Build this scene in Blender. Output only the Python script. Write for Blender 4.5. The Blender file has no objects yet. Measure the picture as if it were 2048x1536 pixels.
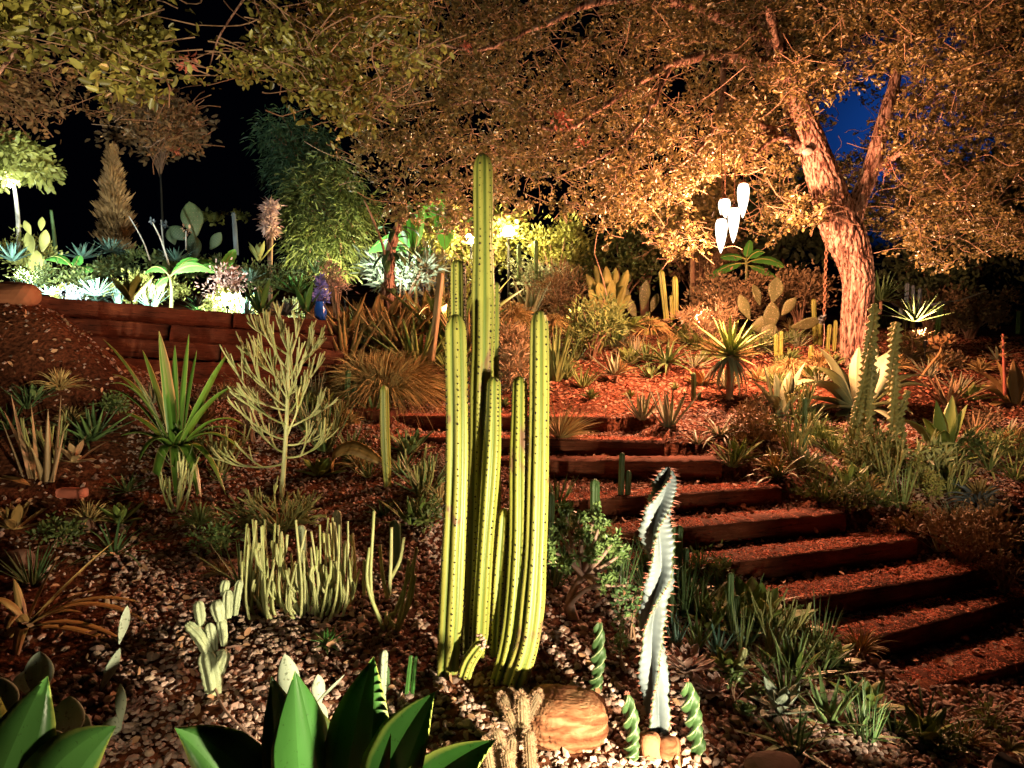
import bpy, math, random
import numpy as np
from mathutils import Vector

# ------------------------------------------------------------------ camera, world, exposure
scene = bpy.context.scene
COL = scene.collection
F = 1462.0                       # focal length in pixels of the 2048 px wide photograph
PITCH = math.radians(4.61)
CAM = np.array([0.0, 0.0, 1.6])
cam_data = bpy.data.cameras.new("camera")
cam_data.sensor_width = 36.0
cam_data.lens = 36.0 * F / 2048.0
cam_data.clip_start = 0.05
cam_data.clip_end = 400.0
cam = bpy.data.objects.new("camera", cam_data)
cam.location = CAM
cam.rotation_euler = (math.radians(90) - PITCH, 0, 0)
COL.objects.link(cam)
scene.camera = cam

world = bpy.data.worlds.new("World")
scene.world = world
world.use_nodes = True
wn, wl = world.node_tree.nodes, world.node_tree.links
wn.clear()
w_out = wn.new("ShaderNodeOutputWorld")
w_bg = wn.new("ShaderNodeBackground")
w_tc = wn.new("ShaderNodeTexCoord")
w_dot = wn.new("ShaderNodeVectorMath"); w_dot.operation = 'DOT_PRODUCT'
sx, sy, sz = 0.455, 0.89, 0.22     # the last of the evening sky, up behind the oak
gl = math.sqrt(sx*sx+sy*sy+sz*sz)
w_dot.inputs[1].default_value = (sx/gl, sy/gl, sz/gl)
w_ramp = wn.new("ShaderNodeValToRGB")
w_ramp.color_ramp.interpolation = 'EASE'
w_ramp.color_ramp.elements[0].position = 0.9925
w_ramp.color_ramp.elements[0].color = (0.0001, 0.00013, 0.0004, 1)
w_ramp.color_ramp.elements[1].position = 1.0
w_ramp.color_ramp.elements[1].color = (0.002, 0.016, 0.085, 1)
wl.new(w_tc.outputs['Generated'], w_dot.inputs[0])
wl.new(w_dot.outputs['Value'], w_ramp.inputs[0])
wl.new(w_ramp.outputs[0], w_bg.inputs['Color'])
w_bg.inputs['Strength'].default_value = 1.0
wl.new(w_bg.outputs[0], w_out.inputs[0])

vs = scene.view_settings
vs.view_transform = 'Standard'; vs.look = 'None'; vs.exposure = 1.22; vs.gamma = 1.0
vs.use_curve_mapping = False
cy = scene.cycles
cy.max_bounces = 3; cy.diffuse_bounces = 1; cy.glossy_bounces = 2; cy.transmission_bounces = 2
cy.transparent_max_bounces = 4
cy.use_denoising = True
cy.caustics_reflective = False; cy.caustics_refractive = False
cy.sample_clamp_indirect = 4.0
cy.use_light_tree = True

# light strengths, all in one place
PENDANT_W = 108.0                # watts of each hanging lamp
PENDANT_C = (1.0, 0.44, 0.23)
GLOBE_L = 330.0
GLOBE_C = (1.0, 0.78, 0.36)
SPOT_R_W, FILL_T_W, FILL_L_W = 205.0, 60.0, 175.0  # low bed spotlight, then added fills for cactus tops and near tree
UPFILL_W = 190.0                     # added uplights among the terrace plants that brighten the oak crown
UPFILL_C = (1.0, 0.50, 0.27)
SPOT_C = (1.0, 0.86, 0.55)
COLD_W = 165.0                    # cold white stake lights in the upper bed
COLD_C = (0.86, 1.0, 0.93)

# ------------------------------------------------------------------ pixel <-> world helpers
CP, SP = math.cos(PITCH), math.sin(PITCH)
def ray(px, py):
    r = (px-1024)/F; u = -(py-768)/F
    d = np.array([r, CP+u*SP, -SP+u*CP])
    return d
def at(px, py, Y):
    d = ray(px, py)
    return CAM + d*(Y/d[1])
def onz(px, py, z):
    d = ray(px, py)
    return CAM + d*((z-CAM[2])/d[2])
def m(px, Y):                    # pixels to metres at distance Y
    return px*Y/F

# ------------------------------------------------------------------ terrain
STEP_PX = [((770,832),(1215,835)), ((780,874),(1330,882)), ((960,922),(1442,928)), ((1100,1006),(1565,973)),
           ((1190,1072),(1692,1028)), ((1385,1137),(1835,1078)), ((1575,1205),(1988,1137)),
           ((1705,1290),(2075,1190)), ((1832,1385),(2150,1300))]
STEPS = []
for k, (a, b) in enumerate(STEP_PX):
    z = 0.80-0.12*k
    A = onz(a[0], a[1], z); B = onz(b[0], b[1], z)
    STEPS.append((A, B, z))
W0 = at(60, 592, 5.9); W1 = at(645, 641, 7.6)
CTRL = [(-2,1.2,0),(0,1.2,0),(2,1.2,-.15),(0,2.5,.02),(0,3,.09),(-1.5,3,.18),(1.2,3,.03),(2.2,3,-.2),(3.5,3,-.3),
        (-2.4,3.8,.28),(-1.9,4.7,.38),(-.6,4.9,.42),(0.1,4.5,.33),(-3,4.8,.8),(-3.6,5,1.2),(-3.8,5.5,1.75),(-4.6,5.2,1.75),(-3.45,5.45,1.66),(-3.15,5.4,1.42),(-2.8,5.3,1.05),(-4,3.4,.5),
        (-3.1,5.8,1.2),(-2.1,7.1,1.05),(-1.4,6.6,.86),(-.8,6.6,.8),(0,6.9,.86),(1,6.9,.86),(0,8,1.02),(1.5,8,1.0),
        (3.2,7.6,1.0),(4,8.5,1.19),(0,11,1.6),(-2,9,1.5),(4,11,1.5),(8,11,1.35),(-5,9,1.7),(2.2,6.4,.78),(2.8,5.9,.5),
        (3.7,6.2,.58),(3.5,5.2,.36),(5.2,7.5,.83),(3.6,4.6,.1),(5,4.5,.1),(0.9,3.9,.12),(1.4,3.4,-.02),(7,7,.8),(-6,7,1.7)]
for A, B, z in STEPS:
    mid = (A+B)/2
    CTRL.append((mid[0], mid[1]+.1, z-.04))
    CTRL.append((B[0]+.1, B[1]+.15, z-.0))
CTRL = np.array(CTRL, float)
def _tps(d):
    return np.where(d > 1e-9, d*d*np.log(np.maximum(d, 1e-9)), 0)
_P = CTRL[:, :2]; _n = len(_P)
_K = _tps(np.linalg.norm(_P[:, None]-_P[None], axis=2)) + np.eye(_n)*0.05
_Q = np.c_[np.ones(_n), _P]
_M = np.block([[_K, _Q], [_Q.T, np.zeros((3, 3))]])
_W = np.linalg.solve(_M, np.r_[CTRL[:, 2], np.zeros(3)])
def _sm(t):
    t = np.clip(t, 0, 1); return t*t*(3-2*t)
def base_h(x, y):
    xc = np.clip(x, -6, 7.5); yc = np.clip(y, 1.0, 12.0)
    h = np.zeros_like(xc)
    for k in range(_n):
        h += _W[k]*_tps(np.hypot(xc-_P[k, 0], yc-_P[k, 1]))
    return h+_W[_n]+_W[_n+1]*xc+_W[_n+2]*yc
def ground_h(x, y):
    x = np.atleast_1d(np.asarray(x, float)); y = np.atleast_1d(np.asarray(y, float))
    h = base_h(x, y)
    # flights of flat gravel treads held by timbers
    mask = np.zeros_like(h); sh = np.zeros_like(h)
    behind_prev = np.zeros(h.shape, bool)
    for k, (A, B, z) in enumerate(STEPS):
        d = B[:2]-A[:2]; L = np.hypot(*d); t = d/L; nrm = np.array([-t[1], t[0]])
        s = (x-A[0])*t[0]+(y-A[1])*t[1]
        q = (x-A[0])*nrm[0]+(y-A[1])*nrm[1]-0.07
        behind = q > 0
        here = behind & ~behind_prev
        if k == 0:
            mk = _sm((s+.1)/.3)*_sm((L+.1-s)/.3)*_sm(1-(q-.25)/.5)
        else:
            mk = _sm((s+.1)/.3)*_sm((L+.1-s)/.3)
        sh = np.where(here, z-.012, sh); mask = np.where(here, mk, mask)
        behind_prev |= behind
    h = h*(1-mask)+sh*mask
    # upper bed held by the sleeper wall
    d = W1[:2]-W0[:2]; L = np.hypot(*d); t = d/L; nrm = np.array([-t[1], t[0]])
    s = (x-W0[0])*t[0]+(y-W0[1])*t[1]
    q = (x-W0[0])*nrm[0]+(y-W0[1])*nrm[1]
    top = W0[2]+(W1[2]-W0[2])*np.clip(s/L, -.3, 1)-.03+np.clip(q, 0, 8)*0.055
    mk = _sm((q-.05)/.1)*_sm((L+.9-s)/.9)
    return h*(1-mk)+top*mk
def gz(x, y):
    return float(ground_h(x, y)[0])
def place(px, py, ymin=1.3, ymax=16):
    d = ray(px, py)
    Y = np.arange(ymin, ymax, .02)
    P = CAM[None]+d[None]*(Y/d[1])[:, None]
    below = P[:, 2] < ground_h(P[:, 0], P[:, 1])
    i = int(np.argmax(below)) if below.any() else len(Y)-1
    p = P[i].copy(); p[2] = gz(p[0], p[1])
    return p

# ------------------------------------------------------------------ mesh building
class MB:
    def __init__(s): s.v = []; s.q = []; s.t = []; s.e = []; s.n = 0
    def add(s, v, q=None, t=None, e=None):
        v = np.asarray(v, float).reshape(-1, 3)
        if q is not None and len(q): s.q.append(np.asarray(q, int).reshape(-1, 4)+s.n)
        if t is not None and len(t): s.t.append(np.asarray(t, int).reshape(-1, 3)+s.n)
        s.v.append(v); s.e.append(np.zeros(len(v)) if e is None else np.broadcast_to(np.asarray(e, float), (len(v),)))
        s.n += len(v); return s
    def mesh(s, name, mat, smooth=True):
        me = bpy.data.meshes.new(name)
        v = np.concatenate(s.v) if s.v else np.zeros((0, 3))
        q = np.concatenate(s.q) if s.q else np.zeros((0, 4), int)
        t = np.concatenate(s.t) if s.t else np.zeros((0, 3), int)
        me.vertices.add(len(v)); me.vertices.foreach_set("co", v.astype(np.float32).ravel())
        nl = q.size+t.size
        me.loops.add(nl); me.loops.foreach_set("vertex_index", np.concatenate([q.ravel(), t.ravel()]).astype(np.int32))
        me.polygons.add(len(q)+len(t))
        st = np.concatenate([np.arange(len(q))*4, q.size+np.arange(len(t))*3]).astype(np.int32)
        me.polygons.foreach_set("loop_start", st)
        me.polygons.foreach_set("use_smooth", np.full(len(q)+len(t), smooth))
        e = np.concatenate(s.e) if s.e else np.zeros(0)
        if e.size and e.any():
            at_ = me.attributes.new("e", 'FLOAT', 'POINT'); at_.data.foreach_set("value", e.astype(np.float32))
        me.update(calc_edges=True)
        if isinstance(mat, (list, tuple)):
            for x in mat: me.materials.append(x)
        else: me.materials.append(mat)
        return me
    def build(s, name, mat, parent=None, smooth=True, kind=None, label=None):
        o = bpy.data.objects.new(name, s.mesh(name, mat, smooth)); COL.objects.link(o)
        if parent is not None: o.parent = parent
        if kind: o['kind'] = kind
        if label: o['label'] = label
        return o
def thing(name, label, cat, loc, group=None):
    o = bpy.data.objects.new(name, None); COL.objects.link(o)
    o.location = loc; o.empty_display_size = .1
    o['label'] = label; o['category'] = cat; o['kind'] = 'thing'
    if group: o['group'] = group
    return o
def tag(o, label, cat, group=None):
    o['label'] = label; o['category'] = cat; o['kind'] = 'thing'
    if group: o['group'] = group
    return o

_gf = {}
def grid_q(nr, nc, wrap=False):
    k = (nr, nc, wrap)
    if k not in _gf:
        i = np.arange(nr-1)[:, None]; j = np.arange(nc if wrap else nc-1)[None]
        j2 = (j+1) % nc
        _gf[k] = np.stack([i*nc+j, i*nc+j2, (i+1)*nc+j2, (i+1)*nc+j], -1).reshape(-1, 4)
    return _gf[k]
def unit(v):
    return v/np.maximum(np.linalg.norm(v, axis=-1, keepdims=True), 1e-9)
def frames(P, ref=None):
    P = np.asarray(P, float); n = len(P)
    T = np.gradient(P, axis=0); T = unit(T)
    r = np.array([0, -1., 0]) if ref is None else np.asarray(ref, float)
    if abs(np.dot(r, T[0])) > .95: r = np.array([1., 0, 0])
    N = np.zeros_like(P); N[0] = unit(r-T[0]*np.dot(r, T[0]))
    for i in range(1, n):
        q = N[i-1]-T[i]*np.dot(N[i-1], T[i]); N[i] = unit(q)
    return T, N, np.cross(T, N)
def resample(pts, n):
    """smooth curve through points (Catmull-Rom), n samples"""
    p = np.asarray(pts, float)
    if len(p) == 2: return p[0]+(p[1]-p[0])*np.linspace(0, 1, n)[:, None]
    q = np.vstack([2*p[0]-p[1], p, 2*p[-1]-p[-2]])
    seg = len(p)-1; u = np.linspace(0, seg, n); k = np.minimum(u.astype(int), seg-1); t = (u-k)[:, None]
    a, b, c, d = q[k], q[k+1], q[k+2], q[k+3]
    return .5*((2*b)+(-a+c)*t+(2*a-5*b+4*c-d)*t*t+(-a+3*b-3*c+d)*t**3)
def tube(mb, P, R, sides=6, mult=None, cap=True, e=None, ref=None):
    P = np.asarray(P, float); n = len(P); R = np.broadcast_to(np.asarray(R, float), (n,))
    T, N, B = frames(P, ref)
    th = np.linspace(0, 2*math.pi, sides, endpoint=False)
    rr = R[:, None]*np.ones(sides)[None]
    if mult is not None: rr = rr*mult(th[None], np.linspace(0, 1, n)[:, None])
    V = P[:, None]+rr[..., None]*(np.cos(th)[None, :, None]*N[:, None]+np.sin(th)[None, :, None]*B[:, None])
    V = V.reshape(-1, 3); q = grid_q(n, sides, True)
    if e is not None: e = np.broadcast_to(e(th[None], np.linspace(0, 1, n)[:, None]), (n, sides)).ravel()
    else: e = np.zeros(n*sides)
    if cap:
        V = np.vstack([V, P[0], P[-1]]); a = n*sides; b = a+1; j = np.arange(sides); j2 = (j+1) % sides
        t = np.vstack([np.c_[np.full(sides, a), j2, j], np.c_[np.full(sides, b), (n-1)*sides+j, (n-1)*sides+j2]])
        mb.add(V, q, t, np.r_[e, 0, 0])
    else: mb.add(V, q, None, e)
    return mb
def lathe(mb, prof, sides=16, center=(0, 0, 0), e=0):
    """prof: list of (r,z)"""
    P = np.array([[0, 0, z] for r, z in prof])+np.array(center)
    th = np.linspace(0, 2*math.pi, sides, endpoint=False)
    r = np.array([p[0] for p in prof])
    V = P[:, None]+r[:, None, None]*np.stack([np.cos(th), np.sin(th), 0*th], -1)[None]
    mb.add(V.reshape(-1, 3), grid_q(len(prof), sides, True), None, e); return mb
def box(mb, A, B, depth, height, zt, back, seg=12, jit=.004, rng=None):
    """a sawn timber from A to B (top front edge), going back and down, with worn uneven faces"""
    rng = rng or np.random.RandomState(1)
    A = np.array([A[0], A[1], zt]); B = np.array([B[0], B[1], zt])
    P = A+(B-A)*np.linspace(0, 1, seg+1)[:, None]
    c = .012
    prof = np.array([[c*.6, 0], [depth/2, .002], [depth-c, 0], [depth, -c], [depth, -height+c], [depth-c, -height], [c, -height], [0, -height+c], [0, -height*.5], [0, -c]])
    V = P[:, None]+prof[None, :, :1]*np.array([back[0], back[1], 0])+prof[None, :, 1:]*np.array([0, 0, 1.])
    V = V+rng.normal(0, jit, V.shape)
    k = len(prof); n = seg+1
    V = V.reshape(-1, 3); q = grid_q(n, k, True)
    c0 = V[:k].mean(0); c1 = V[-k:].mean(0)
    V = np.vstack([V, c0, c1]); j = np.arange(k); j2 = (j+1) % k
    t = np.vstack([np.c_[np.full(k, n*k), j, j2], np.c_[np.full(k, n*k+1), (n-1)*k+j2, (n-1)*k+j]])
    mb.add(V, q, t); return mb

# leaf outline: width as a share of the full width, at t 0..1
def w_agave(t): return np.interp(t, [0, .08, .25, .5, .68, .82, .93, 1], [.62, .58, .76, 1, .88, .56, .22, .01])
def w_sword(t): return np.interp(t, [0, .1, .5, .8, 1], [1, .92, .62, .3, .02])
def w_strap(t): return np.interp(t, [0, .1, .4, .75, .92, 1], [.75, .85, 1, .72, .33, .03])
def w_oval(t): return np.interp(t, [0, .12, .35, .6, .85, .95, 1], [.3, .45, .85, 1, .8, .45, .05])
def w_banana(t): return np.interp(t, [0, .12, .18, .35, .6, .85, .95, 1], [.06, .06, .5, .95, 1, .75, .4, .05])
def w_grass(t): return np.interp(t, [0, .5, 1], [1, .8, .05])
def blade(mb, P, W, prof=w_sword, fold=.25, thick=.12, seg=10, side=None, closed=True, wav=0, rng=None, teeth=0):
    """a leaf along the path P (np array), full width W, V-folded, thick in the middle"""
    P = resample(P, seg+1)
    T = unit(np.gradient(P, axis=0))
    if side is None:
        h = P[-1]-P[0]; side = np.array([-h[1], h[0], 0.])
        if np.linalg.norm(side) < 1e-4: side = np.array([1., 0, 0])
    S = np.asarray(side, float); S = unit(S[None]-T*(T@S)[:, None]) if S.ndim == 1 else S
    Nn = np.cross(S, T)
    Nn = Nn*np.where(Nn[:, 2:3].mean() < 0, -1, 1)
    t = np.linspace(0, 1, seg+1); w = prof(t)*W/2
    if wav and rng is not None: Nn = Nn; P = P+S*(np.sin(t*rng.uniform(3, 6)+rng.uniform(0, 6))*W*wav)[:, None]
    th = thick*W*np.interp(t, [0, .5, 1], [1, .7, .12])
    if closed:
        # six points round the section: edge, inner, middle, inner, edge, keel
        xs = np.array([-1, -.9, -.45, 0, .45, .9, 1, 0.]); up = fold*xs**2; up[7] = 0
        ed = np.array([1, .3, 0, 0, 0, .3, 1, 0.])
        V = P[:, None]+S[:, None]*(w[:, None]*xs)[..., None]+Nn[:, None]*(w[:, None]*up)[..., None]
        V[:, 7] -= Nn*th[:, None]
        e = np.tile(ed, (seg+1, 1))+(t[:, None] > .97)*.6
        mb.add(V.reshape(-1, 3), grid_q(seg+1, 8, True), None, np.clip(e, 0, 1).ravel())
    else:
        xs = np.array([-1, 0, 1.]); up = np.array([fold, 0, fold])
        V = P[:, None]+S[:, None]*(w[:, None]*xs)[..., None]+Nn[:, None]*(w[:, None]*up)[..., None]
        mb.add(V.reshape(-1, 3), grid_q(seg+1, 3), None, np.tile([1, 0, 1.], seg+1))
    if teeth:
        tt = np.linspace(.08, .92, teeth)
        for sgn in (-1, 1):
            Pi = np.stack([np.interp(tt, t, P[:, k]) for k in range(3)], 1)
            Si = np.stack([np.interp(tt, t, S[:, k]) for k in range(3)], 1)
            Ti = np.stack([np.interp(tt, t, T[:, k]) for k in range(3)], 1)
            Ni = np.stack([np.interp(tt, t, Nn[:, k]) for k in range(3)], 1)
            wi = np.interp(tt, t, w)
            c = Pi+Si*(sgn*wi)[:, None]+Ni*(wi*fold)[:, None]; s_ = W*.045
            V = np.stack([c-Ti*s_, c+Ti*s_, c+Si*sgn*s_*1.8+Ti*s_*.5], 1)
            mb.add(V.reshape(-1, 3), None, np.arange(len(tt)*3).reshape(-1, 3), 1)
    return mb
def arc(p0, az, L, e0, droop, n=9, pw=1.3, curl=0):
    """path that leaves p0 at elevation e0 (deg) and bends down by droop (deg)"""
    t = np.linspace(0, 1, n)
    el = np.radians(e0-droop*t**pw); a = az+curl*t*t
    d = np.stack([np.cos(el)*np.cos(a), np.cos(el)*np.sin(a), np.sin(el)], 1)
    s = np.zeros((n, 3)); s[1:] = np.cumsum((d[1:]+d[:-1])/2*(L/(n-1)), 0)
    return np.asarray(p0)+s

def leaf_cloud(mb, C, size, rng, stretch=2.0, up=0.0, dirs=None, droop=0):
    """many small oval folded leaves, centres C"""
    C = np.asarray(C); n = len(C)
    size = np.broadcast_to(np.asarray(size, float), (n,))*rng.uniform(.7, 1.25, n)
    A = unit(rng.normal(0, 1, (n, 3))+np.array([0, 0, up])) if dirs is None else unit(dirs+rng.normal(0, .45, (n, 3)))
    A[:, 2] -= droop; A = unit(A)
    B = unit(np.cross(A, rng.normal(0, 1, (n, 3)))); Nn = np.cross(A, B)
    L = size[:, None]; Wd = (size/stretch)[:, None]
    base = C; tip = C+A*L
    l1 = C+A*L*.3+B*Wd*.45+Nn*Wd*.18; l2 = C+A*L*.72+B*Wd*.4+Nn*Wd*.18
    r1 = C+A*L*.3-B*Wd*.45+Nn*Wd*.18; r2 = C+A*L*.72-B*Wd*.4+Nn*Wd*.18
    V = np.stack([base, l1, l2, tip, r2, r1], 1).reshape(-1, 3)
    o = np.arange(n)[:, None]*6
    q = np.concatenate([o+np.array([0, 3, 2, 1]), o+np.array([0, 5, 4, 3])])
    mb.add(V, q); return mb
def strips(mb, P0, D, L, W, rng, seg=3, droop=.3, e=0):
    """many thin blades: starts P0, directions D"""
    n = len(P0); t = np.linspace(0, 1, seg+1)
    L = np.broadcast_to(L, (n,)); D = unit(D)
    P = P0[:, None]+D[:, None]*(L[:, None]*t)[..., None]
    P[..., 2] -= (L[:, None]*droop*t**2)*np.clip(1-np.abs(D[:, 2:3])*.3, .3, 1)
    S = unit(np.cross(D, rng.normal(0, 1, (n, 3))))
    w = W*np.interp(t, [0, .5, 1], [1, .8, .1])/2
    V = np.stack([P-S[:, None]*w[None, :, None], P+S[:, None]*w[None, :, None]], 2).reshape(-1, 3)
    o = np.arange(n)[:, None, None]*(2*(seg+1)); k = np.arange(seg)[None, :, None]*2
    q = (o+k+np.array([0, 1, 3, 2])[None, None]).reshape(-1, 4)
    mb.add(V, q, None, e); return mb
_ico_v = None
def stones(mb, C, size, rng, flat=.7, lo=False):
    """low, angular pebbles: squashed and skewed 12-vertex balls"""
    p = (1+5**.5)/2
    V = unit(np.array([(-1,p,0),(1,p,0),(-1,-p,0),(1,-p,0),(0,-1,p),(0,1,p),(0,-1,-p),(0,1,-p),(p,0,-1),(p,0,1),(-p,0,-1),(-p,0,1)], float))
    Tt = np.array([(0,11,5),(0,5,1),(0,1,7),(0,7,10),(0,10,11),(1,5,9),(5,11,4),(11,10,2),(10,7,6),(7,1,8),(3,9,4),(3,4,2),(3,2,6),(3,6,8),(3,8,9),(4,9,5),(2,4,11),(6,2,10),(8,6,7),(9,8,1)])
    if lo:
        V = np.array([(1,.2,0),(-.9,.3,.1),(.1,1,-.1),(-.2,-1,0),(.1,0,1.),(0,.1,-1)]); Tt = np.array([(0,2,4),(2,1,4),(1,3,4),(3,0,4),(2,0,5),(1,2,5),(3,1,5),(0,3,5)])
    nv = len(V)
    n = len(C); size = np.broadcast_to(size, (n,))
    S = size[:, None]*rng.uniform(.55, 1.2, (n, 3))*np.array([1, 1, flat])/2
    a = rng.uniform(0, 6.28, n); ca, sa = np.cos(a), np.sin(a)
    J = V[None]*(1+rng.uniform(-.22, .22, (n, nv, 1)))*S[:, None]
    tilt = rng.normal(0, .35, n)
    J[..., 2] += J[..., 0]*tilt[:, None]
    X = J[..., 0]*ca[:, None]-J[..., 1]*sa[:, None]; Yy = J[..., 0]*sa[:, None]+J[..., 1]*ca[:, None]
    out = np.stack([X, Yy, J[..., 2]], -1)+np.asarray(C)[:, None]
    mb.add(out.reshape(-1, 3), None, (np.arange(n)[:, None, None]*nv+Tt[None]).reshape(-1, 3)); return mb

# ------------------------------------------------------------------ materials
def mat_new(name):
    mt = bpy.data.materials.new(name); mt.use_nodes = True
    nt = mt.node_tree; nt.nodes.clear()
    return mt, nt.nodes, nt.links
def node(N, t, **k):
    x = N.new(t)
    for a, b in k.items(): setattr(x, a, b)
    return x
def ramp(N, L, fac, cols):
    r = N.new("ShaderNodeValToRGB"); cr = r.color_ramp
    while len(cr.elements) < len(cols): cr.elements.new(.5)
    for el, (p, c) in zip(cr.elements, cols): el.position = p; el.color = (*c, 1)
    if fac is not None: L.new(fac, r.inputs[0])
    return r
def mixc(N, L, fac, a, b, mode='MIX'):
    x = N.new("ShaderNodeMix"); x.data_type = 'RGBA'; x.blend_type = mode
    if isinstance(fac, (int, float)): x.inputs[0].default_value = fac
    else: L.new(fac, x.inputs[0])
    for s, v in ((6, a), (7, b)):
        if isinstance(v, tuple): x.inputs[s].default_value = (*v, 1)
        else: L.new(v, x.inputs[s])
    return x.outputs[2]
def noise(N, L, scale, detail=4, stretch=None, dist=0, coord='Object'):
    tc = N.new("ShaderNodeTexCoord"); src = tc.outputs[coord]
    if stretch:
        mp = N.new("ShaderNodeMapping"); mp.inputs['Scale'].default_value = stretch
        L.new(src, mp.inputs[0]); src = mp.outputs[0]
    n = N.new("ShaderNodeTexNoise"); n.inputs['Scale'].default_value = scale; n.inputs['Detail'].default_value = detail
    n.inputs['Distortion'].default_value = dist
    L.new(src, n.inputs['Vector']); return n.outputs['Fac']
def finish(N, L, col, rough=.55, bump=None, bs=.3, bd=.004, spec=.4, trans=0, tcol=None):
    b = N.new("ShaderNodeBsdfPrincipled")
    if isinstance(col, tuple): b.inputs['Base Color'].default_value = (*col, 1)
    else: L.new(col, b.inputs['Base Color'])
    b.inputs['Roughness'].default_value = rough; b.inputs['Specular IOR Level'].default_value = spec
    if bump is not None:
        bp = N.new("ShaderNodeBump"); bp.inputs['Strength'].default_value = bs; bp.inputs['Distance'].default_value = bd
        L.new(bump, bp.inputs['Height']); L.new(bp.outputs[0], b.inputs['Normal'])
    out = N.new("ShaderNodeOutputMaterial")
    if trans:
        tr = N.new("ShaderNodeBsdfTranslucent")
        if tcol is None:
            if isinstance(col, tuple): tr.inputs[0].default_value = (*col, 1)
            else: L.new(col, tr.inputs[0])
        else: tr.inputs[0].default_value = (*tcol, 1)
        mx = N.new("ShaderNodeMixShader"); mx.inputs[0].default_value = trans
        L.new(b.outputs[0], mx.inputs[1]); L.new(tr.outputs[0], mx.inputs[2]); L.new(mx.outputs[0], out.inputs[0])
    else: L.new(b.outputs[0], out.inputs[0])
def leaf_mat(name, c1, c2, edge=None, rough=.45, trans=0.0, tcol=None, nscale=6, spots=None, spec=.4, streak=True, scar=None, groove=None):
    """living plant tissue: two tones varying by leaf and along it, optional pale or dark margin"""
    mt, N, L = mat_new(name)
    g = N.new("ShaderNodeNewGeometry"); oi = N.new("ShaderNodeObjectInfo")
    ad = node(N, "ShaderNodeMath", operation='ADD'); L.new(g.outputs['Random Per Island'], ad.inputs[0]); L.new(oi.outputs['Random'], ad.inputs[1])
    fr = node(N, "ShaderNodeMath", operation='FRACT'); L.new(ad.outputs[0], fr.inputs[0])
    c = mixc(N, L, fr.outputs[0], c1, c2)
    n1 = noise(N, L, nscale, 5, (1, 1, .35) if streak else None)
    r = ramp(N, L, n1, [(.3, (.55, .55, .5)), (.5, (1, 1, 1)), (.72, (1.35, 1.25, 1.1))])
    c = mixc(N, L, .8, c, r.outputs[0], 'MULTIPLY')
    if spots:
        n2 = noise(N, L, nscale*9, 2)
        r2 = ramp(N, L, n2, [(.6, (0, 0, 0)), (.68, (1, 1, 1))])
        c = mixc(N, L, r2.outputs[0], c, spots)
    if groove:
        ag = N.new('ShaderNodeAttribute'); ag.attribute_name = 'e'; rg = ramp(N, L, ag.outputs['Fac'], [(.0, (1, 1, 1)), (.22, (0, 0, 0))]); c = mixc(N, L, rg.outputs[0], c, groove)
    if scar:
        n4 = noise(N, L, 5.5, 7, (1, 1, .5), .8); r5 = ramp(N, L, n4, [(.60, (0, 0, 0)), (.66, (1, 1, 1))])
        c = mixc(N, L, r5.outputs[0], c, scar)
        n5 = noise(N, L, 90, 2); r6 = ramp(N, L, n5, [(.66, (1, 1, 1)), (.72, (.45, .38, .3))]); c = mixc(N, L, .7, c, r6.outputs[0], 'MULTIPLY')
    if edge:
        a = N.new("ShaderNodeAttribute"); a.attribute_name = 'e'
        r3 = ramp(N, L, a.outputs['Fac'], [(.72, (0, 0, 0)), (.95, (1, 1, 1))])
        c = mixc(N, L, r3.outputs[0], c, edge)
    n3 = noise(N, L, nscale*7, 3, (1, 1, .2) if streak else None)
    finish(N, L, c, rough, n3, .25, .004, spec, trans, tcol)
    return mt
def stone_mat(name, cols, rough=.8, nscale=9, spec=.3):
    mt, N, L = mat_new(name)
    g = N.new("ShaderNodeNewGeometry")
    k = len(cols); r = ramp(N, L, g.outputs['Random Per Island'], [(i/(k-1), c) for i, c in enumerate(cols)])
    n1 = noise(N, L, nscale, 5)
    r1 = ramp(N, L, n1, [(.3, (.6, .58, .55)), (.6, (1.1, 1.1, 1.1))])
    c = mixc(N, L, .8, r.outputs[0], r1.outputs[0], 'MULTIPLY')
    n2 = noise(N, L, nscale*12, 3)
    finish(N, L, c, rough, n2, .4, .003, spec); return mt
def wood_mat(name, c1, c2, c3, ang=0.0, rough=.85):
    mt, N, L = mat_new(name)
    tc = N.new("ShaderNodeTexCoord"); mp = N.new("ShaderNodeMapping")
    mp.inputs['Rotation'].default_value = (0, 0, -ang); mp.inputs['Scale'].default_value = (1.6, 22, 22)
    L.new(tc.outputs['Object'], mp.inputs[0])
    n = N.new("ShaderNodeTexNoise"); n.inputs['Scale'].default_value = 2.2; n.inputs['Detail'].default_value = 8; n.inputs['Roughness'].default_value = .7
    L.new(mp.outputs[0], n.inputs['Vector'])
    r = ramp(N, L, n.outputs['Fac'], [(.36, c1), (.43, c2), (.53, c2), (.72, c3)])
    n2 = noise(N, L, 3.5, 6)
    r2 = ramp(N, L, n2, [(.35, (.45, .4, .38)), (.6, (1.1, 1.1, 1.1))])
    oi = N.new("ShaderNodeObjectInfo"); r4 = ramp(N, L, oi.outputs['Random'], [(0, (.7, .66, .62)), (1, (1.15, 1.1, 1.05))])
    c = mixc(N, L, .9, r.outputs[0], r2.outputs[0], 'MULTIPLY')
    c = mixc(N, L, 1.0, c, r4.outputs[0], 'MULTIPLY')
    finish(N, L, c, rough, n.outputs['Fac'], .9, .012, .2); return mt
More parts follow.
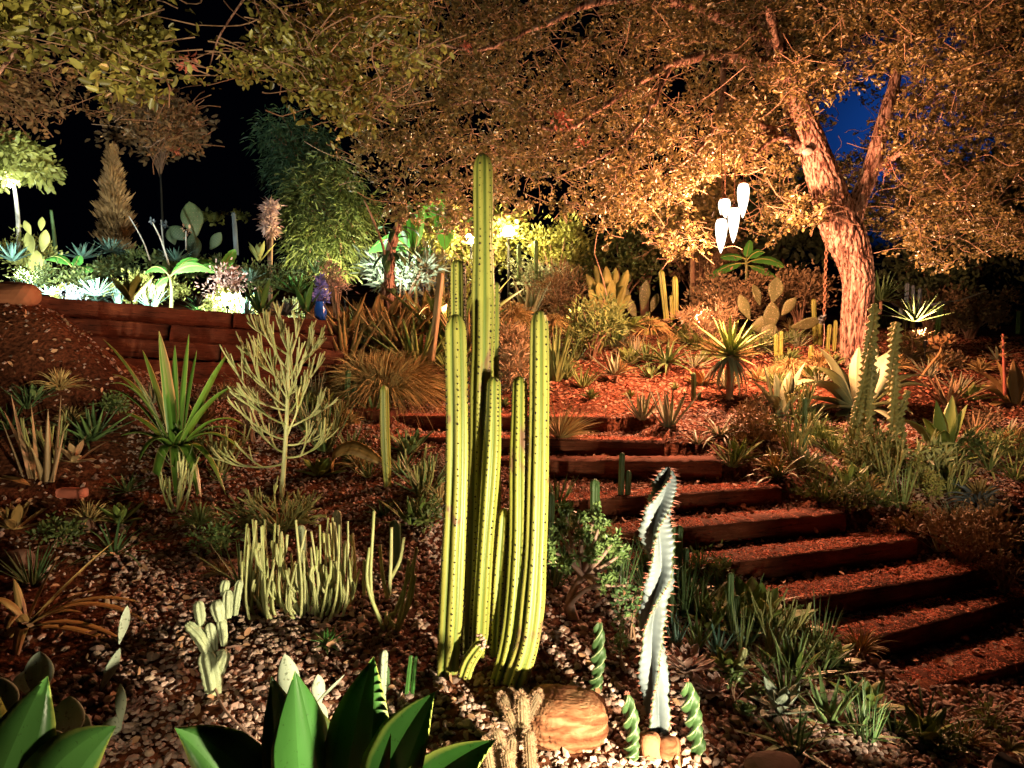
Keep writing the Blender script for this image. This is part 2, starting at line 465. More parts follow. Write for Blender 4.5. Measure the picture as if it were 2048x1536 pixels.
def plain(name, col, rough=.5, metal=0, spec=.5):
    mt, N, L = mat_new(name)
    n1 = noise(N, L, 14, 4)
    r = ramp(N, L, n1, [(.3, tuple(x*.7 for x in col)), (.7, tuple(min(1, x*1.15) for x in col))])
    finish(N, L, r.outputs[0], rough, n1, .15, .002, spec)
    for x in N:
        if x.type == 'BSDF_PRINCIPLED': x.inputs['Metallic'].default_value = metal
    return mt
def glow(name, col, strength):
    mt, N, L = mat_new(name)
    e = N.new("ShaderNodeEmission"); e.inputs[0].default_value = (*col, 1); e.inputs[1].default_value = strength
    o = N.new("ShaderNodeOutputMaterial"); L.new(e.outputs[0], o.inputs[0]); return mt

# ------------------------------------------------------------------ material library
M = {}
M['soil'] = None
mt, N, L = mat_new('soil')
n1 = noise(N, L, 1.3, 8); r1 = ramp(N, L, n1, [(.3, (.04, .013, .007)), (.5, (.11, .036, .018)), (.7, (.20, .07, .035))])
n2 = noise(N, L, 38, 6); r2 = ramp(N, L, n2, [(.35, (.35, .32, .3)), (.62, (1.4, 1.35, 1.3))])
c = mixc(N, L, .9, r1.outputs[0], r2.outputs[0], 'MULTIPLY')
finish(N, L, c, .95, n2, .9, .02, .1); M['soil'] = mt
M['pebble'] = stone_mat('pebble', [(.24, .13, .10), (.58, .40, .34), (.12, .07, .055), (.68, .48, .42), (.36, .16, .11), (.52, .37, .28), (.16, .09, .065), (.62, .42, .36)], .75, 20)
M['tread_pebble'] = stone_mat('tread_pebble', [(.54, .30, .22), (.68, .46, .38), (.36, .16, .11), (.58, .28, .19)], .8, 20)
M['mulch'] = stone_mat('mulch', [(.44, .14, .075), (.56, .20, .11), (.30, .09, .05), (.50, .25, .16)], .85, 20)
M['timber'] = wood_mat('timber', (.04, .013, .007), (.15, .045, .022), (.30, .11, .055))
M['grit'] = stone_mat('grit', [(.74, .19, .10), (.84, .30, .17), (.56, .13, .07), (.85, .46, .32)], .9, 20)
M['sleeper'] = wood_mat('sleeper', (.03, .010, .006), (.12, .034, .018), (.26, .09, .04))
M['boulder'] = None
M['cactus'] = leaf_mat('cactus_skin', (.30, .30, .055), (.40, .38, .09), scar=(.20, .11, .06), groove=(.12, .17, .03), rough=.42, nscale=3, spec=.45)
M['cactus_dark'] = leaf_mat('cactus_skin_dark', (.07, .13, .05), (.11, .19, .06), rough=.5, nscale=4)
M['cactus_cork'] = leaf_mat('corky_skin', (.22, .12, .07), (.30, .19, .10), rough=.7)
M['areole'] = plain('areole', (.025, .016, .012), .9)
M['white_cactus'] = leaf_mat('white_cactus_skin', (.09, .11, .125), (.135, .16, .175), edge=(.08, .10, .04), rough=.5, nscale=8, spec=.4)
M['spine'] = plain('spine', (.40, .13, .09), .6)
M['spine_pale'] = plain('spine_pale', (.44, .26, .16), .6)
M['cork_spiral'] = leaf_mat('spiral_skin', (.03, .065, .02), (.055, .10, .03), edge=(.22, .24, .12), rough=.5, nscale=9)
M['furry'] = leaf_mat('furry_skin', (.14, .10, .06), (.22, .15, .08), rough=.8)
M['agave_green'] = leaf_mat('agave_green', (.045, .16, .03), (.09, .23, .055), scar=(.15, .20, .08), edge=(.42, .48, .10), rough=.32, nscale=3, spec=.5, trans=.18)
M['agave_olive'] = leaf_mat('agave_olive', (.15, .23, .05), (.24, .32, .08), edge=(.42, .42, .14), rough=.42, nscale=4, trans=.12)
M['agave_pale'] = leaf_mat('agave_pale', (.38, .43, .24), (.48, .52, .31), edge=(.44, .42, .20), rough=.5, nscale=4, trans=.08)
M['agave_brown'] = leaf_mat('agave_brown', (.28, .15, .055), (.36, .24, .08), edge=(.44, .30, .10), rough=.5, nscale=4)
M['agave_margined'] = leaf_mat('agave_margined', (.10, .24, .03), (.16, .32, .045), edge=(.60, .50, .17), rough=.38, nscale=3, spec=.5, trans=.15)
M['agave_blue'] = leaf_mat('agave_blue', (.12, .27, .22), (.20, .36, .30), edge=(.40, .48, .34), rough=.5, nscale=4)
M['aloe'] = leaf_mat('aloe_leaf', (.12, .21, .07), (.19, .27, .10), edge=(.38, .32, .14), rough=.45, nscale=6)
M['aloe_grey'] = leaf_mat('aloe_grey', (.20, .24, .14), (.30, .32, .19), edge=(.42, .30, .18), rough=.5, nscale=6)
M['aloe_red'] = leaf_mat('aloe_red', (.34, .20, .11), (.40, .28, .14), rough=.5, nscale=5)
M['pencil'] = leaf_mat('pencil_stem', (.36, .40, .14), (.56, .56, .27), rough=.45, nscale=5)
M['pencil_olive'] = leaf_mat('pencil_stem_olive', (.20, .22, .07), (.30, .28, .10), rough=.5, nscale=5)
M['pad'] = leaf_mat('cactus_pad', (.11, .12, .045), (.17, .17, .07), rough=.55, nscale=6, spots=(.40, .36, .22))
M['pad_grey'] = leaf_mat('cactus_pad_grey', (.34, .40, .30), (.40, .45, .35), rough=.6, nscale=8, spots=(.16, .19, .13))
M['pad_dark'] = leaf_mat('cactus_pad_dark', (.06, .09, .04), (.10, .13, .05), rough=.6, nscale=6)
M['crest'] = leaf_mat('crest_skin', (.38, .44, .26), (.50, .55, .36), rough=.6, nscale=22, spots=(.22, .28, .14))
M['grass'] = leaf_mat('dry_grass', (.30, .18, .06), (.58, .42, .16), rough=.7, streak=False)
M['grass_green'] = leaf_mat('green_blades', (.14, .22, .06), (.26, .32, .10), rough=.6, streak=False)
M['oak_leaf'] = leaf_mat('oak_leaf', (.045, .034, .013), (.35, .265, .095), rough=.34, trans=.22, nscale=2, spec=.55, streak=False)
M['near_leaf'] = leaf_mat('near_leaf', (.06, .055, .012), (.42, .38, .09), rough=.34, trans=.22, nscale=2, spec=.5, streak=False)
M['bush'] = leaf_mat('bush_leaf', (.07, .11, .03), (.17, .20, .06), rough=.5, trans=.2, nscale=2, streak=False)
M['bush_brown'] = leaf_mat('bush_leaf_brown', (.16, .10, .05), (.30, .19, .09), rough=.6, trans=.1, nscale=2, streak=False)
M['bush_yellow'] = leaf_mat('bush_leaf_yellow', (.26, .27, .06), (.40, .40, .11), rough=.5, trans=.25, nscale=2, streak=False)
M['bush_teal'] = leaf_mat('bush_leaf_teal', (.04, .10, .06), (.10, .18, .08), rough=.5, trans=.2, nscale=2, streak=False)
M['chartreuse'] = leaf_mat('chartreuse_leaf', (.26, .26, .07), (.38, .36, .10), rough=.6, nscale=4, streak=False)
M['rust_leaf'] = leaf_mat('rust_leaf', (.34, .18, .07), (.48, .28, .11), rough=.6, trans=.1, nscale=3, streak=False)
M['banana'] = leaf_mat('banana_leaf', (.06, .30, .05), (.14, .40, .07), edge=(.26, .40, .08), rough=.35, trans=.35, nscale=3)
M['dead_leaf'] = leaf_mat('dead_leaf', (.36, .18, .10), (.46, .26, .15), rough=.7)
M['pink_leaf'] = leaf_mat('pink_leaf', (.44, .24, .20), (.56, .36, .30), edge=(.66, .46, .40), rough=.45)
M['jade'] = leaf_mat('jade_leaf', (.14, .24, .07), (.26, .36, .13), edge=None, rough=.35, nscale=6, streak=False)
M['red_leaf'] = leaf_mat('red_leaf', (.55, .14, .10), (.62, .24, .16), rough=.5, trans=.25, streak=False)
M['lilac'] = leaf_mat('lilac_flower', (.18, .20, .75), (.38, .30, .80), rough=.6, trans=.2, streak=False)
M['twig'] = plain('twig', (.30, .17, .10), .85)
M['pink_stem'] = plain('pink_stem', (.46, .28, .22), .7)
M['pale_stem'] = plain('pale_stem', (.55, .52, .44), .6)
M['iron'] = plain('iron', (.03, .028, .025), .55, .6)
M['rust_iron'] = plain('rusty_chain', (.24, .11, .06), .7, .3)
M['cloth'] = plain('hammock_cloth', (.30, .32, .40), .9)
M['blue_glaze'] = plain('blue_glaze', (.02, .10, .55), .15)
M['white_paint'] = plain('white_paint', (.7, .74, .7), .4)
M['brick'] = plain('brick', (.48, .13, .08), .85)
M['socket'] = plain('lamp_socket', (.22, .10, .05), .4, .8)
M['wire'] = plain('wire', (.04, .03, .03), .5)
M['pendant'] = glow('lit_glass', (1.0, .80, .58), 2.6)
M['globe'] = glow('lit_globe', GLOBE_C, GLOBE_L)
M['cold_lens'] = glow('cold_lens', COLD_C, 6)
M['warm_lens'] = glow('warm_lens', SPOT_C, 3)
# bark: ridged, with cracks
mt, N, L = mat_new('oak_bark')
n1 = noise(N, L, 26, 8, (1, 1, .16), 1.2)
r = ramp(N, L, n1, [(.38, (.05, .022, .015)), (.47, (.28, .14, .10)), (.58, (.62, .40, .31))])
n2 = noise(N, L, 2.2, 4); r2 = ramp(N, L, n2, [(.3, (.7, .62, .6)), (.7, (1.1, 1.08, 1.05))])
finish(N, L, mixc(N, L, .8, r.outputs[0], r2.outputs[0], 'MULTIPLY'), .85, n1, 1.0, .02, .25); M['bark'] = mt
# layered sandstone
mt, N, L = mat_new('sandstone')
n1 = noise(N, L, 9, 9, (1, 1, 4), .9)
r = ramp(N, L, n1, [(.34, (.09, .028, .012)), (.48, (.19, .075, .035)), (.66, (.30, .165, .09))])
n2 = noise(N, L, 30, 5)
finish(N, L, mixc(N, L, .5, r.outputs[0], ramp(N, L, n2, [(.3, (.6, .55, .5)), (.7, (1.15, 1.1, 1.1))]).outputs[0], 'MULTIPLY'), .9, n2, .6, .008, .15); M['boulder'] = mt

# ------------------------------------------------------------------ ground sheet
def axis(lo, hi, fine_lo, fine_hi, step, far):
    a = list(np.arange(fine_lo, fine_hi+1e-6, step)); s = step; x = fine_lo
    left = []
    while x > lo: s *= 1.35; x -= s; left.append(x)
    s = step; x = fine_hi; right = []
    while x < hi: s *= 1.35; x += s; right.append(x)
    return np.array(left[::-1]+a+right)
gxs = axis(-70, 70, -4.6, 5.4, .045, 0); gys = axis(-20, 120, 1.4, 9.2, .045, 0)
GX, GY = np.meshgrid(gxs, gys)
H = ground_h(GX.ravel(), GY.ravel())
rng = np.random.RandomState(4)
fine = (np.abs(GX.ravel()-.4) < 5) & (GY.ravel() < 9.2)
far = np.clip((GY.ravel()-16)/60, 0, 1)
H = H+np.where(fine, rng.normal(0, .006, H.shape), 0)+far*6
mb = MB(); mb.add(np.c_[GX.ravel(), GY.ravel(), H], grid_q(len(gys), len(gxs)))
mb.build('ground', M['soil'], kind='structure')

def scatter(n, y0, y1, seed, wfac=.74, pad=.25):
    r = np.random.RandomState(seed)
    y = np.sqrt(r.uniform(y0**2, y1**2, n)); x = r.uniform(-1, 1, n)*(wfac*y+pad)
    return x, y, r
def behind_wall(x, y):
    d = W1[:2]-W0[:2]; t = d/np.hypot(*d)
    s = (x-W0[0])*t[0]+(y-W0[1])*t[1]
    return (((x-W0[0])*-t[1]+(y-W0[1])*t[0]) > -.02) & (s < np.hypot(*d)+.3)
def timber_zone(x, y):
    z = np.zeros(x.shape, bool); tr = np.zeros(x.shape, bool)
    for A, B, zz in STEPS:
        d = B[:2]-A[:2]; L_ = np.hypot(*d); t = d/L_
        s = (x-A[0])*t[0]+(y-A[1])*t[1]; q = -(x-A[0])*t[1]+(y-A[1])*t[0]
        z |= (s > -.02) & (s < L_+.02) & (q > -.01) & (q < .165)
        tr |= (s > -.1) & (s < L_+.5) & (q > -.25) & (q < .5)
    return z, tr
def thin_left(x, y, r):
    # bare earth shows at the left and in drifts elsewhere
    v = np.sin(x*2.3+2*np.sin(y*1.7))+np.sin(y*3.1+x*1.3)
    keep = r.uniform(0, 1, len(x)) < np.clip(.95+.12*v, .5, 1)
    left = (x < -.43*y-.5) & (y > 2.9)
    return keep & (~left | (r.uniform(0, 1, len(x)) < .16))
x, y, r = scatter(27000, 1.75, 4.1, 11)
tz, tr = timber_zone(x, y)
k = ~tz; x, y = x[k], y[k]
k = thin_left(x, y, r); x, y = x[k], y[k]
mb = MB(); sz = np.exp(r.normal(-3.72, .34, len(x))).clip(.012, .06)
stones(mb, np.c_[x, y, ground_h(x, y)+sz*.12+r.uniform(-.004, .006, len(x))], sz, r)
mb.build('gravel', M['pebble'], kind='stuff', smooth=False)
x, y, r = scatter(42000, 4.0, 7.0, 12, .72, .2)
tz, tr = timber_zone(x, y); bw = behind_wall(x, y)
k = ~tz & ~bw & (x > -4.2)
x, y, tr = x[k], y[k], tr[k]
plat = (y > 6.4+.1*x) & (x > -.4)
kk = thin_left(x, y, r); x, y, tr, plat = x[kk], y[kk], tr[kk], plat[kk]
sz = np.exp(r.normal(-3.7, .3, len(x))).clip(.012, .055)
z = ground_h(x, y)+sz*.1
mb = MB(); k = tr & ~plat; stones(mb, np.c_[x, y, z][k], sz[k]*.95, r, lo=True); mb.build('step_gravel', M['tread_pebble'], kind='stuff', smooth=False)
mb = MB(); k = ~tr & ~plat; stones(mb, np.c_[x, y, z][k], sz[k]*1.08, r, lo=True); mb.build('bed_gravel', M['pebble'], kind='stuff', smooth=False)
# bark mulch on the upper terrace: flat chips
x, y, r = scatter(30000, 6.0, 11.5, 13, .72, .2)
tz, tr = timber_zone(x, y)
k = ~behind_wall(x, y) & ~tz & ((y > 6.3+.1*x)) & (x > -2.2)
x, y = x[k], y[k]; n = len(x)
mb = MB(); stones(mb, np.c_[x, y, ground_h(x, y)+.004], r.uniform(.022, .06, n), r, .3, lo=True); mb.build('bark_mulch', M['mulch'], kind='stuff', smooth=False)

# ------------------------------------------------------------------ steps
gs = thing('garden_steps', 'flight of red timber edged gravel steps curving down to the right', 'steps', (0, 0, 0))
rng = np.random.RandomState(7)
for k, (A, B, z) in enumerate(STEPS):
    d = (B-A)[:2]; t = d/np.hypot(*d); back = (-t[1], t[0])
    mb = MB(); box(mb, (0, 0, 0), (np.hypot(*d), 0, 0), .16+.015*(k % 3)+.012*k, .17, 0, (0, 1), seg=64, jit=.0034, rng=rng)
    o = mb.build('timber', M['timber'], gs); o.location = A; o.rotation_euler = (rng.normal(0, .01), rng.normal(0, .004), math.atan2(d[1], d[0]))
# red grit and small chips trodden onto the timbers
r = np.random.RandomState(21); pp = []
for k, (A, B, z) in enumerate(STEPS):
    d = B[:2]-A[:2]; L_ = np.hypot(*d); t = d/L_; n = int(2300*L_)
    s = r.uniform(.015, L_-.015, n); q = r.uniform(.012, .17+.012*k, n); v = np.sin(s*7+k)*np.sin(s*2.3+2*k)+np.sin(q*40+s*5)*.5
    kk = r.uniform(-1.8, 1.0, n) < v+1.0; s, q = s[kk], q[kk]
    pp.append(np.c_[A[0]+t[0]*s-t[1]*q, A[1]+t[1]*s+t[0]*q, np.full(len(s), z+.003)])
pp = np.concatenate(pp); mb = MB(); stones(mb, pp, np.exp(r.normal(-4.5, .35, len(pp))), r, .5, lo=True); mb.build('loose_chips', M['grit'], kind='stuff', smooth=False)
# short stub timbers further up on the left
for k, (a, b, z) in enumerate([((655, 818), (780, 822), .86), ((655, 757), (760, 757), 1.02)]):
    A = onz(*a, z); B = onz(*b, z); d = (B-A)[:2]; t = d/np.hypot(*d)
    mb = MB(); box(mb, (0, 0, 0), (np.hypot(*d), 0, 0), .2, .17, 0, (0, 1), 20, .004, rng); o = mb.build('timber', M['timber'], gs); o.location = A; o.rotation_euler = (0, 0, math.atan2(d[1], d[0]))

# ------------------------------------------------------------------ sleeper retaining wall
rw = thing('retaining_wall', 'stepped wall of stacked dark red timber sleepers holding the upper bed', 'wall', (0, 0, 0))
d = (W1-W0)[:2]; Lw = np.hypot(*d); t = d/Lw; back = np.array([-t[1], t[0]])
rows = 5; hh = .152
for rr in range(rows):
    xcur = -.9 if rr % 2 else -.4; end = Lw+(.06 if rr < 4 else .2)
    setf = (-.34, -.30, -.26, -.22, -.02)[4-(rows-1-rr)] if False else [-.36, -.345, -.33, -.20, -.03][rr]
    while xcur < end-.1:
        ln = min(rng.uniform(1.3, 2.4), end-xcur)
        s0, s1 = xcur+.006, xcur+ln-.006
        zt0 = W0[2]+(W1[2]-W0[2])*(s0/Lw); zt1 = W0[2]+(W1[2]-W0[2])*(s1/Lw)
        off = setf+rng.uniform(-.012, .012)
        drop = (rows-1-rr)*hh
        A = np.array([*(W0[:2]+t*s0+back*off), 0]); B = np.array([*(W0[:2]+t*s1+back*off), 0])
        mb = MB(); box(mb, (0, 0, 0), (s1-s0, 0, 0), .36 if rr < 4 else .2, hh-.004, 0, (0, 1), 44, .0045, rng)
        o = mb.build('sleeper', M['sleeper'], rw); A[2] = zt0-drop+rng.normal(0, .004); o.location = A
        o.rotation_euler = (rng.normal(0, .015), -math.atan2(zt1-zt0, s1-s0)+rng.normal(0, .004), math.atan2(t[1], t[0]))
        xcur += ln
# mound of red earth and boulder at the left end of the wall
def rock(name, label, cat, p, size, mat, seed, group=None, sub=3, layered=False, tilt=0.0, amp=.12, parent=None, lump=1.0):
    import bmesh
    bm = bmesh.new(); bmesh.ops.create_icosphere(bm, subdivisions=sub, radius=1)
    r = np.random.RandomState(seed); ks = r.normal(0, 1.6*lump, (7, 3)); ph = r.uniform(0, 6, 7)
    V = np.array([v.co[:] for v in bm.verts])
    dsp = np.zeros(len(V))
    for kk, pp in zip(ks, ph): dsp += np.sin(V@kk+pp)
    V = V*(1+amp*dsp/2.2)[:, None]
    V = np.sign(V)*np.abs(V)**(.82 if not layered else .62)
    if layered:
        hz = V[:, 2]+.25*V[:, 0]
        V *= (1+(-.03*np.exp(-(np.sin(hz*13+np.sin(V[:, 0]*4)*.8+r.uniform(-.05, .05, len(V)))/.28)**2)+.010*np.sin(hz*41+np.sin(V[:, 1]*5))-.05*np.exp(-(np.sin(V[:, 0]*7+hz*1.5+1)/.12)**2)*(np.sin(hz*9+V[:, 0]*3) > .3)+.02*np.sin(V[:, 0]*9)*np.sin(hz*8))*(V[:, 2] < .45)+r.normal(0, .010, len(V)))[:, None]
    V = V*np.array(size)
    c_, s_ = math.cos(tilt), math.sin(tilt)
    V = np.c_[V[:, 0]*c_-V[:, 2]*s_, V[:, 1], V[:, 0]*s_+V[:, 2]*c_]
    for v, q in zip(bm.verts, V): v.co = q
    me = bpy.data.meshes.new(name); bm.to_mesh(me); bm.free(); me.materials.append(mat)
    me.polygons.foreach_set('use_smooth', np.full(len(me.polygons), layered))
    o = bpy.data.objects.new(name, me); o.location = p; COL.objects.link(o)
    if parent is not None: o.parent = parent
    else: tag(o, label, cat, group)
    return o
M['dark_rock'] = stone_mat('dark_rock', [(.10, .06, .045), (.16, .09, .06)], .9, 9)
M['red_rock'] = stone_mat('red_rock', [(.32, .11, .05), (.38, .14, .07)], .9, 5)
p = at(30, 590, 5.7); rock('boulder', 'smooth red boulder on the earth mound at the left end of the sleeper wall', 'boulder', p, (.17, .16, .10), M['red_rock'], 3, amp=.24)
p = at(1140, 1446, 2.62)
rock('layered_boulder', 'squat layered sandstone boulder with a smooth rust coloured top beside the furry cactus', 'boulder', (p[0], p[1]+.08, gz(p[0], p[1])+.06), (.155, .13, .108), M['boulder'], 5, sub=6, layered=True, tilt=-.1, amp=.09)
p = place(1300, 1512); rock('small_rock', 'small orange rock at the foot of the tall white twisted cactus', 'rock', (p[0], p[1], p[2]+.03), (.042, .04, .06), M['red_rock'], 8, sub=3)
p = place(1338, 1518); rock('small_rock', 'pale broken stone right of the small orange rock', 'rock', (p[0], p[1], p[2]+.02), (.05, .045, .06), M['boulder'], 9, sub=4, amp=.2)
p = place(1140, 985)
for i, (px, py, s, lab) in enumerate([(560, 1045, .05, 'rusty red flat stone behind the pencil cactus clump'), (1545, 905, .07, 'dark rounded stone at the end of the third step'), (1483, 948, .035, 'pinkish pebble sized stone at the right end of the steps'), (155, 1060, .09, 'dark stone in the shadow by the brick at the left edge'), (40, 1135, .10, 'dark stone nearest the left edge below the brick'), (1850, 915, .06, 'small dark stone under the dark agave on the right'), (1560, 1585, .1, 'flat brown stone at the bottom edge right of the steps')]):
    p = place(px, py); rock('stone', lab, 'stone', (p[0], p[1], p[2]+s*.3), (s, s*.8, s*.6), M['red_rock'] if i == 0 else M['dark_rock'], 20+i, sub=3, amp=.2)
# red brick lying in the shade on the left
p = place(136, 1022); mb = MB()
box(mb, (-.075, 0, 0), (.075, 0, 0), .09, .055, .03, (0, 1), 6, .0012, rng)
o = mb.build('brick', M['brick']); o.location = (p[0], p[1], p[2]+.09); o.rotation_euler = (0, 0, -.1)
tag(o, 'loose red brick lying in the shade at the left side', 'brick')

# ------------------------------------------------------------------ plant builders
GA = 2.399963
def loc_of(spec):
    """(px,py) on the ground, or (px,py,Y) at a given distance"""
    return place(*spec) if len(spec) == 2 else at(*spec)
def rosette(name, label, cat, spec, n, Lp, Wp, mat, e_in=88, e_out=15, droop=25, prof=w_sword, seed=1, group=None,
            fold=.3, thick=.14, teeth=0, stem=0, inner=.6, seg=8, skirt=0, jit=6, curl=0, spread=.02, alt=None, join=None):
    p = loc_of(spec); Y = p[1]; L = m(Lp, Y); W = m(Wp, Y); r = np.random.RandomState(seed)
    root = thing(name, label, cat, p, group)
    joined = (Wp < 10 or n > 60) if join is None else join
    J = MB(); top = np.array([0, 0, m(stem, Y)])
    if stem:
        s = MB(); tube(s, [(0, 0, -.05), top*.5+np.array([.01, 0, 0]), top], [m(Wp, Y)*.6, m(Wp, Y)*.55, m(Wp, Y)*.6], 8); s.build('stem', M['twig'], root)
    for i in range(n+skirt):
        f = min(i/(max(n-1, 1)), 1.0)
        if i < n: e0 = e_in+(e_out-e_in)*f**.85+r.uniform(-jit, jit); dr = droop*(.3+.7*f)*r.uniform(.6, 1.4); lf = inner+(1-inner)*min(1, f*1.6)
        else: e0 = -35+r.uniform(-15, 15); dr = 50; lf = .8
        az = GA*i+r.uniform(-.25, .25)
        l = L*lf*r.uniform(.82, 1.12); w = W*(.75+.25*lf)*r.uniform(.85, 1.15)
        p0 = top+np.array([math.cos(az), math.sin(az), 0])*L*spread-np.array([0, 0, L*.04*f])
        P = arc(p0, az, l, e0, dr, 9, 1.3, r.uniform(-curl, curl) if curl else 0)
        if joined: blade(J, P, w, prof, fold, thick, max(5, seg-2), closed=Wp >= 6)
        else:
            lm = MB(); blade(lm, P, w, prof, fold, thick, seg, rng=r, wav=.05, teeth=teeth)
            lm.build('leaf', (alt if (alt is not None and i >= n) else mat), root)
    if joined: J.build('leaves', mat, root, kind='stuff')
    return root
def px_leaves(name, label, cat, base, leaves, mat, prof=w_sword, group=None, fold=.3, thick=.12, seg=14, teeth=0, cam_face=None, wav=0):
    """a rosette whose leaves are given one by one: (tip px, tip py, dY, width px, arch px[, base dx px[, material]])"""
    b = loc_of(base); root = thing(name, label, cat, b, group); r = np.random.RandomState(abs(int(base[0]))+7)
    for lf in leaves:
        tx, ty, dY, W, ar = lf[:5]; bx = lf[5] if len(lf) > 5 else 0; lm_ = lf[6] if len(lf) > 6 else mat
        Y = b[1]+dY
        tip = at(tx, ty, Y)-b
        p0 = np.array([m(bx, b[1]), 0, -.02])
        ctrl = p0+(tip-p0)*.5+np.array([0, 0, m(ar, Y)])+np.array([m(r.uniform(-4, 4), Y), 0, 0])
        t = np.linspace(0, 1, 9)[:, None]
        P = (1-t)**2*p0+2*t*(1-t)*ctrl+t*t*tip
        h = tip-p0
        if cam_face is not None:
            v = unit(b-CAM); s1 = np.cross(unit(h), v); s1 = unit(s1); ang = cam_face*r.uniform(.5, 1.3)*(1 if h[0] > 0 else -1)
            side = s1*math.cos(ang)+v*math.sin(ang)
        else:
            side = np.array([-h[1], h[0], 0.]); nn = np.linalg.norm(side)
            side = side/nn if nn > 1e-3 else np.array([1., 0, 0])
        m_ = MB(); blade(m_, P, m(W, Y), prof, fold, thick, seg, side=side, teeth=teeth, wav=wav, rng=r)
        m_.build('leaf', lm_, root)
    return root
def ribbed(parent, P, R, ribs, mat, seed, depth=.34, name='stem', areoles=True, space=.026, wob=.035, dome=1.2, n=None, asize=.0042, cap0=True):
    r = np.random.RandomState(seed); P = np.asarray(P, float)
    L = np.linalg.norm(np.diff(P, axis=0), axis=1).sum(); n = n or max(14, int(L/.03))
    C = resample(P, n); s = np.linspace(0, L, n)
    # extra rings near the rounded tip
    Rm = np.max(np.atleast_1d(R)); q = np.clip((L-s)/(Rm*dome), 0, 1)
    fr = np.sqrt(np.clip(1-(1-q)**2, 0, 1))*.97+.03
    tip_s = L-Rm*dome*np.array([.8, .6, .4, .25, .12, .04])
    s2 = np.sort(np.r_[s, tip_s]); C = np.stack([np.interp(s2, s, C[:, k]) for k in range(3)], 1)
    q = np.clip((L-s2)/(Rm*dome), 0, 1); fr = np.sqrt(np.clip(1-(1-q)**2, 0, 1))*.97+.03
    Rr = np.interp(s2/L, np.linspace(0, 1, len(np.atleast_1d(R))), np.atleast_1d(R))*fr
    Rr = Rr*(1+wob*np.sin(s2*9+r.uniform(0, 6))*np.sin(s2*3.7+r.uniform(0, 6)))
    ph = r.uniform(0, 6.28)
    def mult(th, t):
        a = np.abs(np.cos(ribs*(th-ph)/2)); sl = t*L
        b = 1+.03*np.sin(sl*2*math.pi/space)*(a > .85)
        return (1-depth+depth*a**.9)*b
    mb = MB(); tube(mb, C, Rr, ribs*6, mult, cap=True, e=lambda th, t: np.abs(np.cos(ribs*(th-ph)/2))**3*.6+0*t)
    st = mb.build(name, mat, parent)
    if areoles:
        T, N_, B_ = frames(C)
        na = int(L/space); sa = (np.arange(na)+.5)*space; k = sa < L-.004; sa = sa[k]
        am = MB(); Ca = np.stack([np.interp(sa, s2, C[:, j]) for j in range(3)], 1); Na = np.stack([np.interp(sa, s2, N_[:, j]) for j in range(3)], 1)
        Ba = np.stack([np.interp(sa, s2, B_[:, j]) for j in range(3)], 1); Ra = np.interp(sa, s2, Rr)
        O = np.array([(1,0,0),(-1,0,0),(0,1,0),(0,-1,0),(0,0,1),(0,0,-1)], float)*asize
        Tt = np.array([(0,2,4),(2,1,4),(1,3,4),(3,0,4),(2,0,5),(1,2,5),(3,1,5),(0,3,5)])
        for kx in range(ribs):
            th = ph+2*math.pi*kx/ribs
            D = Na*math.cos(th)+Ba*math.sin(th); X = Ca+D*Ra[:, None]*(.99+r.normal(0, .02, (len(Ca), 1)))+r.normal(0, .0012, (len(Ca), 3))
            am.add((X[:, None]+O[None]*r.uniform(.55, 1.25, (len(X), 1, 1))).reshape(-1, 3), None, (np.arange(len(X))[:, None, None]*6+Tt[None]).reshape(-1, 3))
        am.build('areoles', M['areole'], parent=st, kind='stuff')
    return st
def columns(name, label, cat, base, stems, mat, ribs=7, seed=1, group=None, depth=.34, areoles=True, space=.026, part='stem', asize=.0042, mats=None):
    """stems: list of (list of (px,py,Y), width px (or list))"""
    b = loc_of(base); root = thing(name, label, cat, b, group)
    for i, (pts, W) in enumerate(stems):
        P = np.array([at(*q) if len(q) == 3 else at(q[0], q[1], b[1]) for q in pts])-b
        Y = pts[0][2] if len(pts[0]) == 3 else b[1]
        R = np.array([m(w, Y)/2 for w in np.atleast_1d(W)])
        ribbed(root, P, R, ribs, (mats[i] if mats else mat), seed+i*7, depth, part, areoles, space, asize=asize)
    return root
def grow(mb, p, d, L, r, lev, rng, kids=(3, 5), ratio=.62, rr=.72, upt=.5, ang=.5, tipc=None):
    """a leafless succulent branch curving upward, then its forks"""
    d = unit(np.asarray(d, float)); n = 6; pts = [np.array(p, float)]; dd = d.copy()
    for i in range(n):
        dd = unit(dd+np.array([0, 0, upt*.28])+rng.normal(0, .035, 3)); pts.append(pts[-1]+dd*L/n)
    R = np.linspace(r, r*.8, n+1); tube(mb, pts, R, 6 if lev < 2 else 5)
    if lev > 0:
        k = rng.randint(*kids)
        for j in range(k):
            idx = n if j < 2 else rng.randint(n//2, n+1)
            a = rng.uniform(0, 6.28); q = unit(np.cross(dd, [math.cos(a), math.sin(a), .3]))
            grow(mb, pts[idx], dd+q*ang*rng.uniform(.5, 1.3), L*ratio*rng.uniform(.7, 1.25), r*rr, lev-1, rng, kids, ratio, rr, upt, ang)
    return pts
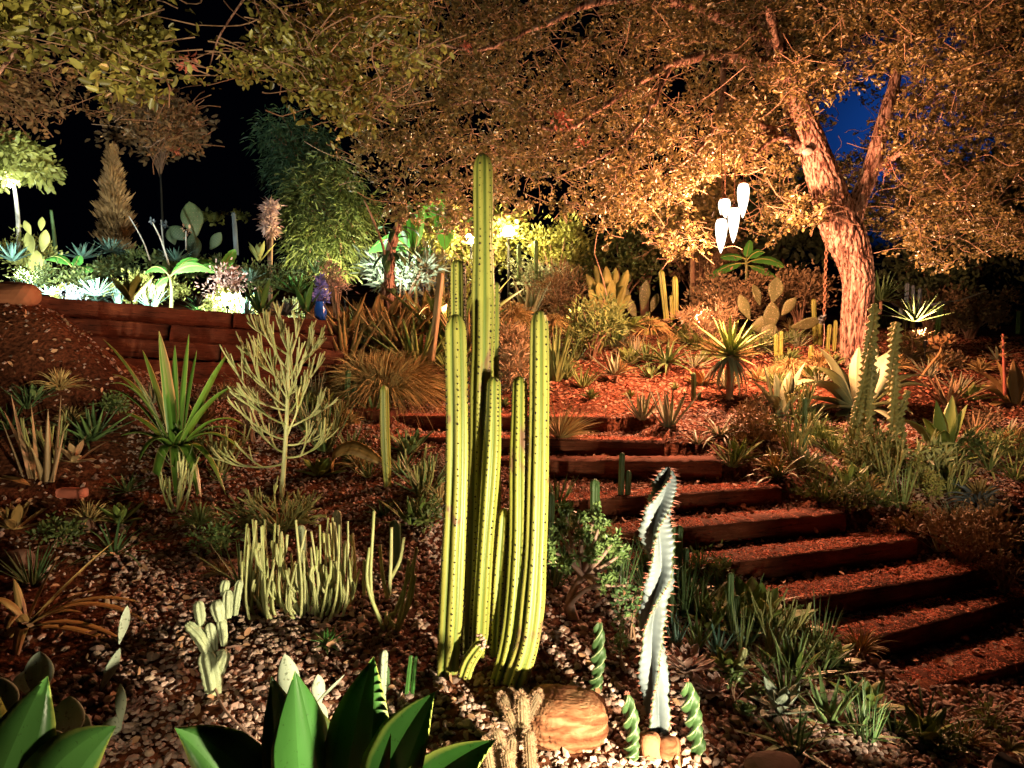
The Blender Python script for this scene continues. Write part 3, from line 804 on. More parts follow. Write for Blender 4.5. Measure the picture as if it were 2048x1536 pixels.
def shrub(name, label, cat, c, rx, ry, mat, n, leaf=9, seed=1, group=None, stretch=2.2, clumps=22, up=.3, tight=.2, hang=0, part='foliage', depth=None, stems=7, flat=False, narrow=False):
    """c=(px,py,Y) centre of the crown; rx, ry half sizes in px"""
    C = at(*c); Y = c[2]; g = gz(C[0], C[1]); r = np.random.RandomState(seed)
    base = np.array([C[0], C[1], min(g, C[2])]); root = thing(name, label, cat, base, group)
    RX, RZ = m(rx, Y), m(ry, Y); RY = depth or RX*.8
    u = unit(r.normal(0, 1, (clumps, 3)))*r.uniform(.35, .95, (clumps, 1)); K = (C-base)+u*np.array([RX, RY, RZ])
    ci = r.randint(0, clumps, n); sp = min(RX, RZ)*tight*2.0
    X = K[ci]+r.normal(0, 1, (n, 3))*np.array([sp, sp, sp*.8])*r.uniform(.3, 1, (n, 1))
    X[:, 2] = np.maximum(X[:, 2], .01)
    mb = MB(); dirs = unit(X-K[ci]+np.array([0, 0, up*sp])) 
    if narrow: strips(mb, X, dirs, m(leaf, Y)*r.uniform(.7, 1.3, n), m(leaf, Y)/stretch, r, 2, .2+hang)
    else: leaf_cloud(mb, X, m(leaf, Y), r, stretch, dirs=dirs, droop=hang)
    mb.build(part, mat, root, kind='stuff')
    if stems:
        s = MB()
        for j in range(min(stems*2, clumps)):
            k = K[j]; tube(s, resample([(r.normal(0, .02), r.normal(0, .02), -.03), k*.5+np.array([k[0]*-.15, 0, k[2]*.05]), k], 7), np.linspace(.012, .004, 7)*Y/6, 5)
        s.build('stems', M['twig'], root)
    return root
def tuft(name, label, cat, spec, n, Lp, mat, seed=1, group=None, Wp=3, e0=(20, 88), droop=.9, seg=5, spread=.05, lean=(0, 0)):
    p = loc_of(spec); Y = p[1]; r = np.random.RandomState(seed); root = thing(name, label, cat, p, group)
    L = m(Lp, Y)*r.uniform(.55, 1.1, n); az = r.uniform(0, 6.28, n); el = np.radians(r.uniform(*e0, n))
    D = np.stack([np.cos(el)*np.cos(az)+lean[0], np.cos(el)*np.sin(az)+lean[1], np.sin(el)], 1)
    P0 = np.stack([np.cos(az), np.sin(az), 0*az], 1)*m(Lp, Y)*spread*r.uniform(0, 1, (n, 1))
    mb = MB(); strips(mb, P0, D, L, m(Wp, Y), r, seg, droop); mb.build('blades', mat, root, kind='stuff')
    return root
def pad_mesh(mb, c, w, h, thick, R3, rng):
    """a flattened oval cactus joint; R3 columns: width axis, face axis, long axis; c = foot of the joint"""
    nu, nv = 14, 16
    v = np.linspace(0, 1, nu); rad = np.sin(np.pi*np.clip(v, 0, 1))**.6*(.62+.38*np.sin(np.pi*np.clip(v-.15, 0, 1)))
    th = np.linspace(0, 2*math.pi, nv, endpoint=False)
    X = rad[:, None]*np.cos(th)[None]*w/2; Yv = rad[:, None]*np.sin(th)[None]*thick/2
    Yv = np.sign(Yv)*np.abs(Yv/(thick/2))**.8*thick/2; Z = (v*h)[:, None]*np.ones(nv)[None]
    bend = .12*rng.uniform(-1, 1)
    Yv = Yv+bend*w*(X/(w/2))**2
    V = c+X[..., None]*R3[0]+Yv[..., None]*R3[1]+Z[..., None]*R3[2]
    mb.add(V.reshape(-1, 3), grid_q(nu, nv, True), None, 0)
    # areoles in a grid on the front and back faces
    pts = []
    for a in np.arange(.12, .95, .11):
        for b in np.arange(-.75, .8, .3):
            rr_ = np.interp(a, v, rad)
            for s_ in (-1, 1):
                x = b*rr_*w/2; yy = s_*rr_*thick/2*math.sqrt(max(0, 1-b*b))+bend*w*(2*x/w)**2
                pts.append(c+x*R3[0]+yy*R3[1]+a*h*R3[2])
    return np.array(pts)
def opuntia(name, label, cat, base, pads, mat, seed=1, group=None, dot=None):
    """pads: (px, py of foot, dY, width px, height px, lean deg in the picture, turn deg)"""
    b = loc_of(base); root = thing(name, label, cat, b, group); r = np.random.RandomState(seed)
    for (px, py, dY, w, h, lean, turn) in pads:
        Y = b[1]+dY; c = at(px, py, Y)-b; a = math.radians(lean); tn = math.radians(turn)
        Z = np.array([math.sin(a), r.uniform(-.12, .12), math.cos(a)]); Z = unit(Z)
        X = np.array([math.cos(tn)*math.cos(a), math.sin(tn), -math.sin(a)*math.cos(tn)]); X = unit(X-Z*np.dot(X, Z)); Fv = np.cross(Z, X)
        mb = MB(); pts = pad_mesh(mb, c, m(w, Y), m(h, Y), m(w, Y)*.2, (X, Fv, Z), r); o = mb.build('pad', mat, root)
        if w > 14:
            dm = MB(); O = np.array([(1,0,0),(-1,0,0),(0,1,0),(0,-1,0),(0,0,1),(0,0,-1)], float)*m(w, Y)*.016
            Tt = np.array([(0,2,4),(2,1,4),(1,3,4),(3,0,4),(2,0,5),(1,2,5),(3,1,5),(0,3,5)])
            dm.add((pts[:, None]+O[None]).reshape(-1, 3), None, (np.arange(len(pts))[:, None, None]*6+Tt[None]).reshape(-1, 3))
            dm.build('areoles', dot or M['spine_pale'], o, kind='stuff')
    return root
def banana(name, label, cat, base, leaves, stemh, mat=None, group=None, seed=1, stemw=8):
    """leaves: (tip px, tip py, dY, width px, arch px, attach height share)"""
    mat = mat or M['banana']
    b = loc_of(base); root = thing(name, label, cat, b, group); Y = b[1]; H_ = m(stemh, Y); r = np.random.RandomState(seed)
    s = MB(); tube(s, resample([(0, 0, -.05), (m(2, Y), 0, H_*.5), (0, 0, H_)], 8), np.linspace(m(stemw, Y)/2, m(stemw, Y)*.3, 8), 8); s.build('stem', M['pale_stem'] if stemw < 8 else M['pencil_olive'], root)
    for (tx, ty, dY, W, ar, at_h) in leaves:
        tip = at(tx, ty, Y+dY)-b; p0 = np.array([0, 0, H_*at_h]); ctrl = (p0+tip)/2+np.array([0, 0, m(ar, Y)])
        t = np.linspace(0, 1, 17)[:, None]; P = (1-t)**2*p0+2*t*(1-t)*ctrl+t*t*tip
        h = tip-p0; side = np.array([-h[1], h[0], 0]); side = side if np.linalg.norm(side) > 1e-3 else np.array([1., 0, 0])
        v = unit(b-CAM); side = unit(unit(side)+.9*np.sign(np.dot(side, np.cross(unit(h), v)))*np.cross(unit(h), v))
        seg = 22; lm = MB(); Pq = resample(P, seg+1); T = unit(np.gradient(Pq, axis=0)); S = unit(side[None]-T*(T@side)[:, None]); Nn = np.cross(S, T)
        w = w_banana(np.linspace(0, 1, seg+1))*m(W, Y)/2
        for sg in (-1, 1):
            rip = 1+.10*r.uniform(-1, 1, seg+1)
            xs = np.array([0, .35, .7, 1.]); dz = np.array([0, -.04, -.16, -.34])
            V = Pq[:, None]+S[:, None]*(sg*w*rip)[:, None, None]*xs[None, :, None]+(Nn*np.sign(Nn[:, 2:3].mean() or 1))[:, None]*(w[:, None]*(dz[None]+.05*np.sin(np.arange(seg+1)*2.6)[:, None]*xs[None]))[..., None]
            lm.add(V.reshape(-1, 3), grid_q(seg+1, 4), None, np.tile([0, 0, .3, .9], seg+1))
        o = lm.build('leaf', mat, root)
        mm = MB(); tube(mm, Pq+Nn*m(W, Y)*.01, np.linspace(m(W, Y)*.07, m(W, Y)*.015, seg+1), 5); mm.build('midrib', M['chartreuse'], o)
    return root
def lobes(name, label, cat, base, fingers, mat, ribs=13, fuzz=None, seed=1, group=None, depth=.16, wob=.035):
    """fingers: (base px,py, tip px,py, dY, width px)"""
    b = loc_of(base); root = thing(name, label, cat, b, group); r = np.random.RandomState(seed)
    for i, (bx, by, tx, ty, dY, W) in enumerate(fingers):
        Y = b[1]+dY; A = at(bx, by, Y)-b; B = at(tx, ty, Y)-b; R = m(W, Y)/2
        mid = (A+B)/2+np.array([(A[0]-B[0])*.12, 0, 0])
        P = resample([A, mid, B], 12)
        st = ribbed(root, P, np.array([.7, 1, 1.03, .98])*R, ribs, mat, seed+i, depth, 'finger', False, dome=1.0, n=16 if wob < .1 else 40, wob=wob)
        if fuzz:
            L = np.linalg.norm(B-A); n = int(900); t = np.sqrt(r.uniform(0.02, 1, n)); T, N_, B_ = frames(P)
            k = t*11; Pc = np.stack([np.interp(k, range(12), P[:, j]) for j in range(3)], 1)
            th = np.round(r.uniform(0, ribs, n))*2*math.pi/ribs
            D = N_[5]*np.cos(th)[:, None]+B_[5]*np.sin(th)[:, None]; tipness = np.clip((t-.88)/.12, 0, 1)[:, None]
            D = unit(D*(1-tipness*.8)+unit(B-A)*tipness)
            fm = MB(); strips(fm, Pc+D*R*.9*(1-.3*tipness), unit(D+r.normal(0, .35, (n, 3))), R*r.uniform(.35, .7, n), R*.07, r, 1, 0); fm.build('spines', fuzz, st, kind='stuff')
    return root
def twisted(name, label, cat, base, pts, W, mat, wings=3, turns=1.1, spines=None, seed=1, sp_px=7, group=None, thin=.22, ringw=0, ringp=.012, pw=2.2, n=110, part='stem', ph0=0.0, Ws=None):
    b = loc_of(base); root = thing(name, label, cat, b, group); Y = b[1]; r = np.random.RandomState(seed)
    P = resample([at(q[0], q[1], q[2] if len(q) > 2 else Y)-b for q in pts], n); R = m(W, Y)/2
    L = np.linalg.norm(np.diff(P, axis=0), axis=1).sum()
    def mult(th, t):
        ph = ph0+turns*2*math.pi*t
        c = np.abs(np.cos(wings*(th-ph)/2))
        wv = 1+.06*np.sin(t*L/.05*2*math.pi/3)*c+ringw*np.sin(t*L/ringp*2*math.pi)*(c-.3)
        return (thin+(1-thin)*c**pw)*wv
    jj = r.normal(0, 1, (4,))
    _m0 = mult
    def mult(th, t): return _m0(th, t)*(1+.05*np.sin(t*L/.031+jj[0]+th)*np.sin(t*L/.047+jj[1])+.04*np.sin(t*L/.017+2*th+jj[2]))
    prof = np.ones(n) if Ws is None else np.interp(np.linspace(0, 1, n), np.linspace(0, 1, len(Ws)), Ws)
    s = np.linspace(0, 1, n); q = np.clip((1-s)*L/(R*1.3), 0, 1); Rr = R*prof*(np.sqrt(1-(1-q)**2)*.95+.05)
    mb = MB(); tube(mb, P, Rr, wings*12, mult, e=lambda th, t: np.clip(np.abs(np.cos(wings*(th-(ph0+turns*2*math.pi*t))/2)), 0, 1)**14)
    st = mb.build(part, mat, root)
    if spines:
        T, N_, B_ = frames(P); sm = MB(); sp = m(sp_px, Y); na = int(L/(sp*.9))
        for w_ in range(wings):
            ts = np.clip((np.arange(na)+.5+r.normal(0, .3, na))/na, 0, 1); ts = ts[r.uniform(0, 1, na) < .88]
            for dth in (-.13, .13):
                ph = ph0+turns*2*math.pi*ts+2*math.pi*w_/wings; k = ts*(n-1)
                I = lambda A_: np.stack([np.interp(k, range(n), A_[:, j]) for j in range(3)], 1)
                D = I(N_)*np.cos(ph)[:, None]+I(B_)*np.sin(ph)[:, None]; D2 = unit(I(N_)*np.cos(ph+dth*4)[:, None]+I(B_)*np.sin(ph+dth*4)[:, None]+D*.9+r.normal(0, .2, D.shape))
                X = I(P)+D*(np.interp(k, range(n), Rr)*.98)[:, None]
                U = unit(np.cross(D2, I(T))); q_ = I(T)
                lv = r.uniform(.5, 1.5, (len(X), 1))
                V = np.stack([X+U*sp*.15, X-U*sp*.08+q_*sp*.13, X-U*sp*.08-q_*sp*.13, X+D2*sp*1.1*lv], 1)
                o = np.arange(len(X))[:, None, None]*4
                sm.add(V.reshape(-1, 3), None, (o+np.array([(0, 1, 3), (1, 2, 3), (2, 0, 3)])[None]).reshape(-1, 3))
        sm.build('spines', spines, st, kind='stuff')
    return root

# ------------------------------------------------------------------ the tall columnar cactus
b = place(965, 1345)
YC = b[1]
def cpt(x, y, d=0): return (x, y, YC+d)
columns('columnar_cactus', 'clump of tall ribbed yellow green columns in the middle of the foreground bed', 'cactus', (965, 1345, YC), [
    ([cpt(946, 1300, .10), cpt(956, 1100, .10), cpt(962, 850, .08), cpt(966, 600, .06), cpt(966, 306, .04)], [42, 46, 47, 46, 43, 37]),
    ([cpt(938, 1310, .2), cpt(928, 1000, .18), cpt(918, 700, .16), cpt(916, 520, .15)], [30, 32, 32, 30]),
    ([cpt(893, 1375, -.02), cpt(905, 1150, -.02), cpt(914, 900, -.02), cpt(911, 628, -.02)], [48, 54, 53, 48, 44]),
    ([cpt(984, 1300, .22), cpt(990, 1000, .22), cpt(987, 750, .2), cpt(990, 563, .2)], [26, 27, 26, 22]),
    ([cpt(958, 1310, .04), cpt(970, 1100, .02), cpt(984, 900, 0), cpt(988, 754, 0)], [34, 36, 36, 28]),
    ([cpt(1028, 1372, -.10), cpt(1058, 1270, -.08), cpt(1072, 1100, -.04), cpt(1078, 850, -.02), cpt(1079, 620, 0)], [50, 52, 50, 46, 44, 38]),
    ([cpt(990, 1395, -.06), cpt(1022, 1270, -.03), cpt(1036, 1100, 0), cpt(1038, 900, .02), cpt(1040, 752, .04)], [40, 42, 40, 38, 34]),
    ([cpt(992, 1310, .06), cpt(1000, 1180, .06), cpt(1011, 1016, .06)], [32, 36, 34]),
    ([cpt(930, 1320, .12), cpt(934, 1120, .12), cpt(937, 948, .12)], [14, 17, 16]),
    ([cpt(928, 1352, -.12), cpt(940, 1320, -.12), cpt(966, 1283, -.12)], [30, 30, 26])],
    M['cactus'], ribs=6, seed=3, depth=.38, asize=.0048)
root = bpy.data.objects['columnar_cactus']; r = np.random.RandomState(2)
mb = MB(); stones(mb, at(966, 1284, YC-.14)-np.array(root.location)+r.normal(0, .012, (22, 3)), .02, r); mb.build('callus', M['pink_leaf'], root)

# ------------------------------------------------------------------ twisted cacti on the right
twisted('twisted_cactus', 'tall whitish blue twisted cactus with reddish spines along its wavy wings', 'cactus', (1316, 1462), [(1320, 1462), (1308, 1350), (1303, 1240), (1322, 1140), (1312, 1050), (1326, 985), (1337, 934)], 64,
        M['white_cactus'], 4, 1.0, M['spine'], 5, 10.5, ringw=.10, ringp=.024, thin=.22, pw=3.2, n=260, Ws=[.8, 1, .95, .85, 1, 1.05, .95, .75, .5], ph0=.5)
tw = [('corkscrew shaped green cactus standing behind the layered boulder', (1188, 1388), [(1188, 1388), (1196, 1330), (1198, 1242)], 30),
      ('corkscrew cactus between the layered boulder and the white twisted cactus', (1262, 1520), [(1262, 1520), (1264, 1470), (1254, 1388)], 34),
      ('corkscrew cactus right of the white twisted cactus under the pink rosette', (1394, 1505), [(1394, 1505), (1386, 1440), (1374, 1362)], 40)]
for i, (lab, bs, pts, W) in enumerate(tw):
    ro = twisted('corkscrew_cactus', lab, 'cactus', bs, pts, W, M['cork_spiral'], 3, (1.9, 1.7, 1.6)[i], None, 6+i, group='corkscrew cacti round the boulder', thin=.38, n=110, ringw=.07, ringp=.019, Ws=[.8, 1, .9, 1.05, .95, .7])
    p = np.array(ro.location); tp = at(*pts[-1], p[1])-p
    mb = MB(); r = np.random.RandomState(i); D = unit(r.normal(0, 1, (40, 3))+np.array([0, 0, 1.]))
    strips(mb, np.tile(tp, (40, 1))-D*.004, D, .018, .004, r, 2, .2); mb.build('tip_spines', M['spine'], ro, kind='stuff')

# ------------------------------------------------------------------ furry finger cactus
lobes('finger_cactus', 'cluster of small furry brown finger cacti left of the layered boulder', 'cactus', (1030, 1500, 2.5), [
    (1030, 1445, 1003, 1393, .02, 23), (1030, 1440, 1021, 1385, .06, 20), (1045, 1475, 1042, 1392, 0, 27), (1052, 1445, 1077, 1387, .03, 23),
    (1012, 1562, 990, 1458, -.06, 28), (1020, 1530, 1024, 1470, -.03, 24), (1062, 1560, 1057, 1462, -.05, 25), (1025, 1590, 1012, 1500, -.1, 24), (985, 1590, 970, 1480, -.1, 22), (1035, 1480, 1014, 1420, .0, 22)],
    M['furry'], 12, M['spine_pale'], 4)

# ------------------------------------------------------------------ big foreground agaves
G1 = M['agave_green']
px_leaves('green_agave', 'big glossy dark green agave cut by the bottom edge of the frame', 'agave', (655, 1740, 2.08), [
    (350, 1456, -.10, 150, 90, -40), (543, 1352, .05, 118, 30, -60), (590, 1342, -.12, 150, 10, -10), (748, 1313, .02, 150, 40, 40), (870, 1384, -.08, 150, 60, 60),
    (992, 1480, -.18, 130, 70, 70), (640, 1420, .3, 120, 20, 20)], G1, w_agave, fold=.35, thick=.06, seg=26, cam_face=.55)
px_leaves('green_agave', 'glossy dark green agave leaning in at the bottom left corner', 'agave', (-30, 1740, 2.05), [
    (96, 1352, .05, 160, 20, 0), (232, 1452, -.02, 150, 90, 40), (-40, 1330, .1, 120, 20, -20), (-150, 1420, .0, 140, 40, -60)], G1, w_agave, fold=.3, thick=.06, seg=26, cam_face=.5)
opuntia('prickly_pear', 'spotted grey green pads standing up behind the big foreground agave', 'cactus', (600, 1440, 2.45), [
    (588, 1420, 0, 46, 122, -8, 20), (628, 1410, .05, 26, 95, 44, 70), (640, 1412, .12, 32, 66, -4, 40), (655, 1450, .1, 24, 60, -20, 30)], M['pad_grey'], 3)
opuntia('prickly_pear', 'cluster of grey pads and wrinkled joints at the bottom left corner', 'cactus', (95, 1500, 2.35), [
    (75, 1400, .02, 56, 110, 8, 20), (60, 1300+90, .12, 60, 60, 5, 30), (125, 1500, 0, 70, 120, 10, 30), (175, 1500, .04, 62, 100, -25, 10), (242, 1452, .0, 24, 95, 3, 50), (20, 1450, .0, 80, 120, -15, 10), (110, 1540, -.05, 90, 90, 0, 10), (205, 1480, .0, 40, 60, 35, 20)], M['pad_grey'], 5)
opuntia('prickly_pear', 'narrow grey spiny pads leaning right at the left side of the gravel', 'cactus', (205, 1382, 2.75), [
    (200, 1384, 0, 30, 100, 24, 60), (238, 1290, 0, 26, 84, 12, 66)], M['pad_grey'], 6)
lobes('crested_cactus', 'pale green knobbly crested cactus on the gravel left of the pencil sticks', 'cactus', (430, 1392), [
    (430, 1392, 412, 1300, 0, 42), (425, 1320, 384, 1252, .01, 30), (410, 1290, 372, 1246, .0, 24), (432, 1360, 450, 1300, .02, 30), (428, 1300, 418, 1246, .02, 28), (402, 1250, 396, 1202, .03, 28), (440, 1240, 432, 1200, .04, 28),
    (448, 1290, 442, 1236, .05, 24), (455, 1235, 456, 1180, .06, 24), (470, 1230, 480, 1160, .08, 18), (448, 1190, 452, 1160, .07, 20)], M['crest'], 6, None, 8, depth=.42, wob=.22)
# long pink bare stem trailing over the gravel
mb = MB(); P = [place(428, 1388)+np.array([0, 0, .03]), place(450, 1440)+np.array([0, 0, .03]), place(490, 1475)+np.array([0, 0, .02]), place(525, 1500)+np.array([0, 0, .01])]
tube(mb, resample(P, 20), .0055, 6); tag(mb.build('fallen_twig', M['pink_stem']), 'bare pinkish twig trailing over the gravel behind the big agave', 'twig')
# pink rosettes
RS = [('dusky pink cup shaped rosette at the bottom left among the pads', (262, 1425), 22, 34, 13, M['pink_leaf'], 60, 10), ('small pink rosette below the other one at the bottom left corner', (243, 1512), 20, 26, 11, M['pink_leaf'], 60, 10),
      ('pink rosette at the foot of the narrow leaning pads', (200, 1372), 16, 24, 10, M['pink_leaf'], 60, 15),
      ('large open mauve leaved rosette right of the white twisted cactus', (1372, 1350), 30, 62, 20, M['pink_leaf'], 75, 5), ('mauve rosette lower right of the large open one', (1428, 1392), 22, 52, 17, M['pink_leaf'], 60, 5),
      ('cup shaped green rosette near the dark leaves at the bottom', (1490, 1435), 24, 30, 15, M['jade'], 70, 15)]
for i, (lab, sp, n, L, W, mt_, ei, eo) in enumerate(RS):
    rosette('succulent_rosette', lab, 'succulent', sp, n, L, W, mt_, ei, eo, -25, w_oval, 30+i, 'rosette succulents in the foreground', fold=.25, thick=.16, stem=14 if i == 3 else 4, inner=.5, seg=6)
# strap leaved agave at the left
px_leaves('strap_agave', 'brown green agave with long arching strap leaves at the left edge', 'agave', (50, 1252), [
    (228, 1083, .0, 22, 6), (118, 1112, .1, 20, 8), (302, 1250, -.1, 24, 95), (262, 1292, -.15, 20, 60), (330, 1352, -.2, 20, 75), (28, 1158, .1, 18, 10), (-20, 1200, 0, 26, 40), (12, 1262, -.2, 30, 60), (-10, 1330, -.2, 24, 50), (165, 1225, .1, 22, 30), (282, 1205, .05, 22, 60), (30, 1330, -.3, 26, 50), (195, 1180, .12, 18, 25)], M['agave_brown'], w_strap, fold=.3, thick=.05, seg=14)
px_leaves('variegated_agave', 'arching green agave with pale leaf margins left of the pencil tree', 'agave', (352, 905), [
    (318, 662, .05, 30, 8, -6), (458, 704, -.05, 34, 20, 8), (350, 690, .15, 16, 4, 0), (378, 668, .2, 14, 4, 4), (394, 700, .2, 13, 4, 6), (206, 678, -.05, 20, 50, -6), (222, 748, .05, 18, 75, -8), (212, 780, -.1, 18, 70, -6), (218, 768, -.2, 16, 95, -4),
    (210, 828, .1, 18, 60), (208, 900, -.1, 18, 80), (262, 968, -.25, 22, 120), (302, 1030, -.35, 26, 130), (404, 1026, -.35, 26, 130), (352, 1010, -.4, 22, 110), (452, 990, -.3, 18, 110), (470, 772, -.05, 32, 45, 6), (488, 850, -.1, 20, 75, 6), (492, 912, -.1, 18, 90), (500, 880, .1, 16, 80), (238, 935, .1, 16, 100), (430, 760, .15, 18, 20, 4), (285, 700, .2, 16, 20, -4), (256, 860, .2, 18, 50)],
    M['agave_margined'], w_strap, fold=.35, thick=.05, seg=14)
rosette('agave_heart', 'x', 'x', (352, 905), 7, 70, 24, M['agave_margined'], 88, 60, 10, w_agave, 4, join=False)
hh_ = bpy.data.objects['agave_heart']
va = bpy.data.objects['variegated_agave']
for ch in list(hh_.children): ch.parent = va
bpy.data.objects.remove(hh_)
px_leaves('finger_aloe', 'upright brownish aloe leaves in front of the earth mound at the left', 'aloe', (75, 960), [
    (22, 788, .05, 17, -8, -10), (62, 806, .0, 18, -6, 0), (96, 818, -.05, 20, 10, 20), (122, 790, .05, 18, -4, 30), (2, 838, -.05, 18, 8, -25), (8, 822, .1, 16, 6, -5), (128, 860, .0, 16, 10, 30), (60, 890, -.1, 18, 8, 10), (40, 850, .1, 16, 4, 0)], M['aloe_red'], w_sword, thick=.25, fold=.12)
px_leaves('fallen_leaf', 'thick orange leaf lying at the left edge in front of the aloe', 'leaf', (-10, 950), [(62, 972, -.1, 26, 6)], M['rust_leaf'], w_agave)

# ------------------------------------------------------------------ pencil plants
r = np.random.RandomState(21); b = place(566, 1000); Y = b[1]
root = thing('pencil_tree', 'leafless pencil bush with a straight pale trunk and many fanned twigs', 'shrub', b)
P = resample([at(x, y, Y)-b for x, y in [(562, 1005), (570, 900), (575, 800), (577, 720), (575, 660)]], 16)
mb = MB(); tube(mb, P, np.linspace(m(5.5, Y), m(2.4, Y), 16), 8); mb.build('trunk', M['pencil'], root)
mb = MB()
for (sx, sy, tx, ty, dy) in [(572, 925, 470, 940, 0), (573, 915, 665, 893, -.03), (573, 905, 515, 888, .05), (574, 890, 640, 880, .05), (574, 880, 490, 842, 0), (575, 870, 600, 790, -.05), (575, 872, 540, 780, .1), (575, 855, 640, 820, 0), (576, 850, 500, 800, -.1), (576, 830, 618, 760, .08), (576, 820, 465, 790, .03),
                          (577, 800, 520, 720, -.08), (577, 790, 640, 740, 0), (577, 770, 500, 700, .1), (577, 760, 612, 690, -.06), (577, 740, 530, 670, 0), (577, 720, 600, 650, .05), (576, 700, 552, 640, .03), (576, 840, 575, 760, -.15), (576, 800, 590, 720, -.15), (576, 815, 480, 745, -.05), (577, 750, 630, 700, .1), (577, 710, 520, 655, .1)]:
    s = at(sx, sy, Y)-b; t_ = at(tx, ty, Y+dy)-b; L = np.linalg.norm(t_-s); d = t_-s; d[1] += r.uniform(-.3, .3)*L
    d = unit(d); d[2] -= .25
    grow(mb, s, d, L*.66, m(2.3, Y), 2, r, (3, 6), .7, .82, .3, .38)
mb.build('twigs', M['pencil'], root, kind='stuff')
b = place(560, 1062); Y = b[1]; root = thing('pencil_bush', 'low sprawling olive pencil bush at the foot of the leafless tree', 'shrub', b)
mb = MB()
for i in range(26):
    a = r.uniform(0, 6.28); grow(mb, [r.normal(0, .04), r.normal(0, .04), 0], [math.cos(a)*1.0, math.sin(a)*.7, r.uniform(.25, .9)], m(r.uniform(35, 62), Y), m(2.4, Y), 2, r, (2, 5), .7, .8, .1, .5)
mb.build('twigs', M['pencil_olive'], root, kind='stuff')
b = place(640, 1235); Y = b[1]; root = thing('stick_cactus', 'dense clump of upright pale green pencil sticks on the gravel', 'succulent', b)
mb = MB()
for i in range(112):
    bx = r.uniform(495, 700); by = 1232+r.uniform(-38, 12); q = place(bx, by)-b
    tx = bx+(bx-600)*.12+r.uniform(-14, 14); ty = r.uniform(1035, 1185); out = np.sign(bx-600)*r.uniform(0, 14)
    t_ = at(tx, ty, b[1]+q[1])-b; mid = q*.55+t_*.45+np.array([m(out, Y), 0, 0])
    n_ = 7; tube(mb, resample([q, q*.8+t_*.2+np.array([m(out*.9, Y), 0, 0]), mid, t_], n_), np.linspace(m(3.3, Y), m(2.2, Y), n_), 6)
    if r.rand() < .45:
        s = q*.5+t_*.5; e_ = s+np.array([m(r.uniform(-22, 22), Y), 0, m(r.uniform(30, 70), Y)]); tube(mb, resample([s, s*.6+e_*.4+np.array([m(6, Y)*np.sign(e_[0]-s[0]), 0, 0]), e_], 5), m(3.2, Y), 5)
mb.build('sticks', M['pencil'], root, kind='stuff')
for i, (lab, bs, sticks) in enumerate([
    ('few long pale forked sticks right of the dense stick clump', (770, 1262), [((768, 1262), (742, 1180), (748, 1022)), ((766, 1255), (735, 1170), (738, 1095)), ((774, 1262), (800, 1200), (835, 1100)), ((772, 1268), (772, 1240), (773, 1225))]),
    ('pale forked sticks with a curled tip left of the tall columns', (800, 1270), [((792, 1262), (806, 1200), (818, 1120)), ((796, 1264), (818, 1190), (833, 1095)), ((800, 1250), (822, 1200), (830, 1150)), ((790, 1255), (778, 1232), (800, 1222))]),
    ('upright forked sticks around the small dark column', (780, 1200), [((778, 1195), (782, 1120), (783, 1055)), ((780, 1160), (800, 1120), (808, 1075)), ((776, 1200), (765, 1150), (760, 1090)), ((740, 1240), (728, 1180), (729, 1120))])]):
    b = place(*bs); Y = b[1]; root = thing('stick_cactus', lab, 'succulent', b); mb = MB()
    for pts in sticks: tube(mb, resample([at(x, y, Y+r.uniform(-.03, .03))-b for x, y in pts], 9), np.linspace(m(4.6, Y), m(3.2, Y), 9), 6)
    mb.build('sticks', M['pencil'], root)
tuft('wiry_grass', 'fine yellow green wiry bush left of the stick clump', 'grass', (520, 1190), 260, 90, M['grass_green'], 5, Wp=2.4, e0=(15, 90), droop=.5)
tuft('wiry_grass', 'thin brown wiry tuft in front of the pencil bush', 'grass', (440, 1150), 120, 60, M['grass'], 6, Wp=2.2, e0=(10, 80), droop=.7)
rosette('small_aloe', 'bright green little toothed aloe at the foot of the stick clump', 'aloe', (655, 1292), 26, 52, 11, M['agave_green'], 70, 5, 25, w_sword, 12, teeth=7)
# small columns standing around
CS = [('dark small column with a bluish tip behind the pale sticks', (790, 1145), [([(790, 1145), (790, 1040)], 26)], M['cactus_dark'], 6),
      ('thin pale column with a knobby top left of the tall cactus', (772, 975), [([(775, 975), (770, 880), (768, 770)], [16, 20, 20, 18])], M['cactus'], 5),
      ('blue green column behind the stick clump', (605, 1130), [([(605, 1140), (602, 1050)], 22), ([(676, 1120), (674, 1020)], 18)], M['crest'], 6),
      ('small dark column with a pale base above the jade tree', (1190, 1080), [([(1190, 1080), (1190, 958)], [18, 20, 20])], M['cactus_dark'], 6),
      ('thin dark column beside the right edge of the tall cactus', (1100, 1130), [([(1098, 1130), (1102, 985)], 17)], M['cactus_dark'], 6),
      ('slim dark column behind the bottom left of the tall cactus', (800, 1385), [([(770, 1410), (768, 1330)], 22)], M['cactus_dark'], 6),
      ('short slim bluish column behind the big agave leaf', (752, 1420), [([(760, 1450), (768, 1300)], 20)], M['pad_grey'], 5),
      ('green knobbly column by the dark aloes at the bottom right', (1475, 1350), [([(1472, 1352), (1490, 1296)], 17)], M['pencil'], 5),
      ('slim green column growing close behind the white twisted cactus', (1345, 1250), [([(1340, 1260), (1342, 1150), (1345, 1040)], 14)], M['cactus_dark'], 5),
      ('two dark stubby columns beside the yucca', (1388, 800), [([(1387, 802), (1387, 745)], 10), ([(1399, 802), (1399, 785)], 8)], M['cactus_dark'], 6),
      ('thin black column in front of the pale broad leaved agave', (1608, 905), [([(1609, 905), (1610, 795)], 11)], M['cactus_dark'], 6),
      ('striped pair of green blades behind the foreground gravel', (815, 1400), [([(812, 1402), (822, 1310)], 10), ([(823, 1404), (832, 1312)], 9)], M['agave_green'], 4)]
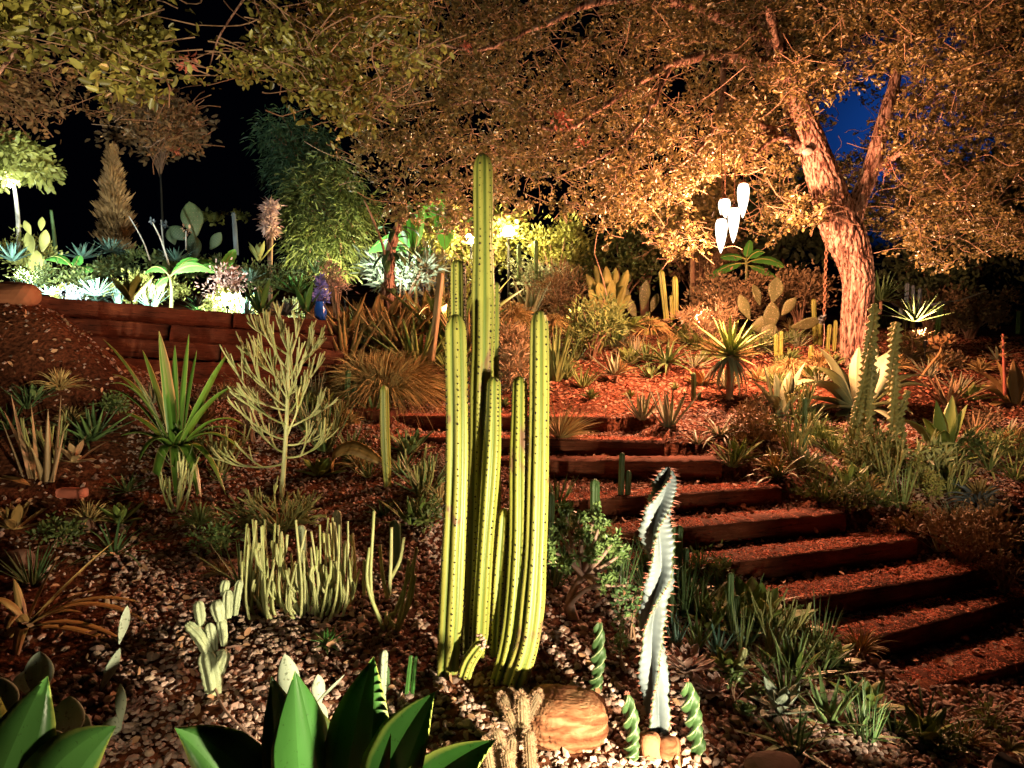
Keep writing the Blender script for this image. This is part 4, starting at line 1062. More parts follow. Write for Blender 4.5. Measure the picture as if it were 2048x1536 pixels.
for i, (lab, bs, st, mt_, rb) in enumerate(CS):
    columns('small_column_cactus', lab, 'cactus', bs, st, mt_, rb, 60+i, areoles=i in (0, 1, 2, 6), asize=.003, space=.03)
# aloes and toothed plants of the bed
AL = [  # label, spec, n, L, W, mat, e_in, e_out, droop, teeth
 ('spiky green aloe with slender leaves left of the tall cactus', (850, 985), 24, 105, 14, 'aloe', 88, 20, -10),
 ('second slender aloe below the thin pale column', (800, 945), 14, 62, 11, 'aloe', 85, 25, -15),
 ('dark small aloe in the shade between the sticks and the tall cactus', (765, 1030), 16, 50, 9, 'cactus_dark', 80, 15, 20),
 ('broad leaved green agave beside the steps with yellow margins', (1510, 1250), 17, 112, 46, 'agave_olive', 84, 15, 5),
 ('toothed bluish aloe left of the broad leaved green one', (1395, 1300), 12, 80, 13, 'aloe', 88, 50, 5),
 ('toothed aloe with bent tips below the broad leaved green one', (1435, 1310), 12, 75, 12, 'agave_blue', 88, 40, 10),
 ('small toothed aloe right behind the mauve rosettes', (1490, 1290), 10, 62, 12, 'agave_blue', 85, 30, 15),
 ('tall toothed aloe at the foot of the lower steps', (1582, 1345), 14, 108, 18, 'aloe', 88, 62, -4),
 ('dim toothed aloe in the dark at the bottom right', (1655, 1445), 13, 118, 20, 'aloe', 85, 25, 10),
 ('low dark aloe spreading flat at the bottom right', (1570, 1490), 12, 120, 20, 'aloe', 35, 5, 5),
 ('dark upright aloe behind the white twisted cactus', (1370, 1200), 14, 90, 12, 'cactus_dark', 88, 55, -5),
 ('dark narrow leaved clump beside the fourth step', (1235, 1150), 14, 85, 10, 'cactus_dark', 88, 55, -5),
 ('brown pointed aloe left of the pair on the upper path', (1284, 838), 22, 75, 10, 'aloe_grey', 88, 40, -10),
 ('taller pointed aloe right of the pair on the upper path', (1338, 852), 20, 92, 10, 'aloe_grey', 88, 45, -5),
 ('curly thin leaved aloe above the dark mound by the steps', (1440, 870), 24, 80, 7, 'aloe_grey', 60, 10, 80),
 ('pencil like upright aloe at the left of the third step', (1115, 1010), 12, 75, 8, 'aloe', 85, 40, -10),
 ('cluster of narrow upright leaves below the stub timber', (650, 900), 26, 110, 11, 'aloe', 89, 55, -12),
 ('small tangled aloe left of the thin pale column', (700, 905), 18, 62, 8, 'aloe', 85, 35, -10),
 ('dark spiny aloe in front of the earth mound', (185, 880), 20, 105, 13, 'cactus_dark', 88, 15, 10),
 ('small fan of thin leaves at the foot of the sleeper wall', (545, 870), 16, 60, 8, 'aloe_grey', 85, 25, 10)]
for i, (lab, sp, n, L, W, mt_, ei, eo, dr) in enumerate(AL):
    pr = w_agave if W > 30 else w_sword
    rosette('aloe', lab, 'aloe' if W < 30 else 'agave', sp, n, L, W, M[mt_], ei, eo, dr, pr, 100+i, thick=.2, fold=.2, teeth=9 if ('toothed' in lab) else 0, spread=.07, join=False if 10 <= W else None)
# jade tree
r = np.random.RandomState(9); b = place(1150, 1240); Y = b[1]; root = thing('jade_tree', 'small gnarled jade tree with clusters of plump leaves right of the tall cactus', 'shrub', b)
mb = MB(); lm = MB()
for (tx, ty, dy) in [(1120, 1060, 0), (1155, 1030, .1), (1200, 1050, 0), (1225, 1085, -.05), (1180, 1110, -.1), (1108, 1105, -.05), (1222, 1130, .05), (1212, 1160, -.08), (1138, 1125, -.1), (1168, 1070, .05), (1190, 1030, .12), (1130, 1020, .1), (1210, 1100, .1), (1240, 1110, 0)]:
    t_ = at(tx, ty, Y+dy)-b; s = at(1165, 1150, Y)-b
    tube(mb, resample([s, s*.5+t_*.5+r.normal(0, .015, 3), t_], 7), np.linspace(m(6, Y), m(2.5, Y), 7), 6)
    K = t_+r.normal(0, m(9, Y), (16, 3)); 
    for kc in K:
        D = unit(r.normal(0, 1, (9, 3))+np.array([0, 0, .6])); leaf_cloud(lm, np.tile(kc, (9, 1)), m(12, Y), r, 2.2, dirs=D)
tube(mb, resample([(0, 0, -.03), at(1140, 1200, Y)-b, at(1165, 1150, Y)-b], 8), np.linspace(m(12, Y), m(7, Y), 8), 8)
tube(mb, resample([at(1130, 1218, Y)-b, at(1180, 1175, Y-.05)-b, at(1262, 1172, Y-.05)-b], 8), np.linspace(m(7, Y), m(2, Y), 8), 6)
mb.build('branches', M['pink_stem'], root, kind='stuff'); lm.build('leaves', M['jade'], root, kind='stuff')
for i, (lab, c, rx, ry, n) in enumerate([('small plump leaved jade sprig at the right of the mauve rosettes', (1512, 1382, 2.95), 32, 22, 60), ('green plump leaved sprig under the knobbly green column', (1465, 1358, 2.9), 18, 20, 40), ('pinkish low sedum mat in front of the pale sticks', (755, 1318, 3.15), 42, 34, 700), ('dim round leaved creeper behind the corkscrew cactus', (1240, 1270, 3.1), 20, 60, 70), ('dark jade mound between the steps and the pale sticks', (1260, 1210, 3.4), 40, 40, 260)]):
    shrub('sprig', lab, 'succulent', c, rx, ry, M['pink_leaf'] if i == 2 else M['jade'] if i != 4 else M['cactus_dark'], n, (15, 13, 7, 12, 10)[i], 70+i, clumps=9, stems=2, stretch=1.7)
# arched dry leaf
b = place(665, 950); Y = b[1]; root = thing('arched_dry_leaf', 'single large brown dried leaf arching over the gravel', 'leaf', b); mb = MB()
P = [at(x, y, Y+d)-b for x, y, d in [(665, 950, 0), (672, 912, 0), (705, 898, -.05), (745, 915, -.1), (782, 936, -.15)]]
blade(mb, P, m(32, Y), w_agave, .4, .05, 16, side=(0, .6, .8)); mb.build('leaf', M['agave_brown'], root)
# fine pebble sized mushrooms / dried pods and litter
r = np.random.RandomState(5); mb = MB(); xs = []
for i in range(160):
    p = place(r.uniform(200, 1600), r.uniform(1050, 1530)); xs.append(p+np.array([0, 0, .02]))
xs = np.array(xs); D = unit(np.c_[r.normal(0, 1, (160, 2)), r.normal(0, .12, 160)]); strips(mb, xs, D, r.uniform(.03, .11, 160), .003, r, 3, .05)
mb.build('dry_litter', M['pink_stem'], kind='stuff')

# ------------------------------------------------------------------ middle ground: terrace beyond the steps
b = place(1458, 800); Y = b[1]
rosette('yucca', 'tall yucca with stiff sword leaves and a drooping dry skirt beside the path', 'yucca', (1458, 800), 46, 112, 13, M['agave_olive'], 86, -5, 12, w_sword, 201, stem=92, skirt=16, alt=M['aloe_grey'], thick=.1, fold=.35, spread=.01, jit=8, join=False)
px_leaves('broad_agave', 'large pale agave with wide curling leaves in front of the oak trunk', 'agave', (1716, 822), [
    (1634, 692, .05, 50, 22, -10), (1622, 735, -.1, 40, 48, -14), (1585, 775, -.15, 60, 55, -16), (1590, 800, -.25, 46, 25, -10), (1610, 835, -.3, 44, 30), (1720, 690, .25, 40, 0, 0), (1780, 700, .15, 62, 10, 14), (1752, 690, .3, 36, 0, 6),
    (1850, 752, .0, 40, 45, 14), (1858, 775, -.15, 58, 48, 14), (1826, 830, -.3, 44, 40, 10), (1680, 870, -.4, 50, 25), (1740, 880, -.42, 46, 30), (1650, 720, .3, 40, 20, -6), (1800, 860, -.4, 40, 35)], M['agave_pale'], w_agave, fold=.35, thick=.06, seg=16, wav=.05)
px_leaves('broad_agave', 'smaller pale agave with upright leaves left of the large one', 'agave', (1560, 832), [
    (1526, 728, .05, 30, 6, -6), (1612, 722, .0, 30, 6, 8), (1582, 738, .1, 26, 4, 2), (1500, 762, -.05, 22, 25, -8), (1540, 790, -.2, 24, 20), (1608, 790, -.15, 26, 20, 8), (1550, 745, .15, 22, 0)], M['agave_pale'], w_agave, fold=.35, thick=.08, seg=14)
px_leaves('dark_agave', 'dark agave with upright fleshy leaves in deep shade right of the knobbly columns', 'agave', (1888, 915), [
    (1872, 800, .1, 34, -6, -4), (1905, 790, .1, 30, 4, 2), (1935, 808, .0, 34, 6, 8), (1845, 835, -.05, 30, 22, -8), (1798, 838, -.1, 36, 34, -8), (1968, 848, -.05, 24, 20, 8), (1960, 900, -.15, 28, 16), (1826, 905, -.2, 32, 20), (1890, 860, -.3, 30, 10)], M['agave_olive'], w_agave, thick=.15)
px_leaves('orange_agave', 'orange brown agave with curving leaves at the right edge', 'agave', (2028, 808), [
    (1990, 716, .05, 26, 16, -6), (1948, 742, .0, 24, 26, -8), (1942, 775, -.05, 26, 26, -8), (2026, 718, .1, 24, 4, 0), (2044, 740, .05, 30, 4, 6), (1985, 760, .1, 22, 12), (1975, 820, -.15, 26, 18), (2075, 770, 0, 28, 20, 6), (2040, 840, -.3, 30, 10), (1990, 850, -.3, 22, 12)], M['agave_brown'], w_agave, thick=.08)
KE = [dict(pts=q, W=w) for q, w in [([(1722, 960), (1735, 860), (1738, 740), (1750, 606)], 27), ([(1700, 950), (1712, 850), (1728, 760), (1745, 660)], 24), ([(1782, 950), (1788, 840), (1786, 740), (1792, 643)], 27), ([(1775, 930), (1795, 850), (1816, 780)], 18), ([(1690, 930), (1706, 860), (1716, 800)], 20), ([(1805, 930), (1806, 870), (1800, 830)], 15)]]
ke = None
for i, q in enumerate(KE):
    o = twisted('knobbly_euphorbia', 'tall thin knobbly twisted columns in front of the large pale agave', 'cactus', (1745, 935), q['pts'], q['W']*.86, M['pencil_olive'], 4, .3+.2*i, None, 90+i, thin=.4, pw=1.5, ringw=.42, ringp=.05, n=260)
    if ke is None: ke = o
    else:
        for ch in list(o.children): ch.parent = ke
        bpy.data.objects.remove(o)
# stalks and flower spikes
def stalk(name, label, cat, pts, w, mat, heads=(), hmat=None, hs=10, seed=1):
    b = at(*pts[0]); Y = b[1]; root = thing(name, label, cat, b); r = np.random.RandomState(seed)
    P = [at(*q)-b for q in pts]; mb = MB(); tube(mb, resample(P, 16), np.linspace(m(w, Y)/2, m(w, Y)*.3, 16), 6); mb.build('stem', mat, root)
    if heads:
        lm = MB()
        for (x, y, d, s, n) in heads:
            c = at(x, y, Y+d)-b; leaf_cloud(lm, c+r.normal(0, m(s, Y)*.35, (n, 3)), m(hs, Y), r, 1.7, dirs=unit(r.normal(0, 1, (n, 3))))
        lm.build('flowers', hmat, root, kind='stuff')
    return root
gp = place(1838, 760); Yg = gp[1]
stalk('flower_stalk', 'crooked stalk carrying curled dry orange blooms right of the knobbly columns', 'plant', [(1838, 760, Yg), (1862, 728, Yg), (1880, 705, Yg), (1884, 684, Yg)], 6, M['rust_leaf'], [(1868, 684, 0, 12, 10), (1892, 680, 0, 10, 14), (1886, 730, 0, 8, 8)], M['rust_leaf'], 14)
stalk('flower_stalk', 'thin red flower spike rising from the orange agave at the right edge', 'plant', [(2010, 790, 7.0), (2008, 730, 7.0), (2006, 668, 7.0)], 7, M['red_leaf'], [(2006, 690, 0, 5, 20), (2007, 710, 0, 6, 20), (2006, 674, 0, 4, 14)], M['rust_leaf'], 7)
# opuntias of the terrace
opuntia('prickly_pear', 'brown green prickly pear left of the hanging chain', 'cactus', (1545, 660, 9.2), [
    (1540, 665, 0, 36, 62, 0, 10), (1520, 612, .05, 24, 46, -18, 30), (1545, 606, 0, 32, 52, 8, 0), (1562, 632, -.05, 26, 46, 38, 20), (1500, 640, 0, 26, 56, -25, 10), (1500, 655, .1, 40, 44, 80, 20), (1580, 655, -.1, 28, 62, 75, 30), (1530, 690, -.1, 40, 46, 20, 0)], M['pad'], 21)
opuntia('prickly_pear', 'pale prickly pear pads behind the orange tree trunk gap in the middle', 'cactus', (1285, 620, 10.2), [
    (1285, 622, 0, 24, 62, 6, 10), (1272, 640, 0, 20, 48, -20, 10), (1262, 608, .1, 20, 48, -30, 10), (1302, 625, 0, 18, 40, 18, 10)], M['pad'], 22)
opuntia('prickly_pear', 'dark tall prickly pear standing against the black sky at the left', 'cactus', (400, 520, 10.5), [
    (392, 520, 0, 30, 52, -8, 10), (392, 475, 0, 44, 72, -10, 20), (372, 480, .1, 30, 40, -50, 10), (420, 500, 0, 22, 42, 35, 10), (350, 490, .1, 22, 34, -20, 20)], M['pad_dark'], 23)
opuntia('prickly_pear', 'yellow green prickly pear at the left end of the bright bed', 'cactus', (72, 560, 9.0), [
    (72, 560, 0, 34, 60, 0, 10), (66, 510, 0, 22, 48, -16, 10), (84, 505, 0, 22, 46, 14, 10), (82, 462, 0, 14, 28, 4, 10), (62, 470, 0, 14, 30, -20, 10)], M['chartreuse'], 24)
# serrated yellow green shrub
px_leaves('toothed_shrub', 'yellow green plant with broad toothed leaves fanning out in the middle of the terrace', 'shrub', (1222, 650, 9.6), [
    (1172, 548, 0, 20, 8), (1178, 580, -.1, 22, 14), (1190, 530, .1, 20, 4), (1212, 532, .0, 22, 0), (1232, 535, .1, 20, 2), (1256, 540, .0, 22, 4), (1250, 570, -.1, 24, 10), (1162, 608, -.1, 22, 20), (1196, 565, -.15, 24, 8), (1225, 560, -.15, 24, 4), (1262, 590, -.1, 18, 14)], M['chartreuse'], w_oval, fold=.3, thick=.08, teeth=6, cam_face=.4)
# slim columns on the terrace
for i, (lab, bs, st, rb) in enumerate([
    ('pair of slim yellowish columns in the middle of the terrace', (1335, 640, 9.8), [([(1333, 640), (1322, 540)], 12), ([(1352, 632), (1350, 552)], 11), ([(1345, 640), (1342, 590)], 8)], 6),
    ('dark leaning ribbed column in front of the banana plants', (862, 720, 7.2), [([(862, 722), (872, 640), (882, 545)], 15)], 4),
    ('thin column post left of the chain', (1628, 680, 9.5), [([(1630, 690), (1627, 598)], 9), ([(1640, 690), (1640, 645)], 9)], 6),
    ('three low columns left of the oak trunk', (1660, 700, 9.0), [([(1655, 705), (1660, 648)], 9), ([(1668, 705), (1672, 640)], 8), ([(1684, 705), (1684, 655)], 8)], 5),
    ('slim columns in shadow right of the oak trunk', (1875, 672, 9.0), [([(1872, 675), (1882, 610)], 11)], 5),
    ('cluster of small ribbed posts on the right of the terrace', (1560, 700, 8.4), [([(1553, 712), (1552, 668)], 9), ([(1562, 712), (1563, 662)], 9), ([(1622, 748), (1622, 690)], 11)], 5),
    ('dim slim columns behind the tall cactus to the right', (1072, 560, 11), [([(1038, 560), (1038, 488)], 9), ([(1072, 560), (1072, 480)], 9)], 5)]):
    columns('slim_column_cactus', lab, 'cactus', bs, [([(q[0], q[1], bs[2]) for q in pp], w) for pp, w in st], M['aloe_red'] if i == 1 else M['cactus_dark'] if i in (4, 6) else M['cactus'], rb, 140+i, areoles=False, depth=.4)
columns('white_column_cactus', 'pale lit column standing alone against the black background at the left', 'cactus', (472, 505, 10), [([(473, 510, 10), (470, 460, 10), (467, 424, 10)], [10, 9, 8])], M['white_cactus'], 5, 160, areoles=False)
columns('potted_cactus', 'bright green small columns behind the grey hammock', 'cactus', (1822, 622, 10.5), [([(1812, 622, 10.5), (1815, 565, 10.5)], 9), ([(1828, 622, 10.5), (1826, 570, 10.5)], 8), ([(1838, 618, 10.5), (1840, 576, 10.5)], 8), ([(1803, 630, 10.5), (1806, 600, 10.5)], 12)], M['white_cactus'], 5, 170, areoles=False)
# rosettes of the terrace
TR = [ # label, spec, n, L, W, mat, ein, eout, droop, seed-kind
 ('small tree aloe with curved drooping leaves in the centre of the terrace', (1334, 745), 34, 78, 9, 'aloe', 86, -10, 45, 22),
 ('flat open aloe with thin stiff leaves on bare ground', (1230, 765), 22, 82, 7, 'aloe_grey', 80, -5, 10, 18),
 ('olive agave left of the yucca', (1400, 700), 24, 70, 11, 'agave_olive', 85, 5, 20, 0),
 ('upright olive snake leaves right of the tall cactus', (1110, 760), 30, 130, 13, 'grass_green', 89, 62, 3, 0),
 ('pale pointed leaf clump beyond the tall cactus', (1058, 640, 9.4), 12, 84, 18, 'aloe_grey', 89, 55, 5, 0),
 ('dark broad leaved snake plant clump left of the leaning column', (740, 700), 26, 140, 22, 'agave_brown', 87, 40, 12, 0),
 ('second dark pointed clump right of the blue flowers', (690, 690), 16, 120, 18, 'agave_brown', 80, 35, 10, 0),
 ('olive sword leaved clump right of the leaning column', (905, 690, 8.2), 20, 180, 20, 'agave_olive', 80, 35, 20, 0),
 ('wide dim agave behind the leaning column', (850, 660, 8.8), 16, 150, 20, 'agave_brown', 60, 10, 15, 0),
 ('small tufted aloe before the tree aloe', (1300, 755), 18, 48, 6, 'aloe', 80, 20, 10, 0),
 ('thin leaved aloe left of the tree aloe', (1292, 720, 8.6), 22, 60, 6, 'aloe', 85, 15, 10, 0),
 ('pale low agave under the prickly pear', (1560, 690, 8.8), 20, 66, 7, 'aloe', 60, 0, 10, 0),
 ('yellowish long leaved agave on the bare slope', (1262, 650, 9.0), 12, 70, 16, 'agave_olive', 40, 0, 20, 0),
 ('dark tall leaved agave against the pale agave', (1830, 640, 8.8), 30, 75, 6, 'cactus_dark', 88, 5, 5, 0),
 ('brown branching aloe above the dark agave', (1895, 810), 22, 88, 10, 'aloe_red', 85, 30, 5, 0),
 ('dark spiky yucca right behind the oak trunk', (1760, 620, 9.5), 36, 90, 6, 'cactus_dark', 88, -10, 10, 20)]
for i, (lab, sp, n, L, W, mt_, ei, eo, dr, st) in enumerate(TR):
    rosette('terrace_aloe' if W < 12 else 'terrace_agave', lab, 'aloe' if W < 12 else 'agave', sp, n, L, W, M[mt_], ei, eo, dr, w_sword if W < 20 else w_strap, 210+i, stem=st, spread=.08, thick=.12)
# grasses
tuft('fountain_grass', 'large round tussock of golden brown grass left of the tall cactus', 'grass', (772, 785), 2800, 168, M['grass'], 31, Wp=2.2, e0=(12, 90), droop=.72, seg=7, spread=.3, lean=(.12, 0))
tuft('fountain_grass', 'reddish grass tussock beyond the tall cactus', 'grass', (1022, 640, 9.2), 900, 85, M['grass'], 32, Wp=2.6, droop=.8)
tuft('fountain_grass', 'low brown grass mound right of the pale pointed clump', 'grass', (1105, 650, 9.0), 700, 60, M['grass'], 33, Wp=2.6, droop=.95)
tuft('fountain_grass', 'rust coloured grass mound left of the oak trunk', 'grass', (1580, 745), 900, 78, M['grass'], 34, Wp=2.4, droop=1.0)
tuft('fountain_grass', 'spreading brown grass under the slim columns', 'grass', (1300, 660, 9.2), 500, 60, M['grass'], 35, Wp=2.4, droop=.8)
tuft('fountain_grass', 'tall brown grass right of the tall cactus behind the snake leaves', 'grass', (1040, 735), 900, 100, M['grass'], 36, Wp=2.6, e0=(40, 90), droop=.4)
tuft('fountain_grass', 'coarse pale grass at the very right edge below the orange agave', 'grass', (2030, 900), 400, 90, M['grass'], 37, Wp=2.6, e0=(30, 90), droop=.7)
tuft('spider_plant', 'white green spidery tuft at the right edge above the lower steps', 'grass', (1955, 1012), 90, 105, M['white_cactus'], 38, Wp=5, e0=(0, 65), droop=.7, seg=7)
tuft('wiry_grass', 'thin wiry stems leaning over the left ends of the upper steps', 'grass', (1120, 905), 170, 105, M['grass'], 39, Wp=2.2, e0=(25, 85), droop=.3, lean=(.5, 0))
for i, (x, y, L, n) in enumerate([(1010, 815, 30, 60), (1180, 800, 34, 80), (1260, 795, 26, 50), (1130, 740, 44, 120), (1195, 700, 46, 130), (1160, 670, 40, 110), (1350, 780, 22, 50), (1380, 690, 36, 90), (1440, 720, 30, 70), (1480, 690, 34, 80), (980, 780, 40, 90), (1080, 790, 46, 110)]):
    tuft('grass_tuft', 'small green brown grass tuft growing in the mulch of the terrace', 'grass', (x, y), n, L, M['grass_green'], 300+i, 'grass tufts in the mulch of the terrace', Wp=2.6, e0=(35, 90), droop=.4)
# shrubs on the slope right of the steps and beyond
SH = [ # label, centre, rx, ry, mat, n, leaf px, narrow
 ('round small leaved brown shrub overhanging the third step', (1500, 865, 6.0), 80, 52, 'bush_brown', 2600, 8, 0),
 ('low golden shrub hanging over the ends of the middle steps', (1640, 950, 5.6), 85, 46, 'chartreuse', 1900, 8, 1),
 ('tangled olive undergrowth below the knobbly columns', (1740, 905, 5.7), 80, 55, 'pencil_olive', 1500, 15, 1),
 ('twiggy low growth left of the pale agave', (1620, 870, 6.2), 55, 50, 'grass_green', 900, 13, 1),
 ('narrow conifer like yellow green plant on the right slope', (1832, 950, 5.4), 18, 40, 'chartreuse', 900, 6, 0),
 ('second narrow conifer like plant lower on the right slope', (1866, 975, 5.2), 17, 34, 'chartreuse', 800, 6, 0),
 ('round yellow green tuft low on the right slope', (1838, 1018, 4.9), 18, 15, 'chartreuse', 420, 5, 0),
 ('fleshy finger leaved clump on the right slope', (1850, 920, 5.5), 40, 40, 'pencil', 190, 30, 1),
 ('dark creeping growth at the lower right edge', (1930, 1060, 4.6), 100, 50, 'bush_brown', 1500, 9, 0),
 ('dim bushy growth at the bottom right corner', (1900, 1440, 3.2), 140, 70, 'bush', 900, 12, 0),
 ('dark low foliage under the fifth step end', (1640, 985, 5.2), 70, 24, 'bush', 700, 8, 0),
 ('pale brown bush under the pencil tree to the left', (500, 800, 5.6), 50, 60, 'bush_brown', 700, 9, 1),
 ('fine brown thicket right of the leaning column', (1020, 690, 8.3), 45, 48, 'aloe_red', 1500, 15, 1),
 ('dark red brown round bush behind the chain', (1445, 590, 10.0), 90, 55, 'bush_brown', 3800, 8, 0),
 ('dim brown bush left of the oak trunk', (1600, 585, 10.2), 70, 50, 'bush_brown', 2600, 8, 0),
 ('dense brown green bush behind the toothed shrub', (1130, 590, 9.8), 55, 55, 'bush_brown', 2600, 9, 1),
 ('grey green fine leaved shrub in the middle background', (1240, 520, 12.0), 120, 60, 'bush', 3600, 9, 0),
 ('yellow green glowing shrub behind the globe lamps', (960, 470, 12.2), 120, 60, 'bush_yellow', 3400, 13, 0),
 ('bright leafy shrub right of the globe lamps', (1110, 480, 11.6), 70, 55, 'bush_yellow', 2400, 9, 0),
 ('purple grey shrub below the hanging lamps', (1400, 500, 12.5), 100, 60, 'bush_brown', 2600, 9, 0),
 ('dim purple brown bush at the right end of the terrace', (1940, 620, 11.0), 110, 45, 'bush_brown', 2400, 9, 0),
 ('dark green shrub behind the hammock', (1860, 560, 13.0), 110, 50, 'pad_dark', 1500, 11, 0),
 ('silvery grassy shrub behind the dark palm stump', (800, 540, 9.6), 90, 50, 'aloe_grey', 1600, 20, 1),
 ('pale frosted shrub right of the dark stump', (850, 560, 10.0), 60, 60, 'white_cactus', 900, 9, 0),
 ('lilac and pink flowering shrub at the right end of the bright bed', (672, 560, 8.0), 28, 36, 'pink_leaf', 700, 9, 1)]
for i, (lab, c, rx, ry, mt_, n, lf, nr) in enumerate(SH):
    shrub('shrub' if n > 500 else 'small_shrub', lab, 'shrub', c, rx, ry, M[mt_], n, lf, 400+i, clumps=26, narrow=bool(nr), stretch=5 if nr else 2.0, tight=.17, up=.6)
shrub('blue_flowers', 'bright blue flowers lit beside the end of the sleeper wall', 'flower', (640, 585, 7.9), 12, 34, M['lilac'], 500, 9, 440, clumps=9)
p = at(642, 655, 7.8); mb = MB(); h_ = m(52, 7.8); w_ = m(11, 7.8)
lathe(mb, [(0.001, 0), (w_*.7, 0), (w_*1.0, h_*.3), (w_*1.15, h_*.7), (w_*.8, h_*.93), (w_*.95, h_), (w_*.75, h_*.98), (w_*.6, h_*.8), (.001, h_*.78)], 20)
o = mb.build('blue_pot', M['blue_glaze']); o.location = p; tag(o, 'slender glazed blue pot under the blue flowers', 'pot')
# dark palm stump with hanging fronds
b = at(775, 640, 8.6); root = thing('palm_stump', 'rough dark palm trunk standing among the banana plants', 'tree', b); r = np.random.RandomState(3); Y = 8.6
P = [at(x, y, Y)-b for x, y in [(775, 645), (778, 560), (782, 500), (796, 450), (808, 430)]]
mb = MB(); tube(mb, resample(P, 26), np.interp(np.linspace(0, 1, 26), [0, .4, .7, 1], [m(14, Y), m(11, Y), m(8, Y), m(4, Y)])*r.uniform(.8, 1.2, 26), 10, lambda th, t: 1+.18*np.sin(th*5+t*40)+0*th); mb.build('trunk', M['bark'], root)
lm = MB(); 
for i in range(34):
    q = np.array(P[1])*r.uniform(.4, 1.6); q = resample(P, 30)[r.randint(2, 22)]; a = r.uniform(0, 6.28)
    blade(lm, arc(q, a, m(r.uniform(30, 60), Y), r.uniform(-30, 40), 60), m(12, Y), w_oval, .3, .08, 6)
lm.build('old_leaf_bases', M['cactus_dark'], root, kind='stuff')
stalk('bare_branch', 'thin bare leaning branch left of the banana leaves', 'branch', [(772, 520, 8.5), (762, 480, 8.5), (740, 425, 8.5), (728, 400, 8.5)], 6, M['twig'])
# banana plants
banana('banana_plant', 'banana plant with a torn bright leaf reaching left behind the dark stump', 'banana plant', (830, 620, 9.4), [
    (735, 505, -.4, 58, 62, .95), (872, 520, .1, 22, 34, .95), (792, 430, .2, 20, 10, 1.0), (818, 402, .1, 18, 0, 1.0), (845, 412, 0, 22, 6, 1.0), (800, 500, -.1, 16, 20, .9)], 110, seed=1)
banana('banana_plant', 'tall banana plant with a hanging bright leaf left of the tall cactus', 'banana plant', (885, 640, 9.8), [
    (890, 500, -.3, 36, 46, 1.0), (945, 445, -.3, 34, 34, 1.0), (815, 440, .1, 24, 22, 1.0), (880, 380, .2, 20, 0, 1.0), (860, 395, .2, 20, 4, 1.0), (905, 480, -.2, 20, 30, .95), (830, 405, .2, 18, 10, 1.0)], 205, seed=2)
banana('banana_plant', 'banana plant with pale striped leaves at the right of the hanging lamps', 'banana plant', (1490, 600, 10.5), [
    (1530, 505, -.1, 22, 18, .95), (1570, 535, 0, 22, 26, .9), (1415, 560, -.1, 24, 20, .9), (1440, 515, .1, 20, 10, 1.0), (1555, 560, 0, 18, 14, .85), (1500, 480, .1, 18, 0, 1)], 80, seed=3)
banana('banana_plant', 'small banana plant with striped arching leaves near the left of the bright bed', 'banana plant', (150, 585, 8.4), [
    (88, 520, 0, 26, 30, 1), (182, 545, -.05, 30, 14, 1), (160, 510, .1, 20, 4, 1)], 46, seed=4, stemw=10)
banana('banana_plant', 'striped banana plant in the middle of the bright bed', 'banana plant', (342, 612, 8.2), [
    (288, 548, 0, 26, 34, 1), (428, 545, 0, 28, 36, 1), (375, 528, .1, 22, 8, 1), (398, 520, .1, 24, 24, 1), (310, 575, -.1, 18, 10, 1)], 58, seed=5)
banana('banana_plant', 'small banana plant with one upright reddish leaf in the bright bed', 'banana plant', (438, 610, 8.6), [
    (470, 498, 0, 26, 4, 1), (398, 522, 0, 22, 24, 1), (420, 540, .1, 16, 10, 1)], 60, seed=6)

# ------------------------------------------------------------------ bright bed above the sleeper wall
UB = [ # label, spec, n, L, W, mat, ein, eout, droop
 ('blue green agave at the left of the bright bed', (165, 515, 9.6), 24, 44, 10, 'agave_blue', 85, 0, -10),
 ('dense blue agave ball at the back of the bright bed', (222, 502, 10.0), 40, 42, 7, 'agave_blue', 85, -10, -5),
 ('silvery blue spiky rosette at the front of the bright bed', (192, 590, 7.6), 60, 50, 5, 'agave_blue', 88, 10, 0),
 ('broad leaved green agave standing dark at the front of the bright bed', (262, 600, 7.3), 9, 62, 22, 'agave_olive', 85, 45, 0),
 ('spiky blue rosette beside the middle banana plant', (352, 520, 10.0), 36, 38, 6, 'agave_blue', 85, 0, 0),
 ('white lit rosette against the wall top', (395, 612, 7.5), 34, 36, 5, 'white_cactus', 85, 10, 0),
 ('vivid green broad leaved plant near the right end of the bright bed', (520, 622, 7.6), 9, 64, 17, 'agave_green', 88, 45, -8),
 ('blue spiky rosette behind the vivid green plant', (500, 560, 9.0), 34, 38, 6, 'agave_blue', 85, 5, 0),
 ('white blue rosette glaring at the right end of the wall', (572, 628, 7.6), 26, 44, 9, 'white_cactus', 75, 10, 0),
 ('large green agave above the glaring white rosette', (595, 585, 8.4), 22, 56, 11, 'agave_green', 85, 10, 0),
 ('upright paddle leaves at the right end of the bright bed', (612, 625, 7.8), 9, 62, 14, 'agave_green', 88, 60, 5),
 ('blue rosette at the far left of the bright bed', (25, 520, 9.0), 24, 52, 9, 'agave_blue', 88, 15, 0),
 ('low white blue tuft just behind the earth mound', (95, 588, 7.2), 30, 34, 4, 'agave_blue', 60, 0, 0),
 ('yellow upright leaves left of the bamboo like tree', (518, 520, 10.4), 10, 44, 13, 'chartreuse', 88, 50, 0),
 ('green sword leaves behind the lilac shrub', (632, 545, 9.2), 12, 42, 10, 'aloe', 88, 40, 0)]
for i, (lab, sp, n, L, W, mt_, ei, eo, dr) in enumerate(UB):
    rosette('bed_rosette', lab, 'agave', sp, n, L, W, M[mt_], ei, eo, dr, w_agave if W > 12 else w_sword, 500+i, thick=.12, fold=.35, spread=.06)
